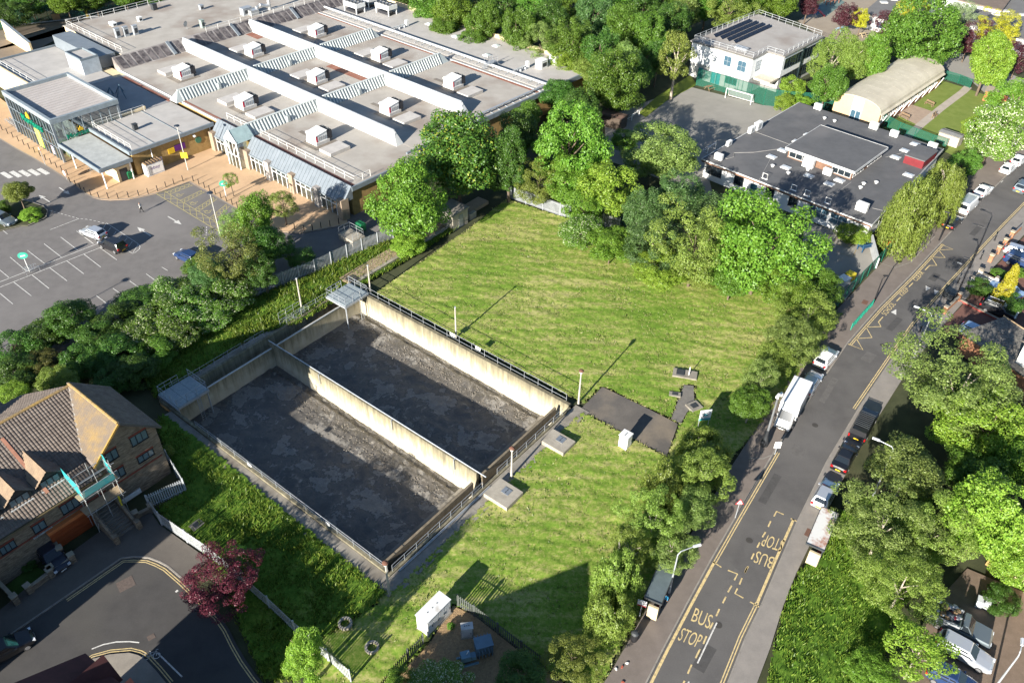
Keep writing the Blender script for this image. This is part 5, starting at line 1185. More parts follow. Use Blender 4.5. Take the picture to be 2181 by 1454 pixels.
def goal(u, v, az, w, h, d, lab, group=None):
 t = thing('football_goal', lab, 'goal', P(u, v), az, group)
 for x in (-w / 2, w / 2):
  MB().tube([(x, 0, 0), (x, 0, h)], 0.07, 6).build('post', wpaint, t)
  MB().tube([(x, 0, h), (x, d * 0.35, h), (x, d, 0.05), (x, 0, 0.05)], 0.045, 6).build('side_frame', wpaint, t)
 MB().tube([(-w / 2, 0, h), (w / 2, 0, h)], 0.07, 6).build('crossbar', wpaint, t)
 MB().tube([(-w / 2, d, 0.05), (w / 2, d, 0.05)], 0.045, 6).build('ground_bar', wpaint, t)
 nt = mesh_weave('goal_net', (0.7, 0.7, 0.7), 0.8)
 MB().face([(-w / 2, d * 0.35, h), (w / 2, d * 0.35, h), (w / 2, d, 0.05), (-w / 2, d, 0.05)]).build('net', nt, t)
def along(a, b): return azim(P(*a), P(*b))
goal(1571, 216, along((1543, 207), (1600, 223)), 5.3, 1.9, 1.5, 'large white football goal in front of the green mesh fence')
goal(1353, 252, along((1340, 256), (1366, 240)), 2.6, 1.1, 0.9, 'small white goal at the playground edge under the trees')
goal(1515, 322, along((1502, 328), (1530, 312)), 2.4, 1.2, 1.0, 'small white goal beside the dark school roof')
goal(1366, 290, along((1355, 285), (1378, 296)), 2.2, 1.1, 0.9, 'small white goal in the playground shade')
def bench(u, v, az, lab, group):
 t = thing('garden_bench', lab, 'bench', P(u, v), az, group)
 for k in range(3): BX(-0.9, 0.9, -0.22 + k * 0.15, -0.1 + k * 0.15, 0.42, 0.47).build('seat_slat', wood, t)
 for k in range(2): BX(-0.9, 0.9, 0.24, 0.28, 0.6 + k * 0.18, 0.73 + k * 0.18).build('back_slat', wood, t)
 for x in (-0.8, 0.8):
  for y in (-0.18, 0.22): BX(x - 0.04, x + 0.04, y - 0.04, y + 0.04, 0, 0.42 if y < 0 else 0.9).build('leg', wood, t)
for u, v, a in ((1978, 225, along((1965, 220), (1992, 232))), (1925, 252, along((1912, 247), (1938, 258))), (1990, 250, along((1983, 258), (2000, 244)))):
 bench(u, v, a, 'wooden bench round the hall garden terrace', 'benches in the hall garden')
def picnic(u, v, lab, mat):
 t = thing('picnic_table', lab, 'picnic table', P(u, v), 0.6)
 for k in range(4): BX(-0.9, 0.9, -0.4 + k * 0.2, -0.22 + k * 0.2, 0.72, 0.77).build('top_plank', mat, t)
 for y in (-0.8, 0.62): BX(-0.9, 0.9, y, y + 0.2, 0.42, 0.47).build('seat_plank', mat, t)
 for x in (-0.7, 0.7):
  MB().bar((x, -0.7, 0), (x, -0.2, 0.72), 0.08, 0.08).build('leg', mat, t); MB().bar((x, 0.7, 0), (x, 0.2, 0.72), 0.08, 0.08).build('leg', mat, t)
picnic(1511, 191, 'wooden picnic table against the green mesh fence', wood)
picnic(1790, 66, 'pale blue picnic table in the school play area', M('pale_blue_paint', (0.3, 0.46, 0.56), rough=0.6))
picnic(1836, 78, 'sand-coloured picnic table beside the golden tree', M('sand_paint', (0.5, 0.4, 0.24), rough=0.7))
def shed(u, v, az, w, d, h, lab, wm, rm, flat_roof=False):
 t = thing('garden_shed', lab, 'shed', P(u, v), az)
 BX(-w / 2, w / 2, -d / 2, d / 2, 0, h).build('wall', wm, t)
 rh = 0.15 if flat_roof else 0.6
 MB().loft([[(-w / 2 - 0.15, -d / 2 - 0.2, h - 0.05), (-w / 2 - 0.15, 0, h + rh), (-w / 2 - 0.15, d / 2 + 0.2, h - 0.05)], [(w / 2 + 0.15, -d / 2 - 0.2, h - 0.05), (w / 2 + 0.15, 0, h + rh), (w / 2 + 0.15, d / 2 + 0.2, h - 0.05)]]).build('roof', rm, t)
 BX(-0.5, 0.5, -d / 2 - 0.04, -d / 2, 0.05, 1.8).build('door', wm, t)
shed(2118, 215, along((2092, 218), (2135, 228)), 4.0, 2.6, 2.0, 'orange-red timber shed at the end of the hall garden path', M('orange_timber', (0.42, 0.15, 0.07), (0.34, 0.12, 0.06), scale=3), M('shed_felt', (0.2, 0.17, 0.14)))
shed(2020, 305, along((1997, 300), (2045, 316)), 3.6, 2.0, 1.9, 'pale shed with a grey felt roof behind the school', M('pale_timber', (0.42, 0.38, 0.3), scale=3), M('grey_shed_felt', (0.2, 0.2, 0.2)), True)
shed(1306, 268, along((1290, 262), (1325, 272)), 4.2, 2.4, 2.2, 'dark flat shed in the playground shade under the trees', M('dark_timber', (0.08, 0.06, 0.045), scale=3), M('rust_felt', (0.14, 0.09, 0.07)), True)
def climbing_frame():
 t = thing('climbing_frame', 'red-brown climbing frame in the school play area', 'climbing frame', P(1760, 12), 0.5)
 rb = M('red_brown_timber', (0.26, 0.10, 0.06), scale=3)
 for k in range(4):
  MB().bar((k * 1.4, 0, 0), (k * 1.4 + 0.4, 0.9, 2.3), 0.14, 0.14).build('leg', rb, t); MB().bar((k * 1.4 + 0.8, 1.8, 0), (k * 1.4 + 0.4, 0.9, 2.3), 0.14, 0.14).build('leg', rb, t)
 MB().bar((0.4, 0.9, 2.3), (4.6, 0.9, 2.3), 0.12, 0.12).build('top_beam', rb, t)
 for z in (0.8, 1.5): MB().bar((0.2, 0.4 * z, z), (4.5, 0.4 * z, z), 0.08, 0.08).build('rung', rb, t)
climbing_frame()
def slide():
 t = thing('slide', 'small red and blue slide in the school play area', 'slide', P(1738, 32), 0.9)
 BX(-0.4, 0.4, -0.4, 0.4, 1.1, 1.2).build('deck', M('play_blue', (0.02, 0.12, 0.4), rough=0.4), t)
 for x in (-0.35, 0.35):
  for y in (-0.35, 0.35): BX(x - 0.05, x + 0.05, y - 0.05, y + 0.05, 0, 2.0).build('post', MATS['play_blue'], t)
 MB().loft([[(-0.35, -0.4, 1.15), (0.35, -0.4, 1.15), (0.35, -0.4, 1.3), (-0.35, -0.4, 1.3)], [(-0.35, -2.2, 0.1), (0.35, -2.2, 0.1), (0.35, -2.2, 0.25), (-0.35, -2.2, 0.25)]]).build('chute', M('play_red', (0.5, 0.03, 0.03), rough=0.35), t)
slide()
yl = M('yard_paint', (0.3, 0.21, 0.09), rough=0.8)
for k, line in enumerate(([(1770, 498), (1745, 522), (1815, 548), (1830, 520)], [(1785, 505), (1775, 515), (1805, 527), (1818, 518)])):
 ribbon('yard_line', PX(line), 0.1, yl, -0.015, kind='structure')
# ------------------------------------------------------------------ brick house with tiled roofs at the cul-de-sac
HO = Fr(P(365, 1005, 0), D2R(52.1))
def onp(fr_, y, u, v):
 """local (x, z) on the vertical plane y = const of a frame, as measured in the photo"""
 d = FW + RT * ((u - 1090.5) / F_PX) + DN * ((v - 727.0) / F_PX); c = Vector((0, 0, CAM_H))
 o = fr_(0, y, 0); t = (o - c).dot(fr_.ey) / d.dot(fr_.ey); X = c + d * t
 return (X - o).dot(fr_.ex), X.z
brick_g = M('grey_brown_brick', (0.26, 0.205, 0.145), (0.12, 0.092, 0.066), scale=1.5, rough=0.92, fine=0.3, stretch=(1, 1, 4.5), contrast=(0.36, 0.64))
tile_b = M('brown_roof_tile', (0.19, 0.155, 0.128), (0.12, 0.096, 0.08), scale=1.6, rough=0.85, fine=0.25)
tile_l = M('lichen_roof_tile', (0.25, 0.17, 0.075), (0.165, 0.13, 0.098), scale=0.7, rough=0.9, fine=0.25, contrast=(0.45, 0.7))
lichen = M('lichen_ridge', (0.36, 0.23, 0.07), (0.22, 0.16, 0.09), scale=1.5, rough=0.9)
house = thing('tiled_house', 'brown brick house with pantiled roofs, dormers and an orange garage door', 'house', HO.o, HO.az)
def tiled(parent, a, b, c, d, mat, pitch=0.3, course=0.34, clip=None, name='roof_tiles'):
 """pantiles over the quad a(eave start) b(eave end) c(ridge end) d(ridge start): every tile is a curved, lapped piece"""
 a, b, c, d = (Vector(q) for q in (a, b, c, d)); n = (b - a).cross(d - a).normalized()
 if n.z < 0: n = -n
 L = ((b - a).length + (c - d).length) / 2; Hh = (d - a).length
 nx = int(max((b - a).length, (c - d).length) / pitch); ny = int(Hh / course); vs = []; fs = []
 prof = [(0.0, 0.0), (0.22, 0.03), (0.5, 0.048), (0.78, 0.03), (1.0, 0.0)]
 for j in range(ny):
  for i in range(nx):
   row = []
   for dj, lift in ((0, 0.065), (1.12, 0.0)):
    v = min((j + dj) / ny, 1.0); e0 = a.lerp(d, v); e1 = b.lerp(c, v)
    for pu, pz in prof:
     p = e0.lerp(e1, (i + pu) / nx) + n * (pz + lift + 0.02); row.append(p)
   if clip and not clip((row[2] + row[7]) / 2): continue
   k = len(vs); vs += row
   for q in range(4): fs.append([k + q, k + q + 1, k + 6 + q, k + 5 + q])
 mb = MB(); mb._add(vs, fs)
 return mb.build(name, mat, parent, kind='stuff')
EV, RZ = 5.35, 9.35
yr = 8.2
# walls
MB().prism([(-26, -0.1), (-6.3, -0.1), (-6.3, 13.6), (-26, 13.6)], -0.1, 5.3).build('wall', brick_g, house)
MB().loft([[(-6.3, y, -0.1), (0, y, -0.1), (0, y, 6.6), (-3.15, y, 9.35), (-6.3, y, 6.6)] for y in (0, 8.5)]).build('wall', brick_g, house)
# roof decks
def deck(pts, th=0.12):
 pts = [Vector(p) for p in pts]; n = (pts[1] - pts[0]).cross(pts[2] - pts[0]).normalized()
 if n.z < 0: n = -n
 return MB().loft([[p - n * th for p in pts], pts]).build('roof_deck', tile_b, house)
deck([(-26, -0.55, EV), (-6.2, -0.55, EV), (-6.2, 1.9, 6.5), (-3.15, yr, RZ), (-26, yr, RZ)])
deck([(-26, yr, RZ), (-3.15, yr, RZ), (-6, 13.9, 6.7), (-26, 13.9, 6.7)])
vx = lambda p: p.x < -6.25 + max(0.0, (p.y - 1.9) / (yr - 1.9)) * 3.1
tiled(house, (-26, -0.55, EV), (-3.1, -0.55, EV), (-3.1, yr, RZ), (-26, yr, RZ), tile_b, clip=lambda p: vx(p))
deck([(-6.55, -0.3, 6.42), (-3.15, -0.3, 9.5), (-3.15, yr, 9.5), (-6.4, 1.9, 6.55)])
tiled(house, (-6.5, -0.3, 6.45), (-6.5, yr, 6.45), (-3.15, yr, 9.5), (-3.15, -0.3, 9.5), tile_l, pitch=0.28, course=0.3, clip=lambda p: not vx(p + Vector((0.15, 0, 0))))
deck([(0.35, -0.3, 6.4), (0.35, 8.7, 6.4), (-3.15, 8.7, 9.5), (-3.15, -0.3, 9.5)])
tiled(house, (0.35, -0.3, 6.42), (0.35, 8.7, 6.42), (-3.15, 8.7, 9.5), (-3.15, -0.3, 9.5), tile_b, pitch=0.28, course=0.3)
tiled(house, (-26, 13.9, 6.7), (-6, 13.9, 6.7), (-3.15, yr, RZ), (-26, yr, RZ), tile_b)
# rear wing
MB().loft([[(-13.6, y, -0.1), (-8.0, y, -0.1), (-8.0, y, 6.3), (-10.8, y, 8.6), (-13.6, y, 6.3)] for y in (9.5, 17.5)]).build('wall', brick_g, house)
tiled(house, (-13.9, 9.0, 6.2), (-13.9, 17.7, 6.2), (-10.8, 17.7, 8.75), (-10.8, 9.0, 8.75), tile_b)
tiled(house, (-7.7, 9.0, 6.2), (-7.7, 17.7, 6.2), (-10.8, 17.7, 8.75), (-10.8, 9.0, 8.75), tile_b)
def ridge_tiles(p0, p1, mat, n):
 a = Vector(p0); b = Vector(p1); d = (b - a) / n; dn = d.normalized(); s = dn.cross(Vector((0, 0, 1))).normalized()
 mb = MB()
 for q in (0, 1.02): pass
 ring = lambda p: [p + s * 0.17 * math.cos(math.pi * k / 4) + Vector((0, 0, 0.14 * math.sin(math.pi * k / 4))) for k in range(5)]
 me = MB().loft([ring(Vector((0, 0, 0))), ring(d * 0.97)], caps=True).mesh('ridge_tile', mat)
 for k in range(n): put('ridge_tile', me, house, a + d * k + Vector((0, 0, 0.006 * (k % 2))))
ridge_tiles((-26, yr, RZ + 0.06), (-3.2, yr, RZ + 0.06), lichen, 46)
ridge_tiles((-3.15, -0.3, 9.58), (-3.15, 8.3, 9.58), lichen, 18)
for k in range(11):                              # pale valley flashing
 a = Vector((-6.3, 1.9, 6.62)).lerp(Vector((-3.2, yr, RZ + 0.12)), k / 11); b = Vector((-6.3, 1.9, 6.62)).lerp(Vector((-3.2, yr, RZ + 0.12)), (k + 0.94) / 11)
 MB().bar(a, b, 0.22, 0.10).build('valley_tile', M('valley_mortar', (0.40, 0.37, 0.33), scale=2), house)
MB().bar((-10.6, 0.6, 5.95), (-10.6, 6.9, 8.82), 0.3, 0.14).build('party_strip', M('salmon_strip', (0.42, 0.20, 0.13), scale=2), house)
barge = M('barge_lichen', (0.36, 0.22, 0.055), scale=2)
MB().bar((-6.55, -0.38, 6.45), (-3.15, -0.38, 9.52), 0.14, 0.2).build('barge_board', barge, house); MB().bar((0.4, -0.38, 6.4), (-3.15, -0.38, 9.52), 0.14, 0.2).build('barge_board', steel_dk, house)
BX(-26, -6.5, -0.72, -0.58, EV - 0.14, EV - 0.02).build('gutter', M('gutter_brown', (0.14, 0.11, 0.06), rough=0.6), house)
# windows
dkf = M('dark_window_frame', (0.02, 0.02, 0.024), rough=0.5); redl = M('red_lintel', (0.22, 0.06, 0.04), scale=3)
sky_pane = glass('curtained_glass', (0.12, 0.17, 0.19), 0.15, 0.6)
def px_window(tl, br, y, n):
 x0, z1 = onp(HO, y, *tl); x1, z0 = onp(HO, y, *br)
 w = win(house, x0, x1, z0, z1, y, n, frame=dkf, pane=sky_pane)
 BX(x0 - 0.1, x1 + 0.1, y - 0.05, y, z1 + 0.075, z1 + 0.26).build('lintel', redl, w)
for tl, br, n in (((276, 934), (315.6, 930), 3), ((291.8, 975), (328.6, 965.6), 3), ((223, 968), (253, 970.6), 2), ((239, 1006.7), (267.7, 1007.4), 2)): px_window(tl, br, 0.0, n)
for tl, br, n in (((127, 1079.5), (170, 1073), 3), ((67.6, 1122.5), (100, 1120), 2), ((-2.5, 1169), (35.6, 1162), 3)): px_window(tl, br, -0.1, n)
BX(-26, -6.35, -0.16, -0.1, 2.95, 3.12).build('string_course', redl, house); BX(-5.6, -0.3, -0.06, 0.0, 2.75, 2.92).build('string_course', redl, house)
orange = M('orange_door', (0.33, 0.075, 0.022), (0.27, 0.06, 0.02), scale=1, rough=0.5)
gx0, gz1 = onp(HO, -0.1, 105.6, 1143); gx1, gz0 = onp(HO, -0.1, 204, 1116)
gd = BX(gx0, gx1, -0.2, -0.1, 0.0, 2.35).build('garage_door', orange, house)
for k in range(4): BX(gx0 + 0.05, gx1 - 0.05, -0.23, -0.2, 0.12 + k * 0.55, 0.6 + k * 0.55).build('door_panel', orange, gd)
BX(gx0 - 0.1, gx1 + 0.1, -0.55, -0.1, 2.4, 2.75).build('garage_lintel', M('orange_lintel', (0.55, 0.17, 0.055), rough=0.6), house)
sx0, sz1 = onp(HO, -0.1, 69.5, 1143.4); sx1, sz0 = onp(HO, -0.1, 111, 1121)
sz = (sz0 + sz1) / 2
sb = BX(sx0, sx1, -0.14, -0.1, sz - 0.2, sz + 0.2).build('name_board', M('pale_board', (0.42, 0.45, 0.46), rough=0.6), house)
text_at('INGRAM HOUSE', steel_dk, (sx0 + 0.1, -0.15, sz - 0.12), (sx1 - 0.1, -0.15, sz - 0.12), (sx0 + 0.1, -0.15, sz + 0.12), 'board_lettering', sb, depth=0.004)
# dormers
def dormer(cx, y=1.15):
 zb = EV + (y + 0.55) / (yr + 0.55) * (RZ - EV); w = 1.05; h = 0.85; ap = zb + h + 0.95
 d = MB().loft([[(cx - w, yy, zb - 0.3), (cx + w, yy, zb - 0.3), (cx + w, yy, zb + h), (cx, yy, ap - 0.12), (cx - w, yy, zb + h)] for yy in (y, y + 3.6)]).build('dormer', M('dormer_cheek', (0.06, 0.05, 0.045), scale=2), house)
 for s in (-1, 1):
  tiled(d, (cx + s * (w + 0.25), y - 0.25, zb + h - 0.2), (cx + s * (w + 0.25), y + 4.2, zb + h - 0.2), (cx, y + 4.8, ap), (cx, y - 0.25, ap), tile_b if s > 0 else M('dormer_tile', (0.30, 0.215, 0.14), (0.22, 0.16, 0.11), scale=1.5, fine=0.2), pitch=0.28, course=0.3, name='dormer_tiles')
 f = win(d, cx - 0.85, cx + 0.85, zb + 0.05, zb + 0.8, y, 3, frame=dkf, pane=sky_pane)
 BX(cx - w, cx + w, y - 0.35, y, zb - 0.12, zb - 0.03).build('sill', M('lead_sill', (0.5, 0.52, 0.52), rough=0.5), d)
for u, v in ((112, 1035), (50, 1080), (-12, 1128)):
 dormer(onp(HO, 1.15, u, v)[0])
for u, v in ((147, 912), (5, 968), (22, 985), (42, 1008)):
 # roof vents: find the spot on the slope
 for zz in [x * 0.05 for x in range(110, 190)]:
  q = P(u, v, zz); lx, ly = HO.inv(q); zr = EV + (ly + 0.55) / (yr + 0.55) * (RZ - EV)
  if zz <= zr: break
 vt = MB().cyl(lx, ly, zz - 0.2, zz + 0.5, 0.1, 0.1, 8).build('flue', wpaint, house)
 MB().cyl(lx, ly, zz + 0.45, zz + 0.6, 0.17, 0.14, 8).build('cowl', wpaint, vt)
for (u, v) in ((106, 888), (36, 928)):
 for zz in [x * 0.05 for x in range(110, 190)]:
  q = P(u, v, zz); lx, ly = HO.inv(q); zr = EV + (ly + 0.55) / (yr + 0.55) * (RZ - EV)
  if zz <= zr: break
 BX(lx - 0.28, lx + 0.28, ly - 0.22, ly + 0.22, zz, zz + 0.2).build('vent_tile', steel_dk, house)
# entrance stairs between garage and gable
stone = M('stair_stone', (0.20, 0.175, 0.14), (0.15, 0.13, 0.105), scale=1.5)
for k in range(10):
 BX(-8.1, -6.2, -3.4 + k * 0.32, -3.4 + (k + 1) * 0.32 - 0.01, 0, 0.18 * (k + 1)).build('step', stone, house)
for x in (-8.45, -6.15):
 MB().loft([[(x, -3.6, 0), (x + 0.3, -3.6, 0), (x + 0.3, -3.6, 0.75), (x, -3.6, 0.75)], [(x, -0.12, 0), (x + 0.3, -0.12, 0), (x + 0.3, -0.12, 2.7), (x, -0.12, 2.7)]]).build('stair_wall', brick_g, house)
 BX(x - 0.08, x + 0.38, -4.1, -3.6, 0, 1.1).build('stair_pillar', brick_g, house)
 MB().tube([(x + 0.15, -3.6, 1.3), (x + 0.15, -0.2, 3.2)], 0.03, 5).build('handrail', steel_dk, house)
# scaffold at the valley
def scaffold():
 t = thing('scaffold', 'pole scaffold with timber decks and teal netting against the house gable', 'scaffold', HO(-7.6, -1.6, 0), HO.az)
 pole = M('scaffold_pole', (0.45, 0.46, 0.45), rough=0.5, metal=0.4); bd = M('scaffold_board', (0.44, 0.34, 0.22), (0.36, 0.27, 0.17), scale=3)
 for x in (-1.1, 0.5, 2.0):
  for y in (0.0, 1.2):
   MB().tube([(x, y, 0.3), (x, y, 7.6)], 0.035, 6).build('upright', pole, t)
 for z in (2.9, 4.9, 5.9, 6.9):
  for y in (0.0, 1.2): MB().tube([(-1.5, y, z), (2.4, y, z)], 0.035, 6).build('ledger', pole, t)
  for x in (-1.1, 2.0): MB().tube([(x, -0.3, z), (x, 1.6, z)], 0.035, 6).build('transom', pole, t)
 for z in (3.0, 5.0):
  for k in range(5): BX(-1.5, 2.3, 0.05 + k * 0.235, 0.27 + k * 0.235, z, z + 0.04).build('board', bd, t)
 net = mesh_weave('teal_net', (0.03, 0.36, 0.38), 0.25)
 MB().face([(-1.15, 0.0, 5.1), (-1.15, 2.6, 5.6), (-1.15, 2.6, 7.4), (-1.15, 0.0, 6.9)]).build('debris_net', net, t)
 MB().face([(-1.1, -0.04, 5.1), (2.0, -0.04, 5.1), (2.0, -0.04, 5.9), (-1.1, -0.04, 5.9)]).build('debris_net', net, t)
 MB().face([(2.04, 0, 5.1), (2.04, 1.2, 5.1), (2.04, 1.2, 7.6), (2.04, 0.9, 7.6)]).build('debris_net', net, t)
 for k in range(3): MB().tube([(-1.1 + k * 1.5, 0, 0.5), (0.0 + k * 0.9, 1.2, 2.9)], 0.03, 5).build('brace', pole, t)
 MB().tube([(1.6, -0.1, 1.4), (1.6, -0.1, 3.0)], 0.09, 6).build('yellow_sleeve', M('yellow_plastic', (0.6, 0.5, 0.03), rough=0.5), t)
scaffold()
# front boundary walls, gate pillars, bins
def low_wall(lab, a, b, h=0.75, mat=brick_g, pillars=True):
 A = P(*a); B = P(*b); t = thing('boundary_wall', lab, 'wall', A, azim(A, B)); L = (B - A).length
 BX(0, L, -0.12, 0.12, -0.05, h).build('brickwork', mat, t)
 BX(-0.02, L + 0.02, -0.16, 0.16, h, h + 0.07).build('coping', M('pale_coping', (0.34, 0.29, 0.22), scale=2), t)
 if pillars:
  for x in (0, L):
   BX(x - 0.24, x + 0.24, -0.24, 0.24, -0.05, h + 0.35).build('pillar', mat, t); BX(x - 0.29, x + 0.29, -0.29, 0.29, h + 0.35, h + 0.45).build('pillar_cap', MATS['pale_coping'], t)
low_wall('low brick garden wall with pillars before the shaded front lawn', (66, 1262), (112, 1228))
low_wall('low brick garden wall between the driveway car and the pavement', (114, 1222), (158, 1196))
low_wall('short brick wall and pillar beside the entrance stairs', (292, 1104), (325, 1088), 0.6)
low_wall('brick wall dividing the garage drive from the parked dark car', (112, 1150), (135, 1185), 1.0)
low_wall('brick wall beside the far front steps', (0, 1245), (38, 1285), 0.8)
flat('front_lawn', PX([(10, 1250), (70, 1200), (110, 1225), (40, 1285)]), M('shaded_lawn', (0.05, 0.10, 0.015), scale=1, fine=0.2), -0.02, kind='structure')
def wheelie(loc, az, mat, lab, group=None):
 t = thing('wheelie_bin', lab, 'bin', loc, az, group)
 MB().loft([[(-0.24, -0.28, 0.08), (0.24, -0.28, 0.08), (0.24, 0.28, 0.08), (-0.24, 0.28, 0.08)], [(-0.29, -0.36, 0.98), (0.29, -0.36, 0.98), (0.29, 0.34, 0.98), (-0.29, 0.34, 0.98)]]).build('body', mat, t)
 BX(-0.31, 0.31, -0.4, 0.36, 0.98, 1.06).build('lid', mat, t)
 for x in (-0.25, 0.25): MB().tube([(x - 0.03, 0.3, 0.1), (x + 0.03, 0.3, 0.1)], 0.1, 8).build('wheel', rubber, t)
 MB().tube([(-0.25, 0.42, 0.95), (0.25, 0.42, 0.95)], 0.025, 5).build('handle', rubber, t)
def meters():
 for k in range(5):
  x, z = onp(HO, 0.0, 266 + k * 7.5, 1068 - k * 5.2)
  BX(x - 0.2, x + 0.2, -0.16, 0.0, max(z - 0.3, 0.15), max(z + 0.25, 0.65)).build('meter_box', wpaint, house)
meters()

# ------------------------------------------------------------------ neighbouring houses along the lower edge (their roofs and shadows reach into view)
def gable_house(name, lab, loc, az, w, l, eave, apex, wm, rm, cat='house'):
 t = thing(name, lab, cat, loc, az)
 MB().loft([[(-w / 2, y, -0.1), (w / 2, y, -0.1), (w / 2, y, eave), (0, y, apex - 0.1), (-w / 2, y, eave)] for y in (0, l)]).build('wall', wm, t)
 for s in (-1, 1):
  MB().loft([[(s * (w / 2 + 0.3), y, eave - 0.25), (0, y, apex), (0, y, apex + 0.12), (s * (w / 2 + 0.3), y, eave - 0.1)] for y in (-0.3, l + 0.3)]).build('roof', rm, t)
 for k in range(2):
  for z in (0.9, 3.4): win(t, -w / 2 + 1.2 + k * (w - 4.4), -w / 2 + 3.2 + k * (w - 4.4), z, z + 1.2, 0.0, 2, frame=wpaint)
 for k in range(2):
  for z in (0.9, 3.4): win(t, 1.5 + k * 4, 3.3 + k * 4, z, z + 1.2, w / 2, 2, frame=wpaint, axis='y', sgn=1)
 BX(-0.5, 0.5, -0.06, 0.0, 0, 2.1).build('door', orange, t)
 BX(-0.4, 0.4, l * 0.6, l * 0.6 + 0.7, apex - 0.5, apex + 0.9).build('chimney', wm, t)
 return t
S = Vector((math.cos(D2R(56.8)), math.sin(D2R(56.8)), 0)); Nn = Vector((-S.y, S.x, 0))
red_rt = M('dark_red_roof', (0.085, 0.03, 0.03), (0.06, 0.022, 0.022), scale=1.2, rough=0.8)
pinkw = M('pink_brick', (0.38, 0.20, 0.14), (0.3, 0.155, 0.11), scale=2, fine=0.2)
# ridge runs across the sun: stands with its end gables towards the cul-de-sac
rh = gable_house('red_roof_house', 'dark red roofed brick house at the corner of the cul-de-sac', S * 5.6 + Nn * 44.9, D2R(56.8) + math.pi, 9.0, 10.2, 5.4, 8.0, pinkw, red_rt)
rh.rotation_euler[2] = math.atan2(-Nn.y, -Nn.x) - math.pi / 2
for k, q in enumerate((42.8, 39.6)):
 p = S * 9.2 + Nn * q
 tt = MB().loft([[(-1.3, y, 4.6), (1.3, y, 4.6), (0, y, 6.9)] for y in (-1.6, 1.2)]); loc = p
 o = tt.build('front_gable', red_rt, rh); o.matrix_parent_inverse = Matrix(); 
 wm_ = Matrix.Translation((p.x, p.y, 0)) @ Matrix.Rotation(D2R(56.8) + math.pi / 2, 4, 'Z')
 pm_ = Matrix.Translation(rh.location) @ Matrix.Rotation(rh.rotation_euler[2], 4, 'Z')
 o.matrix_local = pm_.inverted() @ wm_
gable_house('gabled_house', 'gabled brick house standing below the grass field', S * 17.4 + Nn * 19.2, D2R(56.8) + math.pi / 2, 12.0, 13.0, 5.5, 9.0, brick_g, tile_b)
gable_house('tall_brick_house', 'tall brick house across the cul-de-sac from the tiled house', S * -1.0 + Nn * 53.6, math.atan2(Nn.y, Nn.x) - math.pi / 2, 9.0, 26.0, 8.2, 11.2, brick_g, tile_b)
# ------------------------------------------------------------------ car park and shop forecourt
flat('car_park', PX([(-260, 160), (60, 230), (480, 300), (800, 462), (835, 500), (770, 525), (660, 570), (560, 615), (420, 640), (260, 740), (60, 780), (-200, 900), (-320, 500)]), asphalt, 0.0, kind='structure')
CP = bpy.data.objects['car_park']
edge = [(-60, 250), (0, 297), (33, 317), (70, 337), (104.5, 358), (140, 381), (170.6, 404.5), (184, 414), (198, 421), (214, 425), (234, 427), (275, 425), (304, 419), (333, 413), (404, 388), (450, 414), (509, 449), (560, 478), (600, 494), (640, 497), (690, 488), (742, 478)]
fore = PX(edge + [(736, 463), (455, 308), (300, 300), (100, 285), (0, 210), (-60, 190)])
slab('forecourt', fore, -0.1, 0.11, buff, kind='structure')
kl = PX(edge)
kb = ribbon('kerb', kl, 0.22, kerb_mat, 0.122, kind=None, parent=bpy.data.objects['forecourt'])
def line(pts, w, mat=road_white, z=0.014, parent=None, name='painted_line'):
 return ribbon(name, [p if isinstance(p, Vector) else P(*p) for p in pts], w, mat, z, parent or CP)
# bay lines: two rows back to back, measured along the spine
sp0, sp1 = P(0, 598.5), P(205, 517.5); dv = (sp1 - sp0).normalized(); bd = Vector((dv.y, -dv.x, 0))
zf = lambda x, y: (x / 3.635, 300 + y / 3.635)
for a, b in (((0, 1092), (790, 783)), ((0, 1133), (800, 817))): line([zf(*a), zf(*b)], 0.10)
for a, b in (((78, 900), (208, 1010)), ((213, 848), (345, 950)), ((342, 797), (475, 900)), ((470, 745), (600, 845)), ((593, 698), (725, 798)), ((0, 1000), (70, 1058)),
    ((105, 1092), (243, 1200)), ((245, 1035), (380, 1143)), ((385, 982), (520, 1085)), ((518, 930), (650, 1030)), ((650, 878), (780, 977)), ((775, 828), (905, 922)), ((0, 1180), (100, 1263)),
    ((745, 1197), (827, 1260)), ((875, 1142), (955, 1198)), ((1005, 1085), (1100, 1152)), ((1133, 1030), (1215, 1090)), ((1252, 977), (1300, 1005)), ((390, 688), (612, 603)), ((0, 675), (58, 722))):
 line([zf(*a), zf(*b)], 0.10)
# hatched end of the row
for pts in ([(825, 637), (1060, 790), (1085, 815), (1080, 838), (1050, 862), (1028, 872)], [(1028, 872), (955, 830)], [(790, 690), (822, 640)], [(820, 720), (858, 672)], [(870, 745), (900, 700)], [(905, 772), (945, 728)], [(945, 800), (985, 752)], [(985, 835), (1025, 778)], [(1030, 865), (1068, 805)]):
 line([zf(*p) for p in pts], 0.09)
def dashes(pts, n, w, mat, duty=0.55, z=0.014):
 pts = [P(*p) for p in pts]; seg = [(b - a).length for a, b in zip(pts, pts[1:])]; L = sum(seg)
 def at(s):
  for a, b, l in zip(pts, pts[1:], seg):
   if s <= l: return a.lerp(b, s / l)
   s -= l
  return pts[-1]
 for k in range(n):
  s0 = L * k / n; line([at(s0), at(s0 + L / n * duty * 0.5), at(s0 + L / n * duty)], w, mat, z)
dashes([zf(385, 540), zf(600, 600), zf(700, 612), zf(820, 640)], 14, 0.10, road_white)
dashes([zf(1600, 665), zf(1598, 730), zf(1565, 790), zf(1510, 835)], 8, 0.10, road_white)
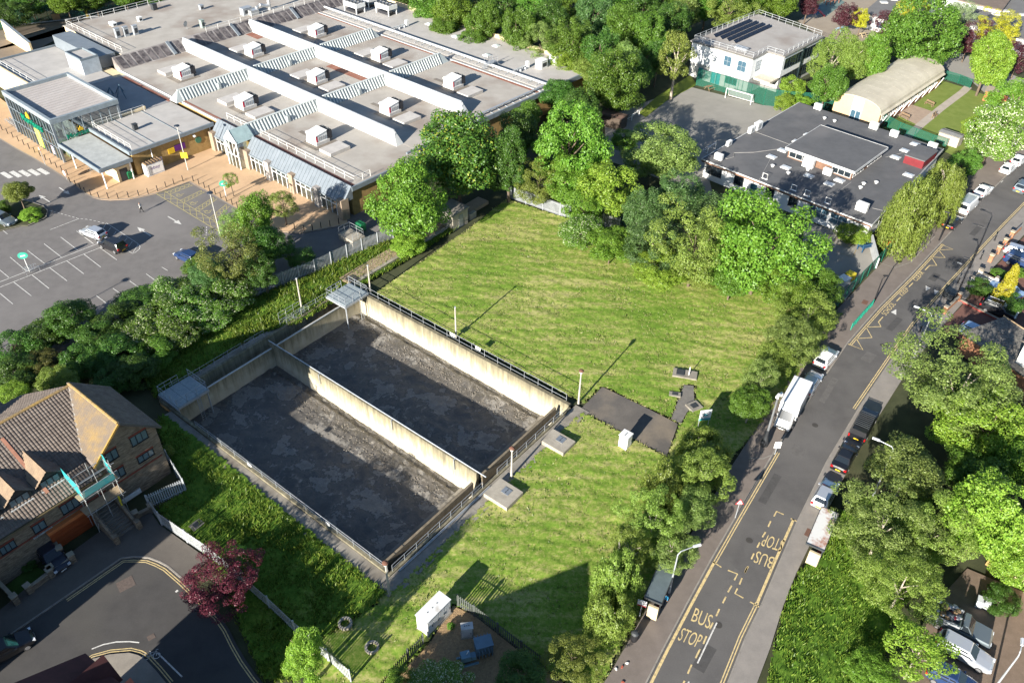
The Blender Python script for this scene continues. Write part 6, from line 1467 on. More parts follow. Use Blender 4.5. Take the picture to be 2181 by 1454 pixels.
for k in range(5):                               # zebra bars by the entrance
 a = (30 + k * 70, 262 - k * 8); b = (85 + k * 68, 285 - k * 8); A, B = zf(15 + k * 71, 245 - k * 7), zf(85 + k * 72, 287 - k * 7)
 line([A, B], 0.75, road_white)
def arrow(tail, tip):
 A = P(*tail); B = P(*tip); d = (B - A); L = d.length; d.normalize(); n = Vector((-d.y, d.x, 0)); z = Vector((0, 0, 0.014))
 mb = MB(); mb.face([A - n * 0.09 + z, A + n * 0.09 + z, A + d * L * 0.62 + n * 0.09 + z, A + d * L * 0.62 - n * 0.09 + z]); mb.face([A + d * L * 0.6 - n * 0.42 + z, A + d * L * 0.6 + n * 0.42 + z, B + z])
 mb.build('painted_arrow', road_white, CP)
arrow(zf(1300, 585), zf(1405, 648)); arrow(zf(1168, 737), zf(1062, 668)); arrow(zf(458, 362), zf(540, 415)); arrow(zf(388, 475), zf(300, 420))
# disabled bays: pale yellow cross hatching
hb = [zf(1212, 412), zf(1460, 322), zf(1840, 540), zf(1690, 700)]
A, B, C_, D_ = (P(*q) for q in hb)
def bl(a, b, c, d, u, v): return a.lerp(b, u).lerp(d.lerp(c, u), v)      # u: towards the shop, v: along the kerb
yp = road_yellow_pale
line([A, D_], 0.09, yp); line([A, B], 0.09, yp); line([bl(A, B, C_, D_, 0.24, 0), bl(A, B, C_, D_, 0.24, 1)], 0.09, yp)
for k in range(4):
 v0, v1 = 0.03 + k * 0.25, 0.10 + k * 0.25
 line([bl(A, B, C_, D_, 0.24, v0), bl(A, B, C_, D_, 0.97, v0)], 0.08, yp); line([bl(A, B, C_, D_, 0.24, v1), bl(A, B, C_, D_, 0.97, v1)], 0.08, yp)
 for i in range(5):
  u0, u1 = 0.26 + i * 0.145, 0.26 + (i + 1) * 0.145
  line([bl(A, B, C_, D_, u0, v0), bl(A, B, C_, D_, u1, v1)], 0.07, yp); line([bl(A, B, C_, D_, u0, v1), bl(A, B, C_, D_, u1, v0)], 0.07, yp)
for i in range(9):
 v0, v1 = 0.02 + i * 0.108, 0.02 + (i + 1) * 0.108
 line([bl(A, B, C_, D_, 0.01, v0), bl(A, B, C_, D_, 0.23, v1)], 0.07, yp); line([bl(A, B, C_, D_, 0.01, v1), bl(A, B, C_, D_, 0.23, v0)], 0.07, yp)
for k in range(3):                               # wheelchair symbols
 c = bl(A, B, C_, D_, 0.40, 0.185 + k * 0.25); e = (B - A).normalized(); f = Vector((-e.y, e.x, 0))
 line([c + (e * math.cos(q) + f * math.sin(q)) * 0.42 for q in [x * math.pi / 6 for x in range(2, 12)]], 0.09, yp, name='wheelchair_symbol')
 line([c + e * 0.1, c + e * 0.75, c + e * 0.75 + f * 0.1], 0.09, yp, name='wheelchair_symbol'); line([c + e * 0.1 + f * 0.02, c + f * 0.5, c + f * 0.7 - e * 0.35], 0.09, yp, name='wheelchair_symbol')
# planted island
isl = PX([(-30, 450), (20, 420), (62, 430), (92, 440), (102, 450), (98, 465), (60, 482), (45, 482), (-30, 500)])
slab('planted_island', isl, 0.0, 0.14, soil, kind='structure'); ribbon('kerb', isl + [isl[0]], 0.16, kerb_mat, 0.152, bpy.data.objects['planted_island'])
# bollards along the forecourt
boll = None
bpx = [(5 + i * 11.6, 277 + i * 8.0) for i in range(13)] + [(150, 389), (162, 396), (172, 403), (182, 411), (194, 416), (211, 421), (231, 422), (252, 423), (274, 420), (296, 417), (316, 413), (336, 407), (354, 399), (371, 393), (390, 386), (412, 386), (424, 393), (436, 400), (447, 407), (459, 414), (471, 422), (483, 429), (495, 436), (506, 442), (628, 488), (648, 492), (666, 490), (684, 485), (703, 481), (722, 477)]
for u, v in bpx:
 p = P(u, v, 0.11)
 if boll is None:
  boll = thing('bollard', 'slim black bollard along the buff supermarket forecourt', 'bollard', p, 0, 'bollards along the supermarket forecourt')
  MB().cyl(0, 0, 0, 0.92, 0.065, 0.06, 8).build('post', black_paint, boll); MB().cyl(0, 0, 0.92, 0.98, 0.075, 0.04, 8).build('cap', black_paint, boll)
 else:
  o = copy_tree(boll); o.location = p

# ------------------------------------------------------------------ the main road
LK = [(1340, 1530), (1376, 1454), (1396, 1414), (1412.6, 1381), (1465, 1282), (1514.4, 1191.6), (1566.7, 1100.8), (1602.6, 1040), (1650, 960), (1725, 848), (1805, 731), (1834, 697), (1872, 654), (1938, 588), (2003, 518), (2040, 478), (2090, 427), (2140, 378), (2200, 320), (2300, 228)]
RK = [(1525, 1530), (1550, 1454), (1587, 1360), (1622, 1288), (1660, 1198), (1699, 1109), (1760, 985), (1830, 868), (1905, 757), (1950, 693), (2020, 613), (2086, 541), (2144, 479), (2190, 432), (2260, 365), (2360, 268)]
LKw, RKw = PX(LK), PX(RK)
flat('road', LKw + RKw[::-1], road_mat, 0.0, kind='structure')
RD = bpy.data.objects['road']
LPV = [(1230, 1530), (1296, 1440), (1350, 1345), (1400, 1255), (1470, 1140), (1560, 990), (1640, 868), (1735, 728), (1775, 668), (1864, 575), (1990, 446), (2045, 395), (2095, 340), (2140, 292), (2240, 205)]
slab('pavement', LKw + PX(LPV)[::-1], -0.1, 0.11, pave_mat, kind='structure')
PV = bpy.data.objects['pavement']
RPV = [(1575, 1530), (1612, 1454), (1640, 1380), (1668, 1290), (1695, 1222), (1725, 1160), (1790, 1030), (1858, 908), (1925, 802), (1990, 715), (2055, 640), (2120, 565), (2181, 500), (2300, 375)]
slab('pavement_far', RKw + PX(RPV)[::-1], -0.1, 0.11, M('far_pavement', (0.25, 0.225, 0.20), (0.21, 0.19, 0.17), scale=0.7, fine=0.12), kind='structure')
PF = bpy.data.objects['pavement_far']
def kerbs(pts, par, side):
 st = polyline_steps([p.copy() for p in pts], 1.8)
 for a, b in list(zip(st, st[1:])):
  if a.y > 125 or a.y < 30: continue
  d = (b - a); d.z = 0; L = d.length
  o = BX(0.012, L - 0.012, -0.075, 0.075, -0.05, 0.128).build('kerb_stone', kerb_mat, par, (a.x, a.y, 0), azim(a, b))
kerbs(LKw, PV, 1); kerbs(RKw, PF, -1)
# yellow lines
def yl2(pts, off, both=True, z=0.014):
 w = [P(*p) for p in pts]
 for o in ((off, off * 1.0 + math.copysign(0.22, off)) if both else (off,)): line(offset_line(w, o), 0.10 if both else 0.24, road_yellow, z, RD, 'yellow_line')
yl2([(1376, 1454), (1412.6, 1381), (1465, 1282), (1514.4, 1191.6)], -0.35, False)
yl2([(1514.4, 1191.6), (1566.7, 1100.8), (1602.6, 1040), (1650, 960)], -0.3)
yl2([(1805, 731), (1834, 697), (1872, 654), (1938, 588), (2003, 518)], -0.3)
yl2([(1530, 1510), (1550, 1454), (1587, 1360), (1622, 1288)], 0.3)
yl2([(1622, 1288), (1660, 1198), (1699, 1109)], 0.4, False)
yl2([(1826, 874), (1905, 757), (1950, 693), (2020, 613), (2086, 541), (2144, 479), (2190, 432), (2260, 365)], 0.3)
z7 = lambda x, y: (1000 + x / 3.635, 1054 + y / 3.635); z8 = lambda x, y: (1581 + x / 3.635, 1054 + y / 3.635)
yd = lambda pts, w=0.14: line(pts, w, road_yellow, 0.014, RD, 'bus_cage_line')
for s in ([(1885, 515), (1950, 558)], [(2000, 580), (2075, 610), (2050, 657)], [(2030, 700), (2000, 750)], [(1985, 785), (1960, 835)], [(1935, 880), (1910, 935)], [(1885, 985), (1860, 1035)], [(1835, 1090), (1810, 1150)], [(1785, 1190), (1750, 1260)], [(1720, 1310), (1690, 1380)], [(1665, 1435), (1640, 1490)], [(2075, 720), (2055, 760), (2120, 795)], [(2110, 640), (2090, 690)], [(2150, 555), (2130, 600)]):
 yd([z7(*p) for p in s])
for s in ([(45, 550), (20, 600)], [(90, 450), (70, 495)], [(135, 365), (115, 405)], [(180, 285), (155, 325)], [(220, 200), (200, 245)], [(320, 150), (265, 125), (245, 165)], [(375, 180), (425, 205)], [(60, 825), (130, 865)]):
 yd([z8(*p) for p in s])
line([z7(1915, 985), z7(1765, 1300)], 0.12, road_white, 0.015, RD, 'white_line'); line([z7(1700, 1440), z7(1670, 1500)], 0.12, road_white, 0.015, RD, 'white_line')
G_ = lambda q, z=0.014: P(q[0], q[1], z)
def road_text(s, ll, lr, ul): text_at(s, road_yellow, G_(ll), G_(lr), G_(ul), 'road_lettering', RD, depth=0.0, bold=0.0)
road_text('BUS', z7(1712, 970), z7(1852, 1035), z7(1752, 868)); road_text('STOP', z7(1608, 1118), z7(1768, 1182), z7(1655, 1022))
road_text('BUS', z8(256, 482), z8(118, 428), z8(222, 572)); road_text('STOP', z8(332, 348), z8(178, 300), z8(296, 438))
def along_text(s, a, b, h):
 A = G_(a); B = G_(b); d = (B - A).normalized(); n = Vector((-d.y, d.x, 0)); text_at(s, road_yellow, A, B, A + n * h, 'road_lettering', RD, depth=0.0, bold=0.0)
zu = lambda x, y: (1581 + x / 3.635, 300 + y / 3.635); z4 = lambda x, y: (1300 + x / 3.635, 650 + y / 3.635)
road_text('SCHOOL', (1887.3, 672.1), (1908.8, 647.5), (1876.6, 667)); road_text('KEEP', (1922, 630.5), (1937.3, 616.8), (1914, 625.5)); road_text('CLEAR', (1952.5, 599.3), (1969.5, 581), (1943.5, 594.5))
for s in ([(2110, 90), (2075, 130), (2095, 165), (1980, 170), (2025, 250), (1905, 258), (1955, 345), (1840, 300)],): line([z4(*p) for p in s], 0.14, road_yellow, 0.014, RD, 'zigzag_line')
for s in ([(1415, 1000), (1450, 965), (1505, 965), (1465, 900), (1570, 905), (1520, 845), (1630, 840), (1535, 800)], [(1195, 1240), (1225, 1210)], [(1290, 1130), (1320, 1100)]): line([zu(*p) for p in s], 0.14, road_yellow, 0.014, RD, 'zigzag_line')
for tr in ([(1420, 1120), (1460, 1140), (1420, 1160)], [(1485, 1150), (1522, 1165), (1490, 1190)], [(1150, 1325), (1192, 1303), (1192, 1347)]):
 MB().face([P(*zu(*p), 0.015) for p in tr]).build('hump_triangle', road_white, RD)
line([zu(1665, 940), zu(1700, 955)], 0.35, road_white, 0.015, RD, 'white_line')
for p in ((2054, 465), (2078, 440), (2105, 415), (2132, 389), (2020, 498)): line([p, (p[0] + 4, p[1] - 4)], 0.1, road_white, 0.015, RD, 'white_line')
rp_ = random.Random(8)
for (u, v, l, w_) in ((1560, 1240, 3.2, 0.9), (1640, 1040, 4.5, 0.8), (1700, 960, 1.6, 1.4), (1765, 830, 5.0, 0.7), (1850, 760, 2.0, 1.2), (1905, 690, 3.4, 0.8), (1990, 590, 2.2, 1.0), (1500, 1400, 2.6, 1.1), (2080, 490, 4.0, 0.8)):
 BX(-l / 2, l / 2, -w_ / 2, w_ / 2, 0, 0.006).build('road_patch', M('road_patch_%d' % rp_.randint(0, 1), ((0.078, 0.074, 0.071), (0.125, 0.117, 0.11))[rp_.randint(0, 1)], scale=1.5, fine=0.2), RD, P(u, v), D2R(56) if u < 1850 else D2R(48))
for (u, v) in ((1596, 1150), (1736, 905), (1880, 735), (1530, 1330), (2040, 555)): MB().cyl(0, 0, 0.0, 0.009, 0.34, 0.34, 14).build('manhole_cover', M('iron_cover', (0.06, 0.055, 0.05), scale=6), RD, P(u, v))
# pavement details
for u, v in ((1723, 1136), (1842, 645)): BX(-0.5, 0.5, -0.35, 0.35, 0.11, 0.118).build('manhole_cover', M('rusty_cover', (0.16, 0.085, 0.06), rough=0.8), PF, P(u, v), D2R(56))
for pts in ([(1594, 977), (1625, 978), (1652, 966)], [(1870, 560), (1905, 572), (1940, 560), (1990, 505)]):
 ribbon('dropped_kerb', PX(pts), 0.14, kerb_mat, 0.135, PV)
flat('tarmac_pad', PX([(1231, 877), (1283, 824), (1385, 873), (1444, 903), (1420, 972), (1330, 925), (1270, 890)]), M('worn_tarmac', (0.13, 0.115, 0.10), (0.10, 0.09, 0.08), scale=0.4, fine=0.2, big=((0.19, 0.155, 0.115), 0.2, 0.5, 0.7)), 0.05, kind='structure')
flat('path_slabs', PX([(1429, 893), (1457, 820), (1477, 822), (1479, 858), (1462, 880), (1450, 902)]), M('grey_slabs', (0.18, 0.165, 0.145), (0.14, 0.13, 0.115), scale=1.2, fine=0.2), 0.06, kind='structure')

# ------------------------------------------------------------------ cul-de-sac
z0 = lambda x, y: (x / 3.635, 1054 + y / 3.635)
UK = [(-300, 1120 + 400), (40, 1110), (500, 795), (940, 492), (1040, 480), (1150, 485), (1230, 515), (1300, 552), (1420, 655), (1560, 790), (1700, 930), (1770, 1030), (1830, 1150), (1900, 1270), (1990, 1395), (2080, 1500), (2150, 1650)]
UKw = [P(*z0(*p)) for p in UK]
flat('side_road', UKw + [P(560, 1600), P(-150, 1600)], M('dark_asphalt', (0.068, 0.064, 0.061), (0.054, 0.051, 0.049), scale=0.5, fine=0.15, rough=0.88, big=((0.075, 0.07, 0.063), 0.15, 0.5, 0.7)), 0.0, kind='structure')
SR = bpy.data.objects['side_road']
slab('side_pavement', UKw[1:9] + PX([(400, 1232), (445, 1192), (340, 1118), (318, 1085), (230, 1120), (120, 1200), (0, 1300), (-30, 1390)]), -0.1, 0.10, M('side_pavement_tarmac', (0.12, 0.105, 0.09), (0.1, 0.088, 0.076), scale=0.6, fine=0.15), kind='structure')
SPV = bpy.data.objects['side_pavement']
st = polyline_steps([p.copy() for p in UKw[1:9]], 1.0)
for a, b in zip(st, st[1:]): BX(0.01, (b - a).length - 0.01, -0.07, 0.07, -0.05, 0.118).build('kerb_stone', kerb_mat, SPV, (a.x, a.y, 0), azim(a, b))
for o in (-0.3, -0.5): line(offset_line(UKw[2:9], o), 0.09, road_yellow, 0.014, SR, 'yellow_line'); line(offset_line(UKw[8:16], o), 0.09, road_yellow, 0.014, SR, 'yellow_line')
isl2 = [P(*z0(*p)) for p in ((560, 1400), (640, 1330), (720, 1270), (850, 1235), (1000, 1222), (1070, 1240), (1130, 1275), (1210, 1360), (1300, 1470))]
slab('corner_pavement', isl2 + [P(330, 1560), P(120, 1560)], -0.1, 0.10, M('corner_slabs', (0.27, 0.24, 0.2), (0.22, 0.195, 0.165), scale=1, fine=0.12), kind='structure')
for o in (0.25, 0.45): line(offset_line(isl2, o), 0.09, road_yellow, 0.014, SR, 'yellow_line')
line([z0(710, 1190), z0(800, 1155), z0(900, 1135), z0(1000, 1132), z0(1078, 1140)], 0.11, road_white, 0.014, SR, 'white_line')
line([z0(1205, 1205), z0(1410, 1405)], 0.12, road_white, 0.014, SR, 'white_line'); line([z0(340, 1454), z0(520, 1310)], 0.11, road_white, 0.014, SR, 'white_line')
line([z0(1360, 750), z0(1378, 735)], 0.2, road_white, 0.014, SR, 'white_line')
bc = P(*z0(1172, 1245)); e = (P(*z0(1215, 1240)) - P(*z0(1130, 1250))).normalized(); f = Vector((-e.y, e.x, 0))
for s in (-0.42, 0.42): line([bc + e * s + (e * math.cos(q) + f * math.sin(q)) * 0.28 for q in [x * math.pi / 6 for x in range(13)]], 0.06, road_white, 0.014, SR, 'cycle_symbol')
for pts in ([(-0.42, 0), (-0.15, 0.35), (0.3, 0.35), (0.0, 0.0), (-0.42, 0)], [(0.42, 0), (0.28, 0.55), (0.45, 0.58)], [(0, 0), (-0.2, 0.5)]): line([bc + e * a + f * b for a, b in pts], 0.055, road_white, 0.014, SR, 'cycle_symbol')
BX(-0.7, 0.7, -0.6, 0.6, 0.0, 0.012).build('manhole_cover', M('worn_cover', (0.13, 0.10, 0.085), (0.09, 0.07, 0.06), scale=5), SR, P(268, 1243), D2R(38))
BX(-0.3, 0.3, -0.25, 0.25, 0.0, 0.012).build('manhole_cover', MATS['worn_cover'], SR, P(322, 1356), D2R(38))
# gravel yard of the substation and paths
flat('gravel_yard', PX([(965, 1290), (1010, 1310), (1110, 1390), (1200, 1454), (1240, 1540), (820, 1540), (850, 1440), (915, 1370)]), M('tan_gravel', (0.36, 0.24, 0.125), (0.22, 0.15, 0.085), scale=3.5, fine=0.35, contrast=(0.3, 0.7), bump=0.6, bscale=9), 0.04, kind='structure')
# front gardens and drives east of the road
flat('driveway', PX([(2000, 700), (2060, 640), (2120, 568), (2185, 500), (2300, 420), (2500, 560), (2300, 800), (2120, 760)]), M('red_block_paving', (0.17, 0.085, 0.065), (0.135, 0.07, 0.055), scale=1.0, fine=0.2), 0.02, kind='structure')
flat('rear_parking', PX([(1985, 1290), (2060, 1210), (2250, 1290), (2300, 1560), (1900, 1560)]), M('brown_block_paving', (0.185, 0.135, 0.10), (0.15, 0.11, 0.08), scale=1.2, fine=0.2), 0.02, kind='structure')
# ------------------------------------------------------------------ vehicles
def paint(name, c, rough=0.3, metal=0.0):
 if name in MATS: return MATS[name]
 m = bpy.data.materials.new(name); m.use_nodes = True; b = m.node_tree.nodes['Principled BSDF']
 b.inputs['Base Color'].default_value = (*c, 1); b.inputs['Roughness'].default_value = rough; b.inputs['Metallic'].default_value = metal
 b.inputs['Coat Weight'].default_value = 0.6; b.inputs['Coat Roughness'].default_value = 0.08
 MATS[name] = m; return m
car_glass = glass('car_glass', (0.012, 0.016, 0.02), 0.05, 0.8)
rim_m = M('alloy_rim', (0.42, 0.42, 0.43), rough=0.35, metal=0.7)
lamp_w = glass('headlamp', (0.6, 0.62, 0.65), 0.1); lamp_r = glass('tail_lamp', (0.35, 0.01, 0.01), 0.15)
plate_y = M('plate_yellow', (0.75, 0.5, 0.03), rough=0.5); plate_w = M('plate_white', (0.75, 0.75, 0.7), rough=0.5)
STY = dict(
 hatch=dict(L=4.15, W=1.76, H=1.47, belt=0.93, hood=0.98, nose=0.68, cb=(-2.0, 0.98), ct=(-1.55, 0.12), wb=1.28, wr=0.31, tail=0.98),
 saloon=dict(L=4.6, W=1.80, H=1.43, belt=0.92, hood=0.94, nose=0.66, cb=(-1.62, 1.05), ct=(-0.95, 0.22), wb=1.38, wr=0.32, tail=1.0),
 suv=dict(L=4.45, W=1.86, H=1.68, belt=1.05, hood=1.08, nose=0.80, cb=(-2.12, 1.05), ct=(-1.8, 0.30), wb=1.32, wr=0.35, tail=1.08),
 estate=dict(L=4.5, W=1.8, H=1.5, belt=0.94, hood=0.98, nose=0.7, cb=(-2.15, 1.0), ct=(-1.8, 0.2), wb=1.35, wr=0.32, tail=0.98))
wheel_cache = {}
def wheels(t, L, wb, W, r, front=None):
 key = round(r, 2)
 if key not in wheel_cache:
  ty = MB(); ty.loft([[(r * k * math.cos(2 * math.pi * i / 16), y, r * k * math.sin(2 * math.pi * i / 16)) for i in range(16)] for k, y in ((0.86, -0.1), (1.0, -0.07), (1.0, 0.07), (0.86, 0.1))])
  ri = MB(); ri.loft([[(r * 0.66 * math.cos(2 * math.pi * i / 12), y, r * 0.66 * math.sin(2 * math.pi * i / 12)) for i in range(12)] for y in (-0.112, 0.112)])
  wheel_cache[key] = (ty.mesh('wheel', rubber, True), ri.mesh('rim', rim_m))
 ty, ri = wheel_cache[key]
 for x in (-wb, wb if front is None else front):
  for y in (-W / 2 + 0.1, W / 2 - 0.1):
   w = put('wheel', ty, t, (x, y, r)); put('rim', ri, w)
def car(style, lab, loc, az, col, group=None, name='car', cat='car', rack=False):
 s = STY[style]; L, W, H = s['L'], s['W'], s['H']; w = W / 2; bl_, ho, no, tl = s['belt'], s['hood'], s['nose'], s['tail']
 t = thing(name, lab, cat, loc, az, group)
 st = [(-L / 2, 0.42, tl - 0.22, 0.80), (-L / 2 + 0.08, 0.30, tl - 0.05, 0.90), (-L / 2 + 0.4, 0.24, tl, 0.985), (-0.6, 0.22, max(bl_, tl - 0.02), 1.0), (s['cb'][1] - 0.1, 0.22, ho, 1.0), (L / 2 - 0.75, 0.24, ho - 0.1, 0.985), (L / 2 - 0.25, 0.27, no + 0.06, 0.92), (L / 2 - 0.05, 0.33, no - 0.08, 0.80), (L / 2, 0.42, no - 0.18, 0.72)]
 rings = []
 for x, zb, zt, k in st:
  q = w * k; zm = zb + (zt - zb) * 0.55
  rings.append([(x, -q * 0.9, zb), (x, -q, zb + 0.12), (x, -q, zm), (x, -q * 0.95, zt - 0.06), (x, -q * 0.80, zt), (x, 0, zt + 0.03), (x, q * 0.80, zt), (x, q * 0.95, zt - 0.06), (x, q, zm), (x, q, zb + 0.12), (x, q * 0.9, zb)])
 mb = MB(); mb.loft(rings)
 b0, b1 = s['cb']; t0, t1 = s['ct']; wbk, wt = w * 0.93, w * 0.72; zb, zt = bl_ - 0.05, H
 xs = lambda f: (b0 + (t0 - b0) * f, b1 + (t1 - b1) * f)
 cab = []
 for f, ww in ((0, wbk), (0.5, wbk * 0.92), (0.9, wt * 1.03), (1.0, wt * 0.92)):
  x0, x1 = xs(min(f, 1)); z = zb + (zt - zb) * f
  cab.append([(x0, -ww * 0.92, z), (x0, ww * 0.92, z), (x0 + 0.12, ww, z), (x1 - 0.18, ww, z), (x1, ww * 0.9, z), (x1, -ww * 0.9, z), (x1 - 0.18, -ww, z), (x0 + 0.12, -ww, z)])
 mb.loft(cab)
 mb.build('body', col, t, smooth=False)
 def cp(x, f, side):       # point on the cabin flank
  ww = (wbk + (wbk * 0.92 - wbk) * f / 0.5) if f < 0.5 else (wbk * 0.92 + (wt * 1.03 - wbk * 0.92) * (f - 0.5) / 0.4)
  return (x, side * (ww + 0.012), zb + (zt - zb) * f)
 for sd in (-1, 1):
  a0, a1 = xs(0.18); c0, c1 = xs(0.84); mid = (b0 + b1) / 2 + 0.1
  MB().face([cp(a0 + 0.25, 0.18, sd), cp(mid - 0.04, 0.18, sd), cp(mid - 0.04, 0.84, sd), cp(c0 + 0.22, 0.84, sd)]).build('side_window', car_glass, t)
  MB().face([cp(mid + 0.04, 0.18, sd), cp(a1 - 0.3, 0.18, sd), cp(c1 - 0.22, 0.84, sd), cp(mid + 0.04, 0.84, sd)]).build('side_window', car_glass, t)
 f0, f1 = 0.16, 0.88
 def ep(end, f, y):
  x = xs(f)[end] + (0.014 if end else -0.014); ww = (wbk * (1 - f) + wt * f); return (x, y * ww * 0.84, zb + (zt - zb) * f + 0.01)
 MB().face([ep(1, f0, -1), ep(1, f0, 1), ep(1, f1, 1), ep(1, f1, -1)]).build('windscreen', car_glass, t)
 MB().face([ep(0, f0 + 0.08, -0.95), ep(0, f0 + 0.08, 0.95), ep(0, f1, 0.95), ep(0, f1, -0.95)]).build('rear_window', car_glass, t)
 wheels(t, L, s['wb'], W, s['wr'])
 for sd in (-1, 1):
  y = sd * w
  BX(L / 2 - 0.32, L / 2 - 0.03, min(y * 0.55, y * 0.86), max(y * 0.55, y * 0.86), no - 0.14, no + 0.02).build('headlight', lamp_w, t)
  BX(-L / 2 - 0.015, -L / 2 + 0.2, min(y * 0.6, y * 0.9), max(y * 0.6, y * 0.9), tl - 0.3, tl - 0.08).build('tail_light', lamp_r, t)
  BX(b1 - 0.5, b1 - 0.32, min(y * 0.98, y * 1.12), max(y * 0.98, y * 1.12), bl_ + 0.0, bl_ + 0.13).build('wing_mirror', col, t)
 BX(-L / 2 - 0.03, -L / 2 + 0.0, -0.26, 0.26, 0.52, 0.64).build('number_plate', plate_y, t)
 BX(L / 2 - 0.01, L / 2 + 0.02, -0.26, 0.26, 0.36, 0.47).build('number_plate', plate_w, t)
 BX(L / 2 - 0.03, L / 2 + 0.012, -0.5, 0.5, 0.48, no - 0.22).build('grille', steel_dk, t)
 if rack:
  for y in (-wt * 0.8, wt * 0.8): MB().tube([(t0 + 0.2, y, H + 0.05), (t1 - 0.2, y, H + 0.05)], 0.025, 5).build('roof_rail', steel, t)
 return t
def car_px(style, lab, rear, front, col, z=0.0, **k):
 """car whose tail and nose were measured at mid height"""
 a, b = P(*rear, 0.75), P(*front, 0.75); c = (a + b) / 2
 return car(style, lab, (c.x, c.y, z), azim(a, b), col, **k)
silver = paint('paint_silver', (0.52, 0.54, 0.57), 0.3, 0.5); black = paint('paint_black', (0.01, 0.01, 0.012)); white = paint('paint_white', (0.75, 0.75, 0.74)); bluegrey = paint('paint_blue_grey', (0.16, 0.22, 0.30), 0.3, 0.4)
lightblue = paint('paint_light_blue', (0.32, 0.45, 0.60), 0.3, 0.3); darkblue = paint('paint_dark_blue', (0.015, 0.035, 0.10)); grey = paint('paint_grey', (0.14, 0.17, 0.19), 0.3, 0.4); navy = paint('paint_navy', (0.012, 0.016, 0.03))
car_px('hatch', 'silver hatchback parked in the car park beside the black SUV', (217, 500), (179, 486), silver)
car_px('suv', 'black SUV parked beside the silver hatchback in the car park', (259, 528), (220, 512), black, name='car')
car_px('estate', 'grey estate car parked beside the planted island', (-18, 455), (29, 473), grey)
car_px('hatch', 'dark blue car half hidden by the car park bushes', (415, 551), (382, 536), darkblue)
car_px('hatch', 'black hatchback parked on the cul-de-sac below the house', (-14, 1392), (40, 1362), black)
car_px('hatch', 'small dark car parked on the drive of the tiled house', (96, 1168), (122, 1196), navy)
car_px('hatch', 'white hatchback parked behind the silver-blue saloon on the road', (1746, 775), (1774, 744), white)
car_px('saloon', 'silver-blue saloon parked behind the large white van', (1712, 834), (1741, 792), silver)
car_px('saloon', 'black saloon parked beyond the zigzag lines', (2018, 482), (2042, 459), black)
car_px('saloon', 'white saloon parked ahead of the silver-roofed van', (2082, 414), (2108, 394), white)
car_px('hatch', 'white hatchback parked far up the road near the blossoming elder', (2137, 366), (2160, 346), white)
car_px('hatch', 'white car furthest up the road under the elder tree', (2160, 348), (2182, 330), white)
car_px('saloon', 'black saloon parked between the pickup and the silver hatchback', (1787, 995), (1814, 946), black)
car_px('hatch', 'silver hatchback parked before the bus stop shelter', (1745, 1074), (1772, 1025), silver)
car_px('suv', 'dark SUV parked against the far kerb at the picture edge', (2166, 408), (2192, 384), grey)
car_px('saloon', 'light blue car on a front drive behind the golden conifer', (2168, 626), (2118, 605), lightblue, z=0.02)
car_px('suv', 'black SUV on the red-paved front drive', (2102, 648), (2155, 668), black, z=0.02, rack=True)
car_px('hatch', 'bright blue car on a drive beneath the big pale willow', (2058, 697), (2106, 718), lightblue, z=0.02)
car_px('suv', 'dark blue car on the front drive nearest the brick piers', (2152, 548), (2200, 566), darkblue, z=0.02)
car_px('hatch', 'silver car on a front drive by the brick piers', (2150, 529), (2195, 543), silver, z=0.02)
car_px('estate', 'silver estate car in the rear parking beside the loaded truck', (2022, 1366), (2092, 1404), silver, z=0.02)
car_px('hatch', 'dark blue car next to the silver estate in the rear parking', (1998, 1428), (2066, 1462), darkblue, z=0.02)

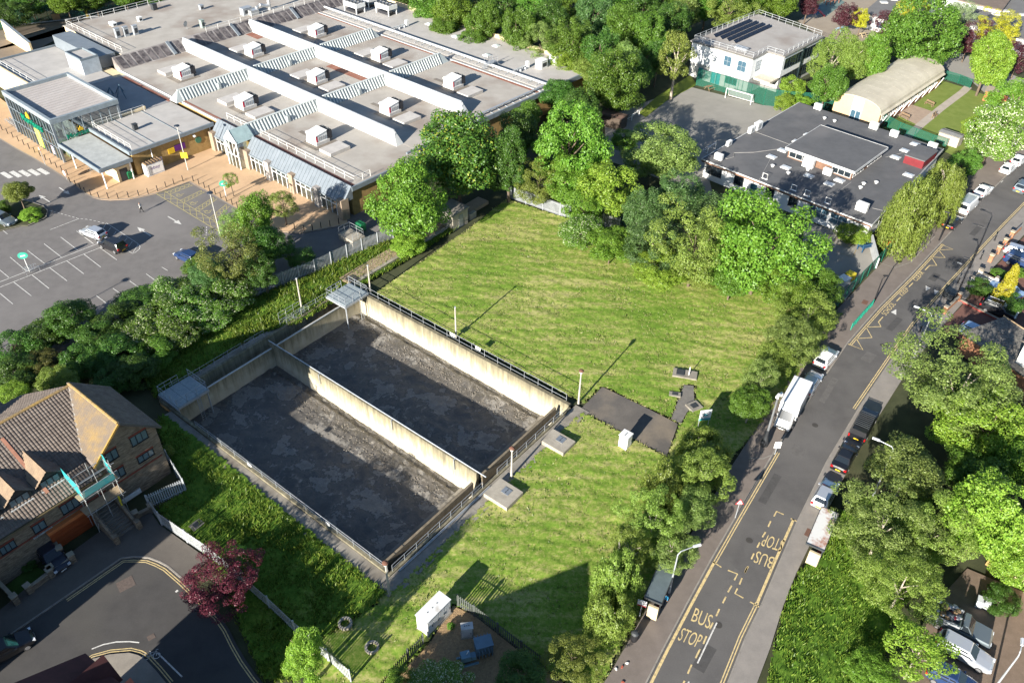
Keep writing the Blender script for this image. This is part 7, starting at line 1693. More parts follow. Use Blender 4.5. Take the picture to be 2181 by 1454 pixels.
def van(lab, rear, front, col, L=5.6, W=2.0, H=2.3, roofcol=None, luton=False, name='van'):
 a, b = P(*rear, 0.9), P(*front, 0.9); c = (a + b) / 2
 t = thing(name, lab, 'van', (c.x, c.y, 0), azim(a, b)); w = W / 2
 cargo_f = L / 2 - 1.75
 if luton:
  MB().prism([(-L / 2, -w), (cargo_f, -w), (cargo_f, w), (-L / 2, w)], 0.55, H).build('cargo_box', col, t)
  BX(-L / 2 + 0.05, cargo_f - 0.05, -w + 0.06, w - 0.06, H, H + 0.03).build('roof', roofcol or col, t)
 else:
  rings = [[(x, -w * 0.96, 0.35), (x, -w, 0.6), (x, -w, H * 0.62), (x, -w * 0.9, H - 0.12), (x, -w * 0.75, H), (x, w * 0.75, H), (x, w * 0.9, H - 0.12), (x, w, H * 0.62), (x, w, 0.6), (x, w * 0.96, 0.35)] for x in (-L / 2, cargo_f)]
  MB().loft(rings).build('body', col, t)
  if roofcol: BX(-L / 2 + 0.1, cargo_f - 0.1, -w * 0.74, w * 0.74, H, H + 0.03).build('roof', roofcol, t)
  MB().face([(-L / 2 - 0.012, -w * 0.7, H * 0.55), (-L / 2 - 0.012, w * 0.7, H * 0.55), (-L / 2 - 0.012, w * 0.66, H * 0.86), (-L / 2 - 0.012, -w * 0.66, H * 0.86)]).build('rear_window', car_glass, t)
 k = w * (0.88 if luton else 1.0); hc = min(H, 2.2)
 sec = lambda x, z0, z1, kk: [(x, -k * kk, z0), (x, k * kk, z0), (x, k * kk * 0.97, z1 * 0.6), (x, k * kk * 0.85, z1), (x, -k * kk * 0.85, z1), (x, -k * kk * 0.97, z1 * 0.6)]
 MB().loft([sec(cargo_f + 0.01, 0.35, hc, 1), sec(cargo_f + 0.55, 0.35, hc - 0.04, 1), sec(L / 2 - 0.55, 0.33, 1.12, 0.98), sec(L / 2 - 0.1, 0.36, 0.92, 0.9), sec(L / 2, 0.42, 0.75, 0.84)]).build('cab', col, t)
 x0, x1 = cargo_f + 0.6, L / 2 - 0.6; z0, z1 = hc - 0.10, 1.2
 MB().face([(x1 + 0.03, -k * 0.80, z1), (x1 + 0.03, k * 0.80, z1), (x0 + 0.05, k * 0.78, z0 + 0.03), (x0 + 0.05, -k * 0.78, z0 + 0.03)]).build('windscreen', car_glass, t)
 for s in (-1, 1):
  MB().face([(cargo_f + 0.12, s * (k * 0.955 + 0.015), 1.2), (x1 - 0.1, s * (k * 0.955 + 0.015), 1.15), (x0 + 0.05, s * (k * 0.89 + 0.015), hc - 0.3), (cargo_f + 0.12, s * (k * 0.89 + 0.015), hc - 0.3)]).build('side_window', car_glass, t)
  BX(x1 - 0.25, x1 - 0.05, min(s * k, s * (k + 0.22)), max(s * k, s * (k + 0.22)), 1.15, 1.5).build('wing_mirror', black_paint, t)
  BX(L / 2 - 0.28, L / 2 - 0.02, min(s * k * 0.5, s * k * 0.82), max(s * k * 0.5, s * k * 0.82), 0.72, 0.92).build('headlight', lamp_w, t)
  BX(-L / 2 - 0.015, -L / 2 + 0.1, min(s * w * 0.82, s * w * 0.97), max(s * w * 0.82, s * w * 0.97), 0.75, 1.2).build('tail_light', lamp_r, t)
 BX(L / 2 - 0.03, L / 2 + 0.02, -0.55, 0.55, 0.45, 0.75).build('grille', steel_dk, t)
 BX(L / 2 + 0.0, L / 2 + 0.03, -0.26, 0.26, 0.36, 0.47).build('number_plate', plate_w, t)
 wheels(t, L, L / 2 - 1.05, W, 0.35, L / 2 - 0.95)
 return t
van('large white box van parked facing the birch trees', (1705, 830), (1664, 908), white, 6.6, 2.1, 2.75, luton=True)
van('white van with silver roof parked behind the white saloon', (2046, 449), (2078, 420), white, 5.2, 1.95, 2.1, roofcol=paint('paint_silver', (0.5, 0.5, 0.5)))
def pickup(lab, rear, front, col, junk=False, z=0.0):
 a, b = P(*rear, 0.8), P(*front, 0.8); c = (a + b) / 2; L, W = 5.2, 1.9; w = W / 2
 t = thing('pickup_truck', lab, 'pickup', (c.x, c.y, z), azim(a, b))
 sec = lambda x, z0, z1, k: [(x, -w * k, z0), (x, w * k, z0), (x, w * k, z1 - 0.15), (x, w * k * 0.92, z1), (x, -w * k * 0.92, z1), (x, -w * k, z1 - 0.15)]
 MB().loft([sec(-L / 2, 0.4, 1.0, 0.96), sec(-L / 2 + 0.1, 0.32, 1.05, 1), sec(L / 2 - 1.2, 0.32, 1.08, 1), sec(L / 2 - 0.2, 0.34, 0.98, 0.96), sec(L / 2, 0.42, 0.8, 0.85)]).build('body', col, t)
 cabf, cabr = L / 2 - 1.5, 0.0 if junk else -0.3
 MB().loft([[(cabr, -w * 0.94, 1.0), (cabr, w * 0.94, 1.0), (cabf, w * 0.94, 1.0), (cabf, -w * 0.94, 1.0)], [(cabr + 0.08, -w * 0.78, 1.72), (cabr + 0.08, w * 0.78, 1.72), (cabf - 0.6, w * 0.78, 1.72), (cabf - 0.6, -w * 0.78, 1.72)]]).build('cab', col, t)
 MB().face([(cabf - 0.06, -w * 0.82, 1.12), (cabf - 0.06, w * 0.82, 1.12), (cabf - 0.52, w * 0.74, 1.66), (cabf - 0.52, -w * 0.74, 1.66)]).build('windscreen', car_glass, t)
 for s in (-1, 1):
  MB().face([(cabr + 0.12, s * (w * 0.93 + 0.01), 1.12), (cabf - 0.2, s * (w * 0.93 + 0.01), 1.12), (cabf - 0.6, s * (w * 0.81 + 0.01), 1.64), (cabr + 0.16, s * (w * 0.81 + 0.01), 1.64)]).build('side_window', car_glass, t)
  BX(-L / 2 - 0.015, -L / 2 + 0.1, min(s * w * 0.8, s * w * 0.95), max(s * w * 0.8, s * w * 0.95), 0.6, 0.98).build('tail_light', lamp_r, t)
  BX(L / 2 - 0.25, L / 2 - 0.0, min(s * w * 0.5, s * w * 0.8), max(s * w * 0.5, s * w * 0.8), 0.68, 0.86).build('headlight', lamp_w, t)
 BX(-L / 2 - 0.03, -L / 2, -0.26, 0.26, 0.5, 0.62).build('number_plate', plate_y, t)
 wheels(t, L, 1.55, W, 0.38)
 if not junk:
  MB().loft([[(-L / 2 + 0.05, -w * 0.95, 1.04), (-L / 2 + 0.05, w * 0.95, 1.04), (cabr, w * 0.95, 1.04), (cabr, -w * 0.95, 1.04)], [(-L / 2 + 0.2, -w * 0.8, 1.62), (-L / 2 + 0.2, w * 0.8, 1.62), (cabr, w * 0.8, 1.68), (cabr, -w * 0.8, 1.68)]]).build('canopy', paint('paint_black', (0.01, 0.01, 0.012)), t)
  for k in range(9): BX(-L / 2 + 0.9 + k * 0.3, -L / 2 + 0.98 + k * 0.3, -w * 0.85, w * 0.85, 1.74, 1.79).build('rack_bar', steel_dk, t)
  for y in (-w * 0.8, w * 0.8): MB().bar((-L / 2 + 0.6, y, 1.77), (0.9, y, 1.77), 0.05, 0.05).build('rack_rail', steel_dk, t)
 else:
  for s in (-1, 1): BX(-L / 2 + 0.05, cabr - 0.05, s * w * 0.97 - 0.03, s * w * 0.97 + 0.03, 1.0, 1.6).build('drop_side', steel, t)
  BX(-L / 2 + 0.02, -L / 2 + 0.08, -w * 0.95, w * 0.95, 1.0, 1.6).build('tailboard', steel, t)
 return t
pickup('black pickup truck with a slatted roof rack parked under the willow', (1824, 932), (1856, 872), black)
jt = pickup('tipper truck heaped with scrap and bags in the rear parking', (2000, 1308), (2090, 1350), grey, True, 0.02)
rj = random.Random(4)
jm = [M('bag_grey', (0.34, 0.37, 0.42), rough=0.6), M('card_brown', (0.30, 0.20, 0.11), rough=0.9), M('bag_white', (0.62, 0.62, 0.62), rough=0.6), M('scrap_dark', (0.07, 0.08, 0.1), rough=0.6), M('scrap_red', (0.42, 0.03, 0.05), rough=0.5)]
for k in range(30):
 x = -2.3 + rj.random() * 2.2; y = rj.uniform(-0.75, 0.75); s = rj.uniform(0.14, 0.32); zz = 1.05 + rj.random() * 0.75
 ring = [[(x + s * f * math.cos(a * 1.05) * rj.uniform(0.7, 1.3), y + s * f * math.sin(a * 1.05) * rj.uniform(0.7, 1.3), zz + h) for a in range(6)] for f, h in ((0.7, 0), (1.1, s * 0.4), (0.9, s * 0.8), (0.3, s * 1.1))]
 MB().loft(ring).build('rubbish_bag' if k % 3 else 'scrap_piece', jm[k % 5], jt)

# ------------------------------------------------------------------ people
def person(lab, loc, az, top, legs, skin=(0.45, 0.27, 0.19), hair=(0.05, 0.035, 0.025), stride=0.28, h=1.72):
 """one continuous skinned figure; clothing shows as colour bands on it"""
 me = bpy.data.meshes.new('body'); s = h / 1.72
 J = dict(pel=(0, 0, 0.95), spine=(0.02, 0, 1.18), chest=(0.04, 0, 1.38), neck=(0.05, 0, 1.5), head=(0.08, 0, 1.60), crown=(0.07, 0, 1.70),
    lh=(0, 0.1, 0.9), lk=(stride * 0.55, 0.1, 0.5), la=(stride * 0.9, 0.1, 0.09), lt=(stride * 0.9 + 0.17, 0.11, 0.04),
    rh=(0, -0.1, 0.9), rk=(-stride * 0.1, -0.1, 0.5), ra=(-stride * 0.9, -0.1, 0.12), rt=(-stride * 0.9 + 0.16, -0.11, 0.04),
    ls=(0.03, 0.2, 1.42), le=(-0.08, 0.25, 1.14), lw=(0.05, 0.25, 0.9), lf=(0.08, 0.25, 0.8), rs=(0.03, -0.2, 1.42), re=(-0.02, -0.25, 1.14), rw=(0.16, -0.24, 0.92), rf=(0.2, -0.24, 0.83))
 R = dict(pel=.14, spine=.13, chest=.155, neck=.055, head=.1, crown=.06, lh=.09, lk=.058, la=.042, lt=.03, rh=.09, rk=.058, ra=.042, rt=.03, ls=.065, le=.045, lw=.032, lf=.025, rs=.065, re=.045, rw=.032, rf=.025)
 ks = list(J); E = [('pel', 'spine'), ('spine', 'chest'), ('chest', 'neck'), ('neck', 'head'), ('head', 'crown'), ('pel', 'lh'), ('lh', 'lk'), ('lk', 'la'), ('la', 'lt'), ('pel', 'rh'), ('rh', 'rk'), ('rk', 'ra'), ('ra', 'rt'), ('chest', 'ls'), ('ls', 'le'), ('le', 'lw'), ('lw', 'lf'), ('chest', 'rs'), ('rs', 're'), ('re', 'rw'), ('rw', 'rf')]
 me.from_pydata([tuple(c * s for c in J[k]) for k in ks], [(ks.index(a), ks.index(b)) for a, b in E], [])
 ob = bpy.data.objects.new('body', me); COL.objects.link(ob)
 ob.modifiers.new('skin', 'SKIN'); 
 for i, k in enumerate(ks): me.skin_vertices[0].data[i].radius = (R[k], R[k]); me.skin_vertices[0].data[i].use_root = (k == 'pel')
 sub = ob.modifiers.new('sub', 'SUBSURF'); sub.levels = 1
 bpy.context.view_layer.update()
 m2 = bpy.data.meshes.new_from_object(ob.evaluated_get(bpy.context.evaluated_depsgraph_get())); bpy.data.objects.remove(ob)
 mats = [M('cloth_' + lab[:12], top, rough=0.9), M('trousers_' + lab[:12], legs, rough=0.9), M('skin_tone', skin, rough=0.6), M('hair_dark', hair, rough=0.8), black_paint]
 for q in mats: m2.materials.append(q)
 for p in m2.polygons:
  c = p.center; z = c.z / s
  p.material_index = 4 if z < 0.1 else 1 if z < 0.98 and abs(c.y) < 0.21 else 2 if (z > 1.5 or (z < 0.9)) else 0
  if z > 1.64 or (z > 1.56 and c.x < 0.03): p.material_index = 3
  p.use_smooth = True
 t = thing('person', lab, 'person', loc, az); put('body', m2, t)
 return t
person('person in white top and black trousers walking across the car park', P(303, 453), D2R(170), (0.62, 0.6, 0.56), (0.02, 0.02, 0.022))
person('person in a blue jacket walking past the bus shelter', P(1413, 1287, 0.11), D2R(240), (0.03, 0.25, 0.45), (0.03, 0.03, 0.04))
person('person in dark blue clothes on the shaded far pavement', P(1994, 688, 0.11), D2R(60), (0.02, 0.05, 0.14), (0.02, 0.025, 0.04))
# ------------------------------------------------------------------ trees
def leaf_mesh(name, pos, nrm, size, rng_, aspect=1.0, hang=None):
 """one mesh of loose leaf blades: each a folded four-point blade at pos facing nrm"""
 n = len(pos); nrm = nrm / np.linalg.norm(nrm, axis=1, keepdims=True)
 r = rng_.normal(size=(n, 3))
 if hang is not None: r = r * 0.35 + np.array([0, 0, -1.0])
 a = r - nrm * (r * nrm).sum(1, keepdims=True); a /= np.linalg.norm(a, axis=1, keepdims=True) + 1e-9
 b = np.cross(nrm, a); s = size[:, None]
 v = np.empty((n, 4, 3))
 v[:, 0] = pos - a * s * aspect; v[:, 1] = pos + b * s * 0.62 - nrm * s * 0.12; v[:, 2] = pos + a * s * aspect; v[:, 3] = pos - b * s * 0.62 - nrm * s * 0.12
 me = bpy.data.meshes.new(name); me.vertices.add(n * 4); me.vertices.foreach_set('co', v.ravel())
 me.loops.add(n * 4); me.loops.foreach_set('vertex_index', np.arange(n * 4, dtype=np.int32))
 me.polygons.add(n); me.polygons.foreach_set('loop_start', np.arange(0, n * 4, 4, dtype=np.int32))
 me.update(calc_edges=True)
 return me
def crown_mesh(seed, kind):
 r = np.random.default_rng(seed)
 def sph(n):
  d = r.normal(size=(n, 3)); return d / np.linalg.norm(d, axis=1, keepdims=True)
 if kind == 'broad':
  nc, per, ls, cr, lob = 115, 300, 0.026, (0.14, 0.27), 0.2
 elif kind == 'fine':
  nc, per, ls, cr, lob = 150, 230, 0.020, (0.10, 0.21), 0.26
 elif kind == 'shrub':
  nc, per, ls, cr, lob = 85, 280, 0.030, (0.15, 0.29), 0.16
 elif kind == 'sparse':
  nc, per, ls, cr, lob = 48, 190, 0.030, (0.14, 0.24), 0.2
 elif kind == 'weep':
  nc, per, ls, cr, lob = 120, 240, 0.024, (0.14, 0.22), 0.2
 elif kind == 'cone':
  nc, per, ls, cr, lob = 80, 220, 0.03, (0.12, 0.22), 0.1
 c = sph(nc)
 # uneven outline: low-frequency lobes
 ax = sph(7); am = r.uniform(-lob, lob, 7) * 1.6
 rad = 0.80 + sum(am[k] * np.clip((c @ ax[k]), 0, 1) ** 2 for k in range(7))
 rad *= r.uniform(0.72, 1.06, nc)
 inner = r.random(nc) < 0.14; rad[inner] *= 0.5
 if kind == 'cone':
  t = r.random(nc) ** 0.8; a = r.uniform(0, 2 * math.pi, nc); w = (1 - t) * 0.75 + 0.05
  c = np.stack([np.cos(a) * w, np.sin(a) * w, t * 2 - 1], 1); C = c * r.uniform(0.7, 1, (nc, 1)) * np.array([1, 1, 0]) + c * np.array([0, 0, 1])
 else:
  C = c * rad[:, None]
  C[:, 2] = np.where(C[:, 2] < -0.55, C[:, 2] * 0.75, C[:, 2])
 R = r.uniform(*cr, nc)
 pos, nr, sz = [], [], []
 for k in range(nc):
  n = int(per * (R[k] / np.mean(cr)) ** 1.6)
  d = sph(n); out = C[k] / (np.linalg.norm(C[k]) + 1e-6)
  keep = (d @ out > -0.35) | (r.random(n) < 0.15); d = d[keep]; n = len(d)
  f = r.uniform(0.55, 1.0, n) ** 0.6
  if kind == 'weep':
   p = C[k] + d * R[k] * f[:, None] * np.array([0.9, 0.9, 0.7]); dr = r.random(n) ** 1.5 * 0.75 * (0.5 + np.hypot(C[k][0], C[k][1]))
   p[:, 2] -= dr; nn = d * 0.9 + out * 0.5 + r.normal(size=(n, 3)) * 0.35
  else:
   p = C[k] + d * (R[k] * f)[:, None] * np.array([1.08, 1.08, 0.88]); nn = d * 1.0 + np.array([0, 0, 0.5]) + r.normal(size=(n, 3)) * 0.55
  pos.append(p); nr.append(nn); sz.append(ls * r.uniform(0.6, 1.35, n))
 return leaf_mesh('crown_%s' % kind, np.concatenate(pos), np.concatenate(nr), np.concatenate(sz), r, 1.0 if kind != 'weep' else 1.9, True if kind == 'weep' else None)
CR = {k: [crown_mesh(100 * i + j, k) for j in range(n)] for i, (k, n) in enumerate((('broad', 6), ('fine', 5), ('shrub', 4), ('sparse', 2), ('weep', 2), ('cone', 1)))}
def trunk_mesh(seed, bark):
 r = random.Random(seed); mb = MB()
 mb.tube([(0, 0, -0.15), (0.02, 0.0, 0.25), (r.uniform(-.04, .04), r.uniform(-.04, .04), 0.55), (r.uniform(-.08, .08), r.uniform(-.08, .08), 1.0)], [0.06, 0.045, 0.035, 0.015], 8)
 for k in range(7):
  z = r.uniform(0.35, 0.75); a = k * 0.9 + r.uniform(-.3, .3); l = r.uniform(0.25, 0.5)
  p = Vector((0.01, 0, z)); q = p + Vector((math.cos(a) * l * 0.5, math.sin(a) * l * 0.5, 0.16)); e = p + Vector((math.cos(a) * l, math.sin(a) * l, 0.3))
  mb.tube([p, q, e], [0.022, 0.015, 0.006], 6)
 return mb.mesh('trunk', bark, True)
bark = M('bark_grey_brown', (0.16, 0.12, 0.085), (0.10, 0.075, 0.055), scale=3, rough=0.95); birch_bark = M('bark_pale', (0.42, 0.37, 0.30), (0.22, 0.18, 0.14), scale=3, rough=0.9)
TR = {'b': [trunk_mesh(k, bark) for k in range(3)], 'w': [trunk_mesh(k + 9, birch_bark) for k in range(3)]}
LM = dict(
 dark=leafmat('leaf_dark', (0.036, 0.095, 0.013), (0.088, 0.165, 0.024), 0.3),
 mid=leafmat('leaf_mid', (0.065,0.157,0.015), (0.146,0.254,0.035), 0.36),
 bright=leafmat('leaf_bright', (0.090,0.202,0.018), (0.196,0.325,0.040), 0.4),
 lime=leafmat('leaf_lime', (0.144,0.264,0.022), (0.300,0.414,0.055), 0.42),
 pale=leafmat('leaf_pale', (0.147,0.231,0.047), (0.278,0.367,0.100), 0.44),
 blue=leafmat('leaf_blue', (0.048, 0.118, 0.028), (0.115, 0.205, 0.058), 0.32),
 olive=leafmat('leaf_olive', (0.125, 0.18, 0.024), (0.245, 0.29, 0.062), 0.34),
 willow=leafmat('leaf_willow', (0.15, 0.235, 0.03), (0.28, 0.36, 0.078), 0.44),
 purple=leafmat('leaf_purple', (0.034, 0.01, 0.014), (0.1, 0.024, 0.034), 0.2),
 purple2=leafmat('leaf_purple2', (0.055, 0.009, 0.014), (0.18, 0.032, 0.046), 0.25),
 gold=leafmat('leaf_gold', (0.3, 0.31, 0.012), (0.56, 0.54, 0.04), 0.3),
 rust=leafmat('leaf_rust', (0.08, 0.1, 0.02), (0.19, 0.19, 0.045), 0.34),
 silver=leafmat('leaf_silver', (0.15, 0.205, 0.09), (0.29, 0.35, 0.18), 0.3),
 elder=leafmat('leaf_elder', (0.07, 0.155, 0.018), (0.155, 0.26, 0.038), 0.36, blossom=((0.52, 0.55, 0.36), 0.12)),
 elder2=leafmat('leaf_elder2', (0.095, 0.175, 0.022), (0.185, 0.275, 0.04), 0.34, blossom=((0.62, 0.62, 0.45), 0.16)),
 autumn=leafmat('leaf_autumn', (0.042, 0.105, 0.014), (0.105, 0.18, 0.024), 0.3, blossom=((0.24, 0.26, 0.03), 0.08)))
tree_n = 0
rt_ = random.Random(77)
def tree(u, v, rx, ry, kind, leaf, lab, group=None, clear=None, name='tree', tr='b', cat='tree', low=None):
 """crown centre and half sizes as measured in the photo; stands on the ground below its crown"""
 global tree_n; tree_n += 1
 zc = 5.0
 for _ in range(4):
  dd = dist(u, v, zc); a = rx * dd / F_PX; dep = math.asin(min(0.99, (CAM_H - zc) / (P(u, v, zc) - Vector((0, 0, CAM_H))).length))
  b = ry * dd / F_PX; c2 = (b * b - (a * math.sin(dep)) ** 2) / math.cos(dep) ** 2
  c = math.sqrt(max(c2, (a * 0.62) ** 2)); c = min(c, a * 1.9)
  zc = c + (clear if clear is not None else 0.25 * c + 0.3)
 p = P(u, v, zc); t = thing(name, lab, cat, (p.x, p.y, 0), 0, group)
 me = CR[kind][tree_n % len(CR[kind])]
 o = bpy.data.objects.new('crown', me.copy() if False else me); COL.objects.link(o); o.parent = t
 o.location = (0, 0, zc); o.scale = (a * 1.03, a * 1.03, c * 1.03); o.rotation_euler = (0, 0, rt_.uniform(0, 6.28))
 if not me.materials: me.materials.append(None)
 o.material_slots[0].link = 'OBJECT'; o.material_slots[0].material = LM[leaf]
 tk = put('trunk', TR[tr][tree_n % 3], t); h = zc + c * 0.45; tk.scale = (h * 0.5, h * 0.5, h); tk.rotation_euler = (0, 0, rt_.uniform(0, 6.28))
 return t
def shrub(u, v, rx, ry, leaf, lab, group=None, kind='shrub', name='shrub'):
 return tree(u, v, rx, ry, kind, leaf, lab, group, clear=-0.15 * ry * dist(u, v) / F_PX, name=name, cat='shrub')
W_ = ('leafy tree in the dense wood behind the supermarket and school', 'trees of the dense wood')
wood_list = [(915, 8, 46, 44, 'mid'), (968, 22, 48, 48, 'bright'), (1012, -8, 45, 40, 'pale'), (1040, 45, 44, 52, 'mid'), (1075, 5, 48, 46, 'dark'), (1100, 68, 42, 50, 'mid'), (1135, 20, 50, 50, 'mid'), (1160, 92, 38, 40, 'pale'), (1180, 50, 46, 55, 'dark'), (1215, 5, 52, 50, 'mid'), (1220, 90, 48, 58, 'mid'), (1262, 45, 50, 55, 'blue'), (1275, 115, 46, 55, 'dark'), (1305, 10, 52, 48, 'bright'), (1330, 62, 50, 58, 'mid'), (1338, 130, 44, 50, 'pale'), (1370, 20, 46, 46, 'dark'), (1382, 78, 44, 52, 'mid'), (1412, 5, 48, 44, 'mid'), (1432, 52, 40, 44, 'dark'), (1460, 15, 45, 45, 'pale'), (1505, 10, 45, 42, 'mid'), (1555, 15, 48, 45, 'willow'), (1600, 0, 45, 40, 'mid'), (1660, 5, 42, 36, 'bright'), (1200, 130, 36, 30, 'lime'), (1255, 150, 40, 30, 'olive'), (1360, 155, 40, 40, 'dark'), (1010, 85, 30, 24, 'mid'), (950, 62, 34, 26, 'mid'), (1300, 175, 40, 38, 'dark'), (1400, 125, 30, 34, 'dark'),
    (860, -20, 46, 40, 'dark'), (1120, -30, 50, 40, 'dark'), (1260, -35, 50, 40, 'mid'), (1380, -38, 50, 40, 'dark'), (1500, -40, 50, 40, 'mid')]
for k, (u, v, rx, ry, lf) in enumerate(wood_list):
 tree(u, v, rx, ry, 'fine' if lf in ('pale', 'willow') else 'broad', lf, *W_, clear=2.5, name='wood_tree')
for k, (u, v, rx, ry, lf) in enumerate(((60, -5, 50, 30, 'dark'), (140, 5, 45, 26, 'bright'), (200, 0, 40, 26, 'mid'), (20, 30, 36, 26, 'dark'), (265, -8, 40, 22, 'mid'), (330, -16, 44, 22, 'dark'), (10, -10, 46, 30, 'dark'))):
 tree(u, v, rx, ry, 'broad', lf, 'leafy tree leaning over the tall green fence behind the shop yard', 'trees behind the shop yard fence', name='yard_tree', clear=1.5)
T = tree
T(978, 332, 114, 104, 'broad', 'autumn', 'large dark green tree flecked with yellow beside the supermarket', clear=1.2)
T(866, 420, 88, 92, 'broad', 'bright', 'round bright green tree against the supermarket end wall', clear=0.8)
T(1212, 305, 74, 98, 'broad', 'bright', 'tall bright lime tree between the dark tree and the playground', clear=1.5)
T(1148, 386, 44, 46, 'fine', 'olive', 'olive hawthorn tree leaning over the palisade fence')
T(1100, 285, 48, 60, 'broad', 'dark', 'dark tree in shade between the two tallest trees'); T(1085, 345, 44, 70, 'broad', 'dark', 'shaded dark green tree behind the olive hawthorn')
T(1190, 205, 48, 38, 'broad', 'dark', 'dark round tree at the supermarket roof corner'); T(1125, 245, 40, 36, 'broad', 'mid', 'small dark green tree hugging the supermarket parapet')
T(1300, 170, 62, 70, 'broad', 'mid', 'full green tree beside the narrow bright lawn', clear=1.5); T(1240, 235, 44, 46, 'broad', 'dark', 'dark tree between lime tree and playground shed')
T(1442, 118, 44, 62, 'sparse', 'olive', 'thin sparse tree with a pale trunk before the white school', tr='w', clear=3.0)
T(1415, 325, 80, 58, 'broad', 'pale', 'rounded pale green tree beside the playground shade'); T(1330, 300, 30, 26, 'shrub', 'mid', 'small bush in the playground shade')
T(1205, 380, 60, 56, 'broad', 'bright', 'bright lower tree at the foot of the tall lime tree'); T(1298, 400, 70, 64, 'shrub', 'lime', 'light green mass of elder by the green mesh fence')
T(1245, 440, 45, 40, 'shrub', 'bright', 'bright green bush behind the palisade fence corner'); T(1370, 455, 62, 66, 'fine', 'blue', 'bluish dark tree at the end of the palisade fence')
T(1452, 420, 74, 70, 'fine', 'blue', 'large bluish green tree before the white school wall'); T(1540, 470, 55, 62, 'fine', 'blue', 'bluish green tree leaning to the school yard')
T(1480, 530, 78, 76, 'fine', 'olive', 'yellow-green thorn tree at the field edge'); T(1400, 520, 62, 62, 'fine', 'blue', 'dusky green tree at the inner curve of the field')
T(1240, 490, 46, 40, 'shrub', 'elder', 'leafy elder bush with white blossom at the field edge'); T(1300, 520, 60, 44, 'shrub', 'bright', 'bright leafy bush between elder and dusky tree')
T(1622, 525, 105, 108, 'broad', 'bright', 'big full bright green maple beside the school yard', clear=1.0); T(1560, 590, 60, 50, 'broad', 'mid', 'green tree under the big maple on the field side')
T(1750, 605, 50, 42, 'broad', 'mid', 'green tree overhanging the school fence corner'); T(1680, 610, 60, 55, 'broad', 'bright', 'bright tree between the big maple and the road')
T(1400, 575, 55, 24, 'shrub', 'lime', 'low bright nettle bank at the field edge'); T(1500, 590, 40, 20, 'shrub', 'olive', 'low dry bramble bank at the field edge')
RB = ['birch tree at the end of the green school fence', 'birch tree beside the parked white hatchback', 'birch tree beside the silver-blue saloon', 'birch tree at the field edge behind the large white van', 'leafy green tree close beside the large white van', 'weeping birch beside the blue and white information board', 'birch tree between the camera mast and the tarmac pad', 'full birch beside the red triangle sign', 'slim birch on the grass behind the weeping birch', 'spreading birch leaning over the mown grass', 'birch over the near pavement behind the dark bus shelter', 'slim birch beside the bare pale post', 'birch above the property board', 'drooping birch tree beside the round black litter bin']
for k, (u, v, rx, ry, lf) in enumerate(((1722, 672, 62, 50, 'willow'), (1690, 722, 58, 52, 'pale'), (1648, 762, 55, 48, 'willow'), (1620, 812, 52, 50, 'pale'), (1600, 858, 48, 44, 'mid'), (1502, 955, 60, 56, 'willow'), (1500, 1012, 58, 62, 'willow'), (1478, 1085, 66, 62, 'pale'), (1420, 1040, 52, 60, 'willow'), (1392, 1112, 62, 66, 'willow'), (1430, 1165, 55, 50, 'pale'), (1345, 1165, 40, 50, 'willow'), (1305, 1225, 52, 60, 'willow'), (1300, 1300, 56, 56, 'willow'))):
 T(u, v, rx, ry, 'weep' if k in (5, 8, 12, 13) else 'fine' if lf != 'mid' else 'broad', lf, RB[k], 'roadside birch trees', name='birch_tree', tr='w', clear=1.0)
T(1218, 1398, 55, 42, 'fine', 'olive', 'wispy grey-green shrub at the dark lower corner of the field')
T(1110, 1440, 60, 40, 'shrub', 'dark', 'dark bramble bush beside the substation railings')
T(945, 1458, 62, 34, 'shrub', 'elder2', 'elder bush with white flower heads over the gravel yard')
T(650, 1392, 64, 74, 'fine', 'lime', 'light green ash tree over the pale palisade fence'); T(860, 1462, 40, 22, 'shrub', 'bright', 'low bright bush at the substation railing')
T(462, 1238, 74, 66, 'fine', 'purple2', 'dark red purple-leaved plum tree at the cul-de-sac', clear=1.0)
# east of the road
T(2052, 820, 122, 98, 'fine', 'pale', 'broad pale green willow overhanging the road', clear=2.0, tr='w'); T(2110, 905, 92, 80, 'broad', 'lime', 'bright lime green maple beside the pale willow')
T(1935, 1000, 105, 88, 'fine', 'pale', 'pale feathery tree leaning over the parked black saloon', tr='w'); T(2105, 1095, 95, 105, 'broad', 'lime', 'large lime green maple above the rear parking')
T(1880, 1120, 92, 84, 'fine', 'pale', 'pale feathery birch behind the bus shelter', tr='w'); T(1985, 1130, 70, 70, 'fine', 'willow', 'willowy birch between the lime maples and the verge', tr='w')
T(1925, 1240, 80, 70, 'fine', 'willow', 'birch with white stems beside the loaded truck', tr='w', clear=2.0); T(1960, 1385, 82, 58, 'sparse', 'lime', 'glossy bright cherry tree with a pale forked stem', tr='w', clear=2.0)
T(1855, 1428, 50, 42, 'shrub', 'bright', 'round bright green bush at the end of the verge'); T(2080, 1000, 80, 60, 'broad', 'mid', 'dark green tree in the hollow between the lime maples')
T(2060, 870, 60, 50, 'broad', 'dark', 'dark tree under the pale willow'); T(2170, 985, 60, 60, 'broad', 'bright', 'bright maple at the picture edge between the lime trees'); T(2165, 1190, 60, 60, 'broad', 'lime', 'lime maple bough above the bin store')
T(2145, 610, 30, 46, 'cone', 'gold', 'golden yellow conifer in a front garden', clear=0.2); shrub(2085, 612, 26, 14, 'dark', 'dark clipped hedge between two front drives'); shrub(2150, 645, 34, 14, 'dark', 'dark hedge beside the black SUV')
shrub(2130, 582, 16, 12, 'mid', 'small green bush by the brick piers'); shrub(2168, 582, 18, 10, 'bright', 'small bright bush before the dark blue car'); shrub(2130, 1280, 40, 18, 'dark', 'low dark shrubs below the lime maple')
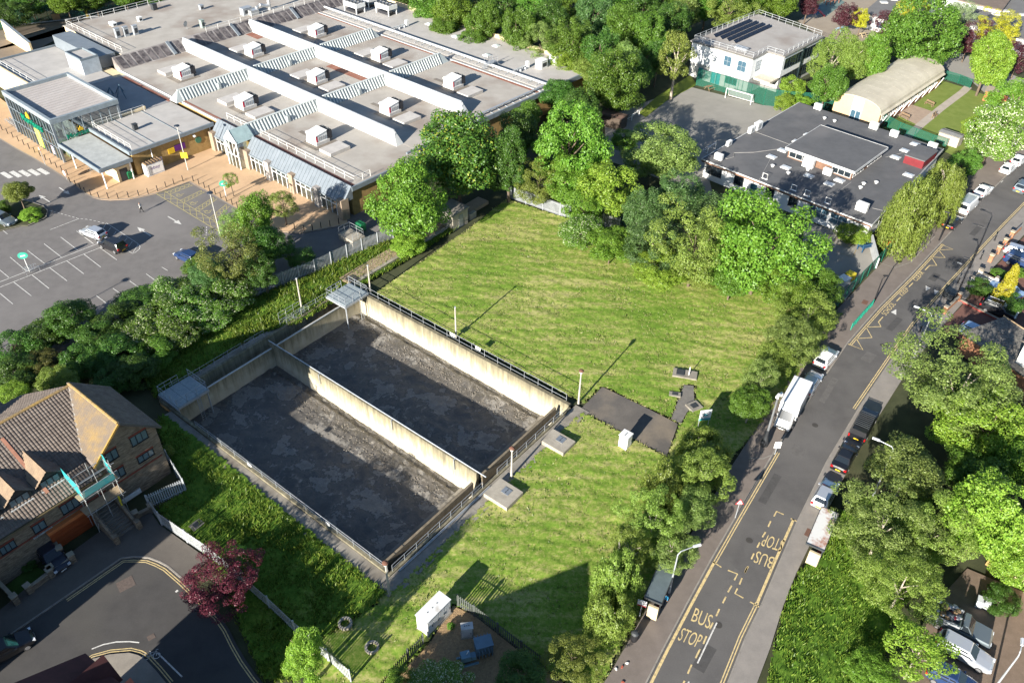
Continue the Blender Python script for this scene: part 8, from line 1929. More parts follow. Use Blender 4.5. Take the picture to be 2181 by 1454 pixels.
# school trees
T(1952, 62, 74, 78, 'broad', 'mid', 'large rounded green tree behind the barrel hall', clear=1.0); T(1762, 182, 40, 44, 'broad', 'mid', 'round green tree at the corner of the white school')
T(1775, 120, 42, 52, 'fine', 'willow', 'feathery birch beside the white school windows', tr='w'); T(1815, 130, 42, 52, 'fine', 'willow', 'feathery birch between two rounder school trees', tr='w')
T(1862, 122, 42, 55, 'broad', 'bright', 'bright green tree close to the barrel hall roof'); T(2108, 128, 54, 66, 'broad', 'lime', 'bright lime tree by the hall garden gate', clear=1.0)
T(2165, 222, 50, 60, 'broad', 'bright', 'rounded bright tree at the garden end beside the shed'); T(2120, 282, 62, 60, 'shrub', 'elder2', 'elder tree covered in white blossom beside the road'); T(2080, 270, 36, 34, 'fine', 'lime', 'yellow-green tree behind the pale shed')
for u, v, lf, lab in ((1797, 32, 'purple', 'purple-leaved tree beside the golden tree in the play area'), (1893, 55, 'purple', 'purple-leaved tree between the two golden trees'), (2065, 88, 'purple', 'purple-leaved tree under the bright lime tree'), (2172, 122, 'purple', 'purple-leaved tree at the far right of the school yard'), (1722, 8, 'purple', 'purple-leaved tree by the climbing frame')):
 T(u, v, 29, 30, 'fine', lf, lab, clear=1.5)
T(1836, 40, 24, 24, 'fine', 'gold', 'small golden tree between the two purple trees', clear=1.5); T(1940, 22, 34, 32, 'fine', 'gold', 'tall golden tree behind the large rounded tree', clear=1.5); T(2128, 68, 42, 34, 'fine', 'gold', 'wide golden tree before the grey school range', clear=1.5)
T(2045, 32, 34, 30, 'fine', 'silver', 'silver-green tree between the far school ranges'); T(2045, 80, 24, 32, 'fine', 'silver', 'slim silver-green tree with pale stems', tr='w'); T(1975, 110, 24, 30, 'broad', 'dark', 'dark tree in the shade of the large rounded tree')
T(1688, 190, 30, 26, 'shrub', 'lime', 'light green young tree over the green mesh fence'); T(1672, 218, 24, 20, 'shrub', 'lime', 'small lime bush growing through the green mesh fence'); T(1705, 220, 26, 12, 'shrub', 'lime', 'low lime bush at the school roof corner')
T(1935, 440, 54, 76, 'weep', 'willow', 'weeping willow over the school roof corner by the road', tr='w', clear=1.2); T(2012, 392, 46, 70, 'weep', 'willow', 'weeping willow beside the red-walled tank room', tr='w', clear=1.2)
shrub(1820, 497, 34, 20, 'lime', 'bright bush against the low school wall'); T(2100, 310, 40, 24, 'shrub', 'dark', 'dark undergrowth beneath the blossoming elder'); T(2050, 350, 30, 30, 'fine', 'mid', 'green tree between willow and elder')
# car park side
T(37, 408, 36, 30, 'broad', 'olive', 'small round tree on the planted car park island', clear=1.6); shrub(66, 456, 22, 16, 'lime', 'clipped yellow-green shrub on the planted island'); shrub(6, 440, 16, 16, 'mid', 'green shrub under the island tree')
T(490, 384, 17, 20, 'sparse', 'olive', 'young thin tree on the forecourt beside the green sign', clear=1.4); T(602, 434, 28, 30, 'fine', 'olive', 'small dark tree on the forecourt edge before the arcade', clear=1.6)
T(545, 470, 58, 82, 'fine', 'bright', 'tall feathery green tree at the car park corner', clear=0.5); T(490, 480, 36, 40, 'fine', 'pale', 'pale shrubby tree over the disabled bays')
T(575, 520, 50, 50, 'broad', 'dark', 'dark green tree beside the bank palisade'); T(500, 550, 62, 60, 'fine', 'rust', 'brownish green hawthorn in the car park hedge'); shrub(418, 566, 30, 20, 'mid', 'green shrub hiding most of the dark blue car'); T(440, 590, 60, 46, 'fine', 'blue', 'dusky hawthorn in the middle of the car park hedge'); T(560, 575, 44, 46, 'fine', 'dark', 'dark shrub tree close to the palisade end')
T(640, 548, 32, 16, 'shrub', 'dark', 'low dark shrub on the car park side of the palisade')
T(143, 680, 62, 48, 'broad', 'dark', 'dark rounded evergreen at the lower car park edge')
HB = ('blossoming elder shrub in the hedge between car park and basin', 'elder shrubs of the car park hedge')
for u, v, rx, ry, lf in ((400, 660, 62, 44, 'elder'), (460, 640, 56, 42, 'elder'), (340, 680, 60, 44, 'elder'), (300, 715, 52, 40, 'elder'), (420, 610, 50, 36, 'elder'), (370, 630, 52, 36, 'elder'), (500, 620, 46, 36, 'elder'), (370, 705, 50, 32, 'elder'), (450, 675, 44, 28, 'elder')):
 T(u, v, rx, ry, 'shrub', lf, *HB, name='elder_shrub', cat='shrub', clear=0.0)
DB = ('dark green shrub in the shaded hedge by the tiled house', 'dark hedge shrubs by the house')
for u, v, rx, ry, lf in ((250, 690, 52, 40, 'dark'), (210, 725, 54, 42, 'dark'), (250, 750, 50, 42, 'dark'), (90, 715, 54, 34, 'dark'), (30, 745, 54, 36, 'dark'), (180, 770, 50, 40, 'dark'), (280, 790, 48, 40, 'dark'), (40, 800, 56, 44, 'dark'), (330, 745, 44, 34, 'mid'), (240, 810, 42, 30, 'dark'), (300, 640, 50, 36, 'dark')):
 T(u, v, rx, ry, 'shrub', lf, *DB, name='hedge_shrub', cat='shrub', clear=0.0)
T(92, 772, 40, 26, 'fine', 'rust', 'rusty orange-tipped shrub tree behind the tiled house'); T(120, 812, 56, 34, 'fine', 'willow', 'pale green tree behind the tiled roof ridge'); T(30, 850, 50, 28, 'fine', 'lime', 'light green hedge tree at the far end of the tiled house')
shrub(358, 960, 12, 16, 'olive', 'thin climbing plant at the house gable corner'); shrub(60, 1205, 16, 10, 'dark', 'small dark shrub by the house front steps')
shrub(500, 1185, 30, 20, 'bright', 'nettle clump in the long grass by the palisade'); shrub(870, 520, 40, 14, 'lime', 'low bright bramble at the end of the bank'); shrub(960, 1332, 8, 8, 'bright', 'small weed clump beside the white kiosk')
# ------------------------------------------------------------------ cabinets, substation, field furniture
cab_w = M('cabinet_white', (0.70, 0.70, 0.68), (0.6, 0.6, 0.58), rough=0.55, scale=1.5, big=((0.42, 0.38, 0.33), 0.6, 0.62, 0.75))
def cabinet(lab, u, v, az, w, d, h, mat, doors=2, name='equipment_cabinet'):
 t = thing(name, lab, 'cabinet', P(u, v), az)
 BX(-w / 2 - 0.1, w / 2 + 0.1, -d / 2 - 0.1, d / 2 + 0.1, -0.05, 0.12).build('plinth', conc_path, t)
 BX(-w / 2, w / 2, -d / 2, d / 2, 0.12, h).build('casing', mat, t)
 BX(-w / 2 - 0.07, w / 2 + 0.07, -d / 2 - 0.07, d / 2 + 0.07, h, h + 0.1).build('lid', mat, t)
 for k in range(doors):
  a = -w / 2 + w * k / doors + 0.04; b = -w / 2 + w * (k + 1) / doors - 0.04
  dr = BX(a, b, -d / 2 - 0.03, -d / 2, 0.25, h - 0.12).build('door', mat, t)
  BX(b - 0.14, b - 0.08, -d / 2 - 0.06, -d / 2 - 0.03, h * 0.45, h * 0.6).build('handle', steel_dk, dr)
 for k in range(3): BX(-w / 4 + k * w / 5, -w / 4 + k * w / 5 + 0.08, -0.04, 0.04, h + 0.1, h + 0.13).build('bolt', steel_dk, t)
 return t
cabinet('tall white metal cabinet standing on the grass beside the tarmac pad', 1330, 950, BAS.az, 1.0, 1.0, 1.75, cab_w, 1)
cabinet('large white metal kiosk with a sloped lid on the grass above the substation', 925, 1322, BAS.az, 2.9, 1.25, 2.05, cab_w, 4, 'metal_kiosk')
cabinet('grey cabinet at the corner of the gravel substation yard', 995, 1352, BAS.az - 0.75, 0.9, 0.55, 1.35, M('cabinet_grey', (0.5, 0.49, 0.47), rough=0.6), 1)
def transformer():
 t = thing('transformer', 'blue-grey finned transformer in the gravel yard', 'transformer', P(1030, 1385), BAS.az - 0.6)
 tb = M('transformer_blue', (0.12, 0.19, 0.25), rough=0.5)
 BX(-0.7, 0.7, -0.5, 0.5, 0.25, 1.35).build('tank', tb, t); BX(-0.75, 0.75, -0.55, 0.55, 1.35, 1.43).build('lid', tb, t)
 for s in (-1, 1):
  for k in range(5): BX(-0.6 + k * 0.28, -0.55 + k * 0.28, s * 0.5 if s > 0 else -0.82, s * 0.82 if s > 0 else -0.5, 0.3, 1.25).build('cooling_fin', tb, t)
 for x in (-0.6, 0.6): BX(x - 0.08, x + 0.08, -0.6, 0.6, 0.0, 0.25).build('skid', steel_dk, t)
transformer()
def switchgear():
 t = thing('switchgear', 'small blue switchgear boxes on a low frame in the gravel yard', 'switchgear', P(992, 1408), BAS.az - 0.6)
 tb = M('switch_blue', (0.16, 0.27, 0.34), rough=0.5)
 BX(-0.4, 0.4, -0.35, 0.35, 0.5, 1.1).build('main_box', tb, t); BX(0.45, 0.85, -0.3, 0.2, 0.4, 0.85).build('side_box', tb, t)
 for y in (-0.45, 0.4): BX(-0.7, 1.0, y - 0.08, y + 0.08, 0.05, 0.18).build('skid', tb, t)
 BX(-0.3, 0.3, -0.3, 0.3, 0.18, 0.5).build('stand', steel_dk, t); MB().tube([(0.1, 0.0, 1.1), (0.25, 0.0, 1.5)], 0.04, 6).build('lever', wpaint, t)
switchgear()
for lab, px in (('dark vertical-bar railing on the field side of the gravel yard', [(975, 1290), (1010, 1312), (1060, 1350), (1110, 1388), (1160, 1425)]), ('dark vertical-bar railing on the palisade side of the gravel yard', [(902, 1372), (870, 1405), (832, 1450), (810, 1480)])):
 palisade(lab, px, 1.7, M('railing_dark', (0.09, 0.10, 0.09), rough=0.6), 2.0, pitch=0.22, name='railing')
def manhole(u, v, lab, s=0.8):
 t = thing('inspection_chamber', lab, 'manhole', P(u, v), BAS.az)
 BX(-s, s, -s * 0.75, s * 0.75, -0.1, 0.26).build('surround', conc_path, t); BX(-s * 0.55, s * 0.55, -s * 0.4, s * 0.4, 0.26, 0.3).build('cover', steel_dk, t)
manhole(420, 1120, 'small concrete inspection chamber in the long grass by the palisade', 0.6)
def well_ring(u, v, lab):
 t = thing('concrete_ring', lab, 'manhole', P(u, v), 0)
 MB().lathe(0, 0, [(0.62, -0.1), (0.62, 0.42), (0.42, 0.42), (0.40, -0.05)], 14).build('ring', conc, t); MB().lathe(0, 0, [(0.4, -0.05), (0.4, 0.12)], 12).build('dark_well', steel_dk, t)
well_ring(736, 1331, 'round concrete manhole ring in the striped shade above the railing'); well_ring(793, 1382, 'round concrete manhole ring with a black opening near the fence')
def hydrant_slab():
 t = thing('valve_slab', 'concrete slab with a hatch and short post on the mown field', 'slab', P(1460, 800), BAS.az - 1.15)
 BX(-1.5, 1.3, -0.7, 0.7, -0.1, 0.34).build('slab', conc_path, t); BX(-1.1, -0.2, -0.45, 0.45, 0.34, 0.46).build('hatch', steel_dk, t)
 MB().tube([(0.35, -0.1, 0.3), (0.35, -0.1, 1.5)], 0.06, 8).build('marker_post', wpaint, t)
hydrant_slab()
def slab_thing(u, v, w, d, lab, az):
 t = thing('access_slab', lab, 'slab', P(u, v), az); BX(-w / 2, w / 2, -d / 2, d / 2, -0.1, 0.26).build('slab', conc_path, t); BX(-w / 4, w / 4, -d / 4, d / 4, 0.26, 0.31).build('cover', steel_dk, t)
slab_thing(1478, 867, 1.5, 1.3, 'square concrete hatch slab at the end of the slab path', BAS.az - 0.4); slab_thing(1437, 842, 1.3, 0.7, 'small concrete slab beside the slab path', BAS.az - 1.1)
def board_sign(lab, u, v, w, h, z, mats, az, posts=2, name='sign_board'):
 t = thing(name, lab, 'sign', P(u, v), az)
 for x in ((-w / 2 + 0.1, w / 2 - 0.1) if posts == 2 else (0,)): MB().tube([(x, 0.05, 0), (x, 0.05, z + h)], 0.045, 6).build('post', steel, t)
 BX(-w / 2, w / 2, -0.03, 0.02, z, z + h).build('panel', mats[0], t)
 if len(mats) > 1: BX(-w / 2 + 0.02, w / 2 - 0.02, -0.045, -0.03, z + 0.02, z + h * 0.2).build('colour_band', mats[1], t)
 return t
bs = board_sign('blue and white information board standing beside the slab path', 1497, 908, 1.3, 1.5, 1.0, (M('board_white', (0.7, 0.72, 0.72), rough=0.5), M('board_teal', (0.03, 0.32, 0.38), rough=0.5)), D2R(10))
BX(-0.25, 0.25, -0.045, -0.03, 1.7, 1.9).build('emblem', MATS['board_teal'], bs)
board_sign('white and red property board by the bus shelter', 1362, 1312, 0.8, 0.8, 1.6, (M('board_white2', (0.72, 0.7, 0.7), rough=0.5), M('board_red', (0.5, 0.04, 0.05), rough=0.5)), D2R(-20), 1)
def planter():
 t = thing('loading_platform', 'concrete platform with a handrail on the car park side of the palisade', 'platform', P(750, 512), SMF.az)
 BX(-1.6, 1.6, -1.1, 1.1, -0.1, 0.95).build('plinth', conc, t)
 for a, b in (((-1.5, 1.0), (1.5, 1.0)), ((-1.5, -1.0), (-1.5, 1.0)), ((1.5, -1.0), (1.5, 1.0))): railing(t, (*a, 0), (*b, 0), 2, 2.0, 0.95, post='post', bar='rail', r=0.03)
planter()
def big_bin(u, v, lab, mat, az=None):
 t = thing('waste_bin', lab, 'bin', P(u, v, 0.11), SMF.az if az is None else az)
 MB().loft([[(-0.6, -0.45, 0.15), (0.6, -0.45, 0.15), (0.6, 0.45, 0.15), (-0.6, 0.45, 0.15)], [(-0.68, -0.52, 1.15), (0.68, -0.52, 1.15), (0.68, 0.52, 1.15), (-0.68, 0.52, 1.15)]]).build('body', mat, t)
 MB().loft([[(-0.7, -0.54, 1.15), (0.7, -0.54, 1.15), (0.7, 0.54, 1.15), (-0.7, 0.54, 1.15)], [(-0.6, -0.3, 1.35), (0.6, -0.3, 1.35), (0.6, 0.4, 1.35), (-0.6, 0.4, 1.35)]]).build('lid', mat, t)
 for x in (-0.5, 0.5):
  for y in (-0.35, 0.35): MB().tube([(x - 0.03, y, 0.09), (x + 0.03, y, 0.09)], 0.09, 8).build('wheel', rubber, t)
bin_g = M('bin_green', (0.012, 0.12, 0.05), rough=0.5)
big_bin(278, 379, 'dark green wheeled bin beside the kiosk door', bin_g); big_bin(769, 491, 'green wheeled bin beyond the platform with the handrail', bin_g)
# ------------------------------------------------------------------ forecourt furniture
def trolley_store():
 t = thing('collection_locker', 'white parcel collection shelter with a slatted roof against the brick wall', 'shelter', SMF(-34.6, -13.2, 0.11), SMF.az)
 wp = M('locker_white', (0.62, 0.62, 0.62), rough=0.5)
 BX(0.0, 1.3, -1.4, 1.5, 0, 1.95).build('casing', wp, t)
 for k in range(6): BX(0.0, 1.35, -1.35 + k * 0.5, -1.15 + k * 0.5, 1.95, 2.2).build('roof_slat', wood, t)
 BX(1.3, 1.33, -1.2, 1.4, 0.25, 1.75).build('advert_panel', wpaint, t)
 text_at('ebay', M('advert_lilac', (0.25, 0.2, 0.35), rough=0.5), (1.335, -0.7, 0.85), (1.335, 0.9, 0.85), (1.335, -0.7, 1.5), 'advert_lettering', t, depth=0.005, bold=0.01)
 for y in (-1.2, -0.9): BX(1.33, 1.36, y, y + 0.18, 0.2, 1.7).build('locker_door', steel, t)
trolley_store()
def cp_lamp(u, v, h, lab, sign=False):
 t = thing('car_park_lamp', lab, 'lamp post', P(u, v, 0.05), 0)
 MB().tube([(0, 0, 0), (0, 0, h)], [0.08, 0.055], 8).build('pole', M('pale_pole', (0.55, 0.53, 0.48), rough=0.5), t)
 MB().lathe(0, 0, [(0.1, h), (0.45, h + 0.08), (0.42, h + 0.16), (0.05, h + 0.24)], 14).build('lamp_head', M('lamp_head_dark', (0.03, 0.04, 0.06), rough=0.4), t)
 if sign: BX(-0.55, 0.55, -0.1, -0.06, 2.2, 3.2).build('sign', sign_y, t)
cp_lamp(400.6, 363, 7.6, 'tall pale lamp post with a yellow sign before the brick wing', True)
cp_lamp(468, 497, 6.5, 'car park lamp post rising out of the shrubs by the disabled bays')
cp_lamp(1, 740, 6.0, 'car park lamp post at the lower corner by the dark shrubs')
def oval_sign(u, v, h, lab, trolley=False):
 t = thing('trolley_sign', lab, 'sign', P(u, v), 0.4)
 MB().tube([(0, 0, 0), (0, 0, h)], 0.05, 6).build('post', wpaint, t)
 o = MB().lathe(0, 0, [(0.62, -0.03), (0.62, 0.03)], 18).build('panel', M('sign_mint', (0.06, 0.42, 0.30), rough=0.5), t); o.matrix_local = Matrix.Translation((0, -0.08, h)) @ Matrix.Rotation(math.pi / 2, 4, 'X') @ Matrix.Diagonal((1, 0.8, 1, 1))
 BX(-0.3, 0.3, -0.13, -0.115, h - 0.12, h + 0.06).build('symbol', wpaint, t)
oval_sign(63, 578, 2.6, 'round green sign on a post at the trolley bay in the car park'); oval_sign(482, 420, 2.4, 'round green sign on a post at the forecourt edge')
def trolleys(u, v, n, lab, az):
 t = thing('trolley_rack', lab, 'trolleys', P(u, v), az)
 wire = M('trolley_wire', (0.5, 0.53, 0.55), rough=0.35, metal=0.6)
 for k in range(n):
  x = k * 0.32; b = MB()
  for z in (0.5, 0.75, 1.0):
   b.tube([(x, -0.28, z), (x + 0.7, -0.22, z - 0.05), (x + 0.7, 0.22, z - 0.05), (x, 0.28, z), (x, -0.28, z)], 0.018, 4)
  for y in (-0.25, 0.25): b.tube([(x, y, 1.0), (x + 0.1, y, 0.15), (x + 0.75, y, 0.15)], 0.02, 4)
  b.build('trolley', wire, t)
 MB().tube([(-0.3, -0.45, 0), (-0.3, -0.45, 0.8), (n * 0.32 + 0.8, -0.45, 0.8), (n * 0.32 + 0.8, -0.45, 0)], 0.03, 6).build('rail', steel, t); MB().tube([(-0.3, 0.45, 0), (-0.3, 0.45, 0.8), (n * 0.32 + 0.8, 0.45, 0.8), (n * 0.32 + 0.8, 0.45, 0)], 0.03, 6).build('rail', steel, t)
trolleys(195, 368, 12, 'long nested row of shopping trolleys under the entrance canopy', SMF.az + math.pi / 2); trolleys(20, 262, 9, 'nested shopping trolleys at the far side of the glass hall', SMF.az); trolleys(60, 583, 2, 'two shopping trolleys at the round green sign', D2R(48))
def road_sign(u, v, lab, h, kind='tri', z=0.0, az=0.0):
 t = thing('road_sign', lab, 'sign', P(u, v, z), az)
 MB().tube([(0, 0, 0), (0, 0, h)], 0.045, 6).build('post', steel if kind != 'dark' else black_paint, t)
 if kind == 'tri':
  f = lambda s, y: [(-0.42 * s, y, h - 0.3 * s), (0.42 * s, y, h - 0.3 * s), (0, y, h + 0.44 * s)]
  MB().loft([f(1, -0.05), f(1, -0.08)]).build('red_border', M('sign_red', (0.5, 0.02, 0.03), rough=0.5), t); MB().loft([f(0.68, -0.081), f(0.68, -0.095)]).build('face', wpaint, t)
 elif kind == 'disc':
  MB().lathe(0, 0, [(0.42, -0.02), (0.42, 0.02)], 16).build('face', wpaint, t).matrix_local = Matrix.Translation((0, -0.08, h - 0.3)) @ Matrix.Rotation(math.pi / 2, 4, 'X')
  MB().lathe(0, 0, [(0.5, -0.02), (0.5, 0.015), (0.42, 0.015)], 16).build('red_border', M('sign_maroon', (0.3, 0.03, 0.08), rough=0.5), t).matrix_local = Matrix.Translation((0, -0.07, h - 0.3)) @ Matrix.Rotation(math.pi / 2, 4, 'X')
 elif kind == 'plate': BX(-0.35, 0.35, -0.08, -0.05, h - 0.9, h).build('face', wpaint, t)
road_sign(1566, 1102, 'red triangle warning sign beside the double yellow lines', 2.4, 'tri', 0.11); road_sign(143, 383, 'round red-rimmed sign on the forecourt kerb', 1.5, 'disc', 0.11, SMF.az); road_sign(97, 352, 'dark triangular sign on a thin post before the glass hall', 3.0, 'tri', 0.11, SMF.az)
road_sign(1650, 967, 'thin sign post at the end of the double yellow lines', 1.9, 'plate', 0.11)
def cctv():
 t = thing('camera_mast', 'black camera mast with a ribbed base beside the large white van', 'mast', P(1627, 947, 0.11), 0.9)
 MB().lathe(0, 0, [(0.42, 0), (0.42, 0.5), (0.3, 0.8), (0.18, 1.4), (0.14, 2.2)], 12).build('base', M('mast_black', (0.03, 0.032, 0.035), rough=0.5), t)
 MB().tube([(0, 0, 2.2), (0, 0, 7.0)], [0.13, 0.09], 10).build('pole', M('mast_grey', (0.16, 0.165, 0.17), rough=0.45), t)
 BX(-0.12, 0.95, -0.06, 0.06, 6.9, 7.0).build('arm', wpaint, t); MB().lathe(0.85, 0, [(0.1, 6.5), (0.2, 6.6), (0.2, 6.85), (0.12, 6.92)], 12).build('camera_dome', wpaint, t); BX(-0.35, 0.2, -0.15, 0.15, 7.0, 7.3).build('control_box', wpaint, t)
cctv()
def street_light(u, v, h, arm, az, lab, mat=None, z=0.11):
 t = thing('street_light', lab, 'street light', P(u, v, z), az); mat = mat or steel
 MB().tube([(0, 0, 0), (0, 0, 1.4), (0, 0, h - 0.4), (0.25, 0, h - 0.05), (arm, 0, h + 0.1)], [0.1, 0.09, 0.06, 0.05, 0.04], 8).build('column', mat, t)
 MB().loft([[(arm - 0.1, -0.1, h + 0.05), (arm - 0.1, 0.1, h + 0.05), (arm - 0.1, 0.08, h + 0.2), (arm - 0.1, -0.08, h + 0.2)], [(arm + 0.6, -0.14, h + 0.08), (arm + 0.6, 0.14, h + 0.08), (arm + 0.6, 0.06, h + 0.2), (arm + 0.6, -0.06, h + 0.2)]]).build('lamp_head', M('lamp_head_pale', (0.6, 0.62, 0.64), rough=0.4) if mat is steel else mat, t)
street_light(1945, 765, 7.0, 1.5, D2R(148), 'street light reaching out of the pale willow over the kerb'); street_light(1860, 1055, 7.0, 1.5, D2R(148), 'street light between the silver hatchback and the feathery trees')
street_light(2065, 572, 6.5, 1.3, D2R(150), 'slim street light on the far pavement by the brick piers', black_paint); street_light(2035, 635, 6.0, 0.4, D2R(150), 'dark lamp column on the shaded far pavement', black_paint)
street_light(1425, 1262, 6.0, 1.5, D2R(20), 'street light rising behind the dark bus shelter'); street_light(2110, 1475, 6.0, 0.8, D2R(60), 'thin street light at the corner of the rear parking', steel, 0.02)
street_light(2000, 512, 4.5, 0.1, D2R(150), 'dark pole where the zigzag lines end', black_paint); street_light(1862, 642, 4.0, 0.1, 0, 'dark pole beside the green guard rail', black_paint)
for k, (u, v) in enumerate(((2118, 512), (2088, 552), (2040, 602), (1992, 662), (1958, 708))):
 t = thing('pavement_bollard', 'black cast bollard on the far pavement', 'bollard', P(u, v, 0.11), 0, 'bollards on the far pavement')
 MB().lathe(0, 0, [(0.13, 0), (0.11, 0.15), (0.08, 0.2), (0.075, 0.85)], 10).build('shaft', black_paint, t); MB().lathe(0, 0, [(0.11, 0.85), (0.12, 0.92), (0.05, 1.05)], 10).build('cap', black_paint, t)
def guard_rail():
 A, B = P(1812, 702, 0.11), P(1857, 652, 0.11); t = thing('guard_rail', 'bright green pedestrian guard rail at the school crossing', 'guard rail', A, azim(A, B)); L = (B - A).length
 gm = M('guard_green', (0.02, 0.30, 0.20), rough=0.5)
 n = 4
 for k in range(n + 1): BX(L * k / n - 0.04, L * k / n + 0.04, -0.04, 0.04, 0, 1.1).build('post', gm, t)
 for z in (0.15, 1.05): BX(0, L, -0.03, 0.03, z - 0.03, z + 0.03).build('rail', gm, t)
 bm_ = MB()
 for k in range(int(L / 0.13)): bm_.box(k * 0.13, k * 0.13 + 0.04, -0.015, 0.015, 0.15, 1.05)
 bm_.build('bars', gm, t, kind='stuff')
guard_rail()
shel_gl = clear_glass('shelter_glass', (0.7, 0.78, 0.78), 0.8)
def bus_shelter(lab, loc, az, roofm_, L=5.0, W=1.7):
 t = thing('bus_shelter', lab, 'bus shelter', loc, az)
 BX(-L / 2, L / 2, -W / 2, W / 2, 2.32, 2.40).build('roof_panel', roofm_, t)
 for a in ((-L / 2 - 0.06, L / 2 + 0.06, -W / 2 - 0.06, -W / 2, 2.26, 2.46), (-L / 2 - 0.06, L / 2 + 0.06, W / 2, W / 2 + 0.06, 2.26, 2.46), (-L / 2 - 0.06, -L / 2, -W / 2, W / 2, 2.26, 2.46), (L / 2, L / 2 + 0.06, -W / 2, W / 2, 2.26, 2.46)): BX(*a).build('roof_frame', steel_dk, t)
 for x in (-L / 2 + 0.1, -L / 6, L / 6, L / 2 - 0.1): BX(x - 0.04, x + 0.04, -W / 2 + 0.04, -W / 2 + 0.12, 0, 2.3).build('post', steel_dk, t)
 for k in range(3): MB().face([(-L / 2 + 0.16 + k * L / 3.06, -W / 2 + 0.08, 0.2), (-L / 2 - 0.05 + (k + 1) * L / 3.06, -W / 2 + 0.08, 0.2), (-L / 2 - 0.05 + (k + 1) * L / 3.06, -W / 2 + 0.08, 2.2), (-L / 2 + 0.16 + k * L / 3.06, -W / 2 + 0.08, 2.2)]).build('glass_panel', shel_gl, t)
 BX(-L / 2 - 0.3, -L / 2 - 0.08, -W / 2 + 0.1, W / 2 - 0.5, 0.2, 1.9).build('advert_case', M('advert_cream', (0.55, 0.46, 0.3), rough=0.4), t)
 BX(-1.4, 1.4, -W / 2 + 0.16, -W / 2 + 0.5, 0.5, 0.56).build('bench', M('bench_red', (0.3, 0.03, 0.03), rough=0.5), t)
 return t
sa, sb_ = P(1733, 1172, 2.4), P(1770, 1082, 2.4)
bus_shelter('bus shelter with a mottled white and rust roof beside the long verge', ((sa.x + sb_.x) / 2, (sa.y + sb_.y) / 2, 0.11), azim(sa, sb_), M('mottled_roof', (0.58, 0.57, 0.55), (0.34, 0.18, 0.13), scale=0.9, contrast=(0.36, 0.5)), 5.0, 1.6)
sa, sb_ = P(1398, 1262, 2.4), P(1415, 1222, 2.4)
bus_shelter('dark bus shelter half hidden under the roadside birches', ((sa.x + sb_.x) / 2, (sa.y + sb_.y) / 2, 0.11), azim(sa, sb_) , M('dark_shelter_roof', (0.12, 0.15, 0.16), rough=0.4), 4.0, 1.5)
def litter_bin(u, v, lab):
 t = thing('litter_bin', lab, 'bin', P(u, v, 0.11)); MB().lathe(0, 0, [(0.28, 0), (0.32, 0.15), (0.32, 0.95), (0.28, 1.0)], 12).build('drum', black_paint, t); MB().lathe(0, 0, [(0.34, 1.0), (0.34, 1.06), (0.22, 1.2), (0.05, 1.24)], 12).build('hood', steel_dk, t)
litter_bin(1350, 1362, 'round black litter bin on the near pavement'); litter_bin(1800, 1085, 'dark litter bin beside the mottled bus shelter')
for k, (u, v) in enumerate(((1336, 1412), (1325, 1420), (1312, 1424), (1326, 1452), (1388, 1295), (1405, 1290))):
 o = MB().loft([[(0.12 * math.cos(a) * (1 + 0.4 * (a % 2)), 0.09 * math.sin(a), z) for a in range(6)] for z in (0.0, 0.09)]).build('litter_scrap', (wpaint, M('litter_red', (0.4, 0.1, 0.06)))[k % 2], None, P(u, v, 0.112), k)
 tag(o, 'scrap of litter lying on the near pavement', 'litter', 'litter scraps on the near pavement')
# yard behind the shop
fl = flat('service_yard_ground', PX([(0, 66), (150, 42), (330, 24), (520, 0), (560, -40), (900, -60), (300, 5), (150, 70), (90, 100), (20, 130), (-60, 120), (-60, 70)]), M('yard_concrete', (0.22, 0.175, 0.13), (0.19, 0.15, 0.11), scale=0.4, fine=0.1), 0.02, kind='structure')
def yard_wall():
 A, B = P(18, 85), P(72, 118); t = thing('yard_wall', 'cream sloping wall of the supermarket loading ramp', 'wall', A, azim(A, B)); L = (B - A).length
 MB().loft([[(0, -0.2, 0), (0, 0.2, 0), (0, 0.2, 4.2), (0, -0.2, 4.2)], [(L, -0.2, 0), (L, 0.2, 0), (L, 0.2, 2.6), (L, -0.2, 2.6)]]).build('render', cream, t); MB().loft([[(0, -0.28, 4.2), (0, 0.28, 4.2), (0, 0.28, 4.35), (0, -0.28, 4.35)], [(L, -0.28, 2.6), (L, 0.28, 2.6), (L, 0.28, 2.75), (L, -0.28, 2.75)]]).build('coping', trim, t)
yard_wall()
for k, (u, v, w, h, col, lab) in enumerate(((121, 42, 1.6, 1.2, (0.5, 0.3, 0.15), 'orange-brown crate against the tall green yard fence'), (187, 38, 0.5, 1.6, (0.5, 0.36, 0.06), 'yellow height post in the shop yard'), (53, 50, 0.8, 1.2, (0.5, 0.33, 0.03), 'yellow barrier unit by the yard gate'), (18, 84, 0.8, 0.9, (0.6, 0.5, 0.36), 'cream drum beside the loading ramp wall'))):
 t = thing('yard_crate', lab, 'crate', P(u, v, 0.02), 0.5); c = M('yard_col_%d' % k, col)
 BX(-w / 2, w / 2, -0.5 * w, 0.5 * w, 0, h).build('body', c, t); BX(-w / 2 - 0.05, w / 2 + 0.05, -0.5 * w - 0.05, 0.5 * w + 0.05, h, h + 0.08).build('lid', c, t)
MB().tube([P(40, 53, 0.3), P(150, 41, 0.3), P(330, 24, 0.3)], 0.12, 6).build('yard_barrier', steel)
tag(bpy.data.objects['yard_barrier'], 'low steel crash barrier along the tall green yard fence', 'barrier')
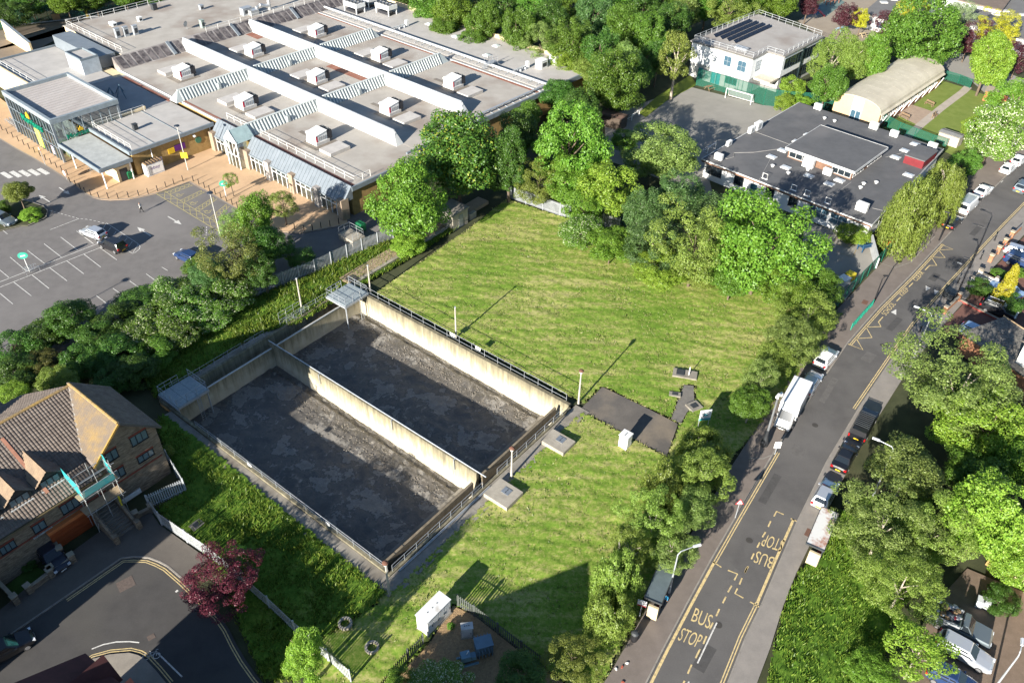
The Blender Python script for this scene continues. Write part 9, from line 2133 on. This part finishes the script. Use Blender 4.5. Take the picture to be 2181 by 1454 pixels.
# ------------------------------------------------------------------ front gardens east of the road
bp_ = M('orange_brick', (0.36, 0.17, 0.09), (0.28, 0.13, 0.07), scale=3, fine=0.2)
for k, (a, b) in enumerate((((2150, 510), (2172, 490)), ((2136, 526), (2150, 512)), ((2122, 542), (2136, 527)), ((2106, 560), (2121, 543)))):
 A, B = P(*a), P(*b); t = thing('garden_wall', 'orange brick front wall with wire infill and a square pier', 'wall', A, azim(A, B), 'brick front walls east of the road'); L = (B - A).length
 BX(0.5, L, -0.12, 0.12, 0, 0.55).build('brickwork', bp_, t); BX(0, 0.5, -0.25, 0.25, 0, 1.25).build('pier', bp_, t); BX(-0.06, 0.56, -0.31, 0.31, 1.25, 1.35).build('pier_cap', M('pier_cap', (0.5, 0.42, 0.3)), t)
 BX(0.5, L, -0.02, 0.02, 0.55, 1.0).build('wire_infill', mesh_weave('grey_infill', (0.4, 0.4, 0.4), 0.45), t)
low_wall('white-capped low wall between two front drives', (2085, 590), (2120, 605), 0.7, M('white_garden_wall', (0.66, 0.66, 0.64)))
low_wall('white garden gate wall by the pavement', (2068, 606), (2084, 588), 0.8, MATS['white_garden_wall']); low_wall('red brick wall at the end of the red-paved drive', (2010, 668), (2040, 640), 0.8, bp_); low_wall('long red brick kerb wall across the red-paved drive', (2042, 640), (2140, 690), 0.25, M('red_wall', (0.3, 0.06, 0.05), scale=2), False)
def terrace():
 """terrace house at the picture edge: only its flat porch roof and one bay show"""
 A, B = P(2120, 716, 0), P(2200, 770, 0); t = thing('terrace_house', 'terraced house front with a pebbled flat porch roof behind the willow', 'house', A, azim(A, B)); L = (B - A).length
 peb = M('pebble_roof', (0.22, 0.2, 0.17), (0.08, 0.075, 0.07), scale=4, contrast=(0.4, 0.6))
 BX(0, L + 6, -7, 0, 0, 2.7).build('wall', bp_, t); BX(-0.2, L + 6.2, -7.2, 0.2, 2.7, 2.9).build('porch_roof', peb, t); BX(-0.3, L + 6.3, 0.2, 0.3, 2.65, 3.0).build('fascia', M('tan_fascia', (0.42, 0.3, 0.18)), t)
 win(t, 0.8, 2.8, 0.9, 2.1, 0.0, 2, frame=wpaint, sgn=1)
 BX(L + 1, L + 14, -6, 6, 0, 6).build('wall', wpaint, t); MB().loft([[(L + 0.6, y, 5.9), (L + 14.4, y, 5.9), (L + 7.5, y, 8.6)] for y in (-6.4, 6.4)]).build('roof', tile_b, t)
terrace()
def bin_store():
 A = P(2185, 1235); t = thing('cream_building', 'cream rendered building corner above the rear parking', 'building', A, D2R(-38))
 BX(-1.0, 9, -1, 10, 0, 6).build('wall', cream, t); BX(-1.3, 9.3, -1.3, 10.3, 6, 6.3).build('roof', felt, t)
 win(t, 1, 3, 1, 2.4, -1.0, 2, frame=wpaint); win(t, 4.5, 6.5, 1, 2.4, -1.0, 2, frame=wpaint)
 BX(-3.4, -1.0, -0.6, -0.3, 0, 1.2).build('yard_wall', brick_y, t)
bin_store()
for k, (u, v) in enumerate(((2082, 1290), (2095, 1292))):
 wheelie(P(u, v, 0.02), D2R(-30), M('wheelie_white', (0.55, 0.57, 0.57), rough=0.5), 'pale lidded wheelie bin below the lime maple', 'pale bins below the lime maple')
for k, (u, v) in enumerate(((2012, 632), (2022, 640), (2064, 620))): wheelie(P(u, v, 0.02), D2R(40 * k), M('wheelie_dark', (0.03, 0.035, 0.04), rough=0.5), 'dark wheelie bin on a front drive', 'dark bins on the front drives')
wheelie(P(88, 1178, 0.0), HO.az, M('wheelie_dark', (0.03, 0.035, 0.04), rough=0.5), 'dark wheelie bin beside the small car at the tiled house')
def play_store():
 t = thing('toy_store', 'yellow and white play boxes by the school yard fence', 'play box', P(1800, 600), 0.7)
 BX(-1.2, 0.2, -0.6, 0.6, 0, 0.8).build('white_box', unit_w, t); BX(0.5, 1.6, -0.5, 0.6, 0, 1.0).build('yellow_box', M('toy_yellow', (0.6, 0.5, 0.04)), t); BX(-1.25, 0.25, -0.65, 0.65, 0.8, 0.9).build('lid', unit_w, t)
play_store()
def toy(u, v, lab, c):
 t = thing('play_frame', lab, 'play equipment', P(u, v), 0.4); m = M('toy_' + lab[:10], c)
 for x in (-0.8, 0.8):
  for y in (-0.5, 0.5): BX(x - 0.06, x + 0.06, y - 0.06, y + 0.06, 0, 1.3).build('post', m, t)
 BX(-0.9, 0.9, -0.6, 0.6, 0.7, 0.8).build('deck', m, t); BX(-0.9, 0.9, -0.6, -0.5, 1.1, 1.3).build('rail', m, t)
toy(1840, 532, 'small dark blue play frame at the school yard end', (0.02, 0.07, 0.14)); toy(1893, 525, 'little orange play frame under the weeping willow', (0.5, 0.16, 0.03))
cream_strip = BX(-3.2, 3.2, -0.12, 0.12, 0, 1.6).build('garden_wall_panel', M('pale_panel', (0.46, 0.47, 0.47)), None, P(1858, 545), azim(P(1853, 520), P(1866, 570)))
tag(cream_strip, 'pale curved boundary wall panel between yard and willow', 'wall')
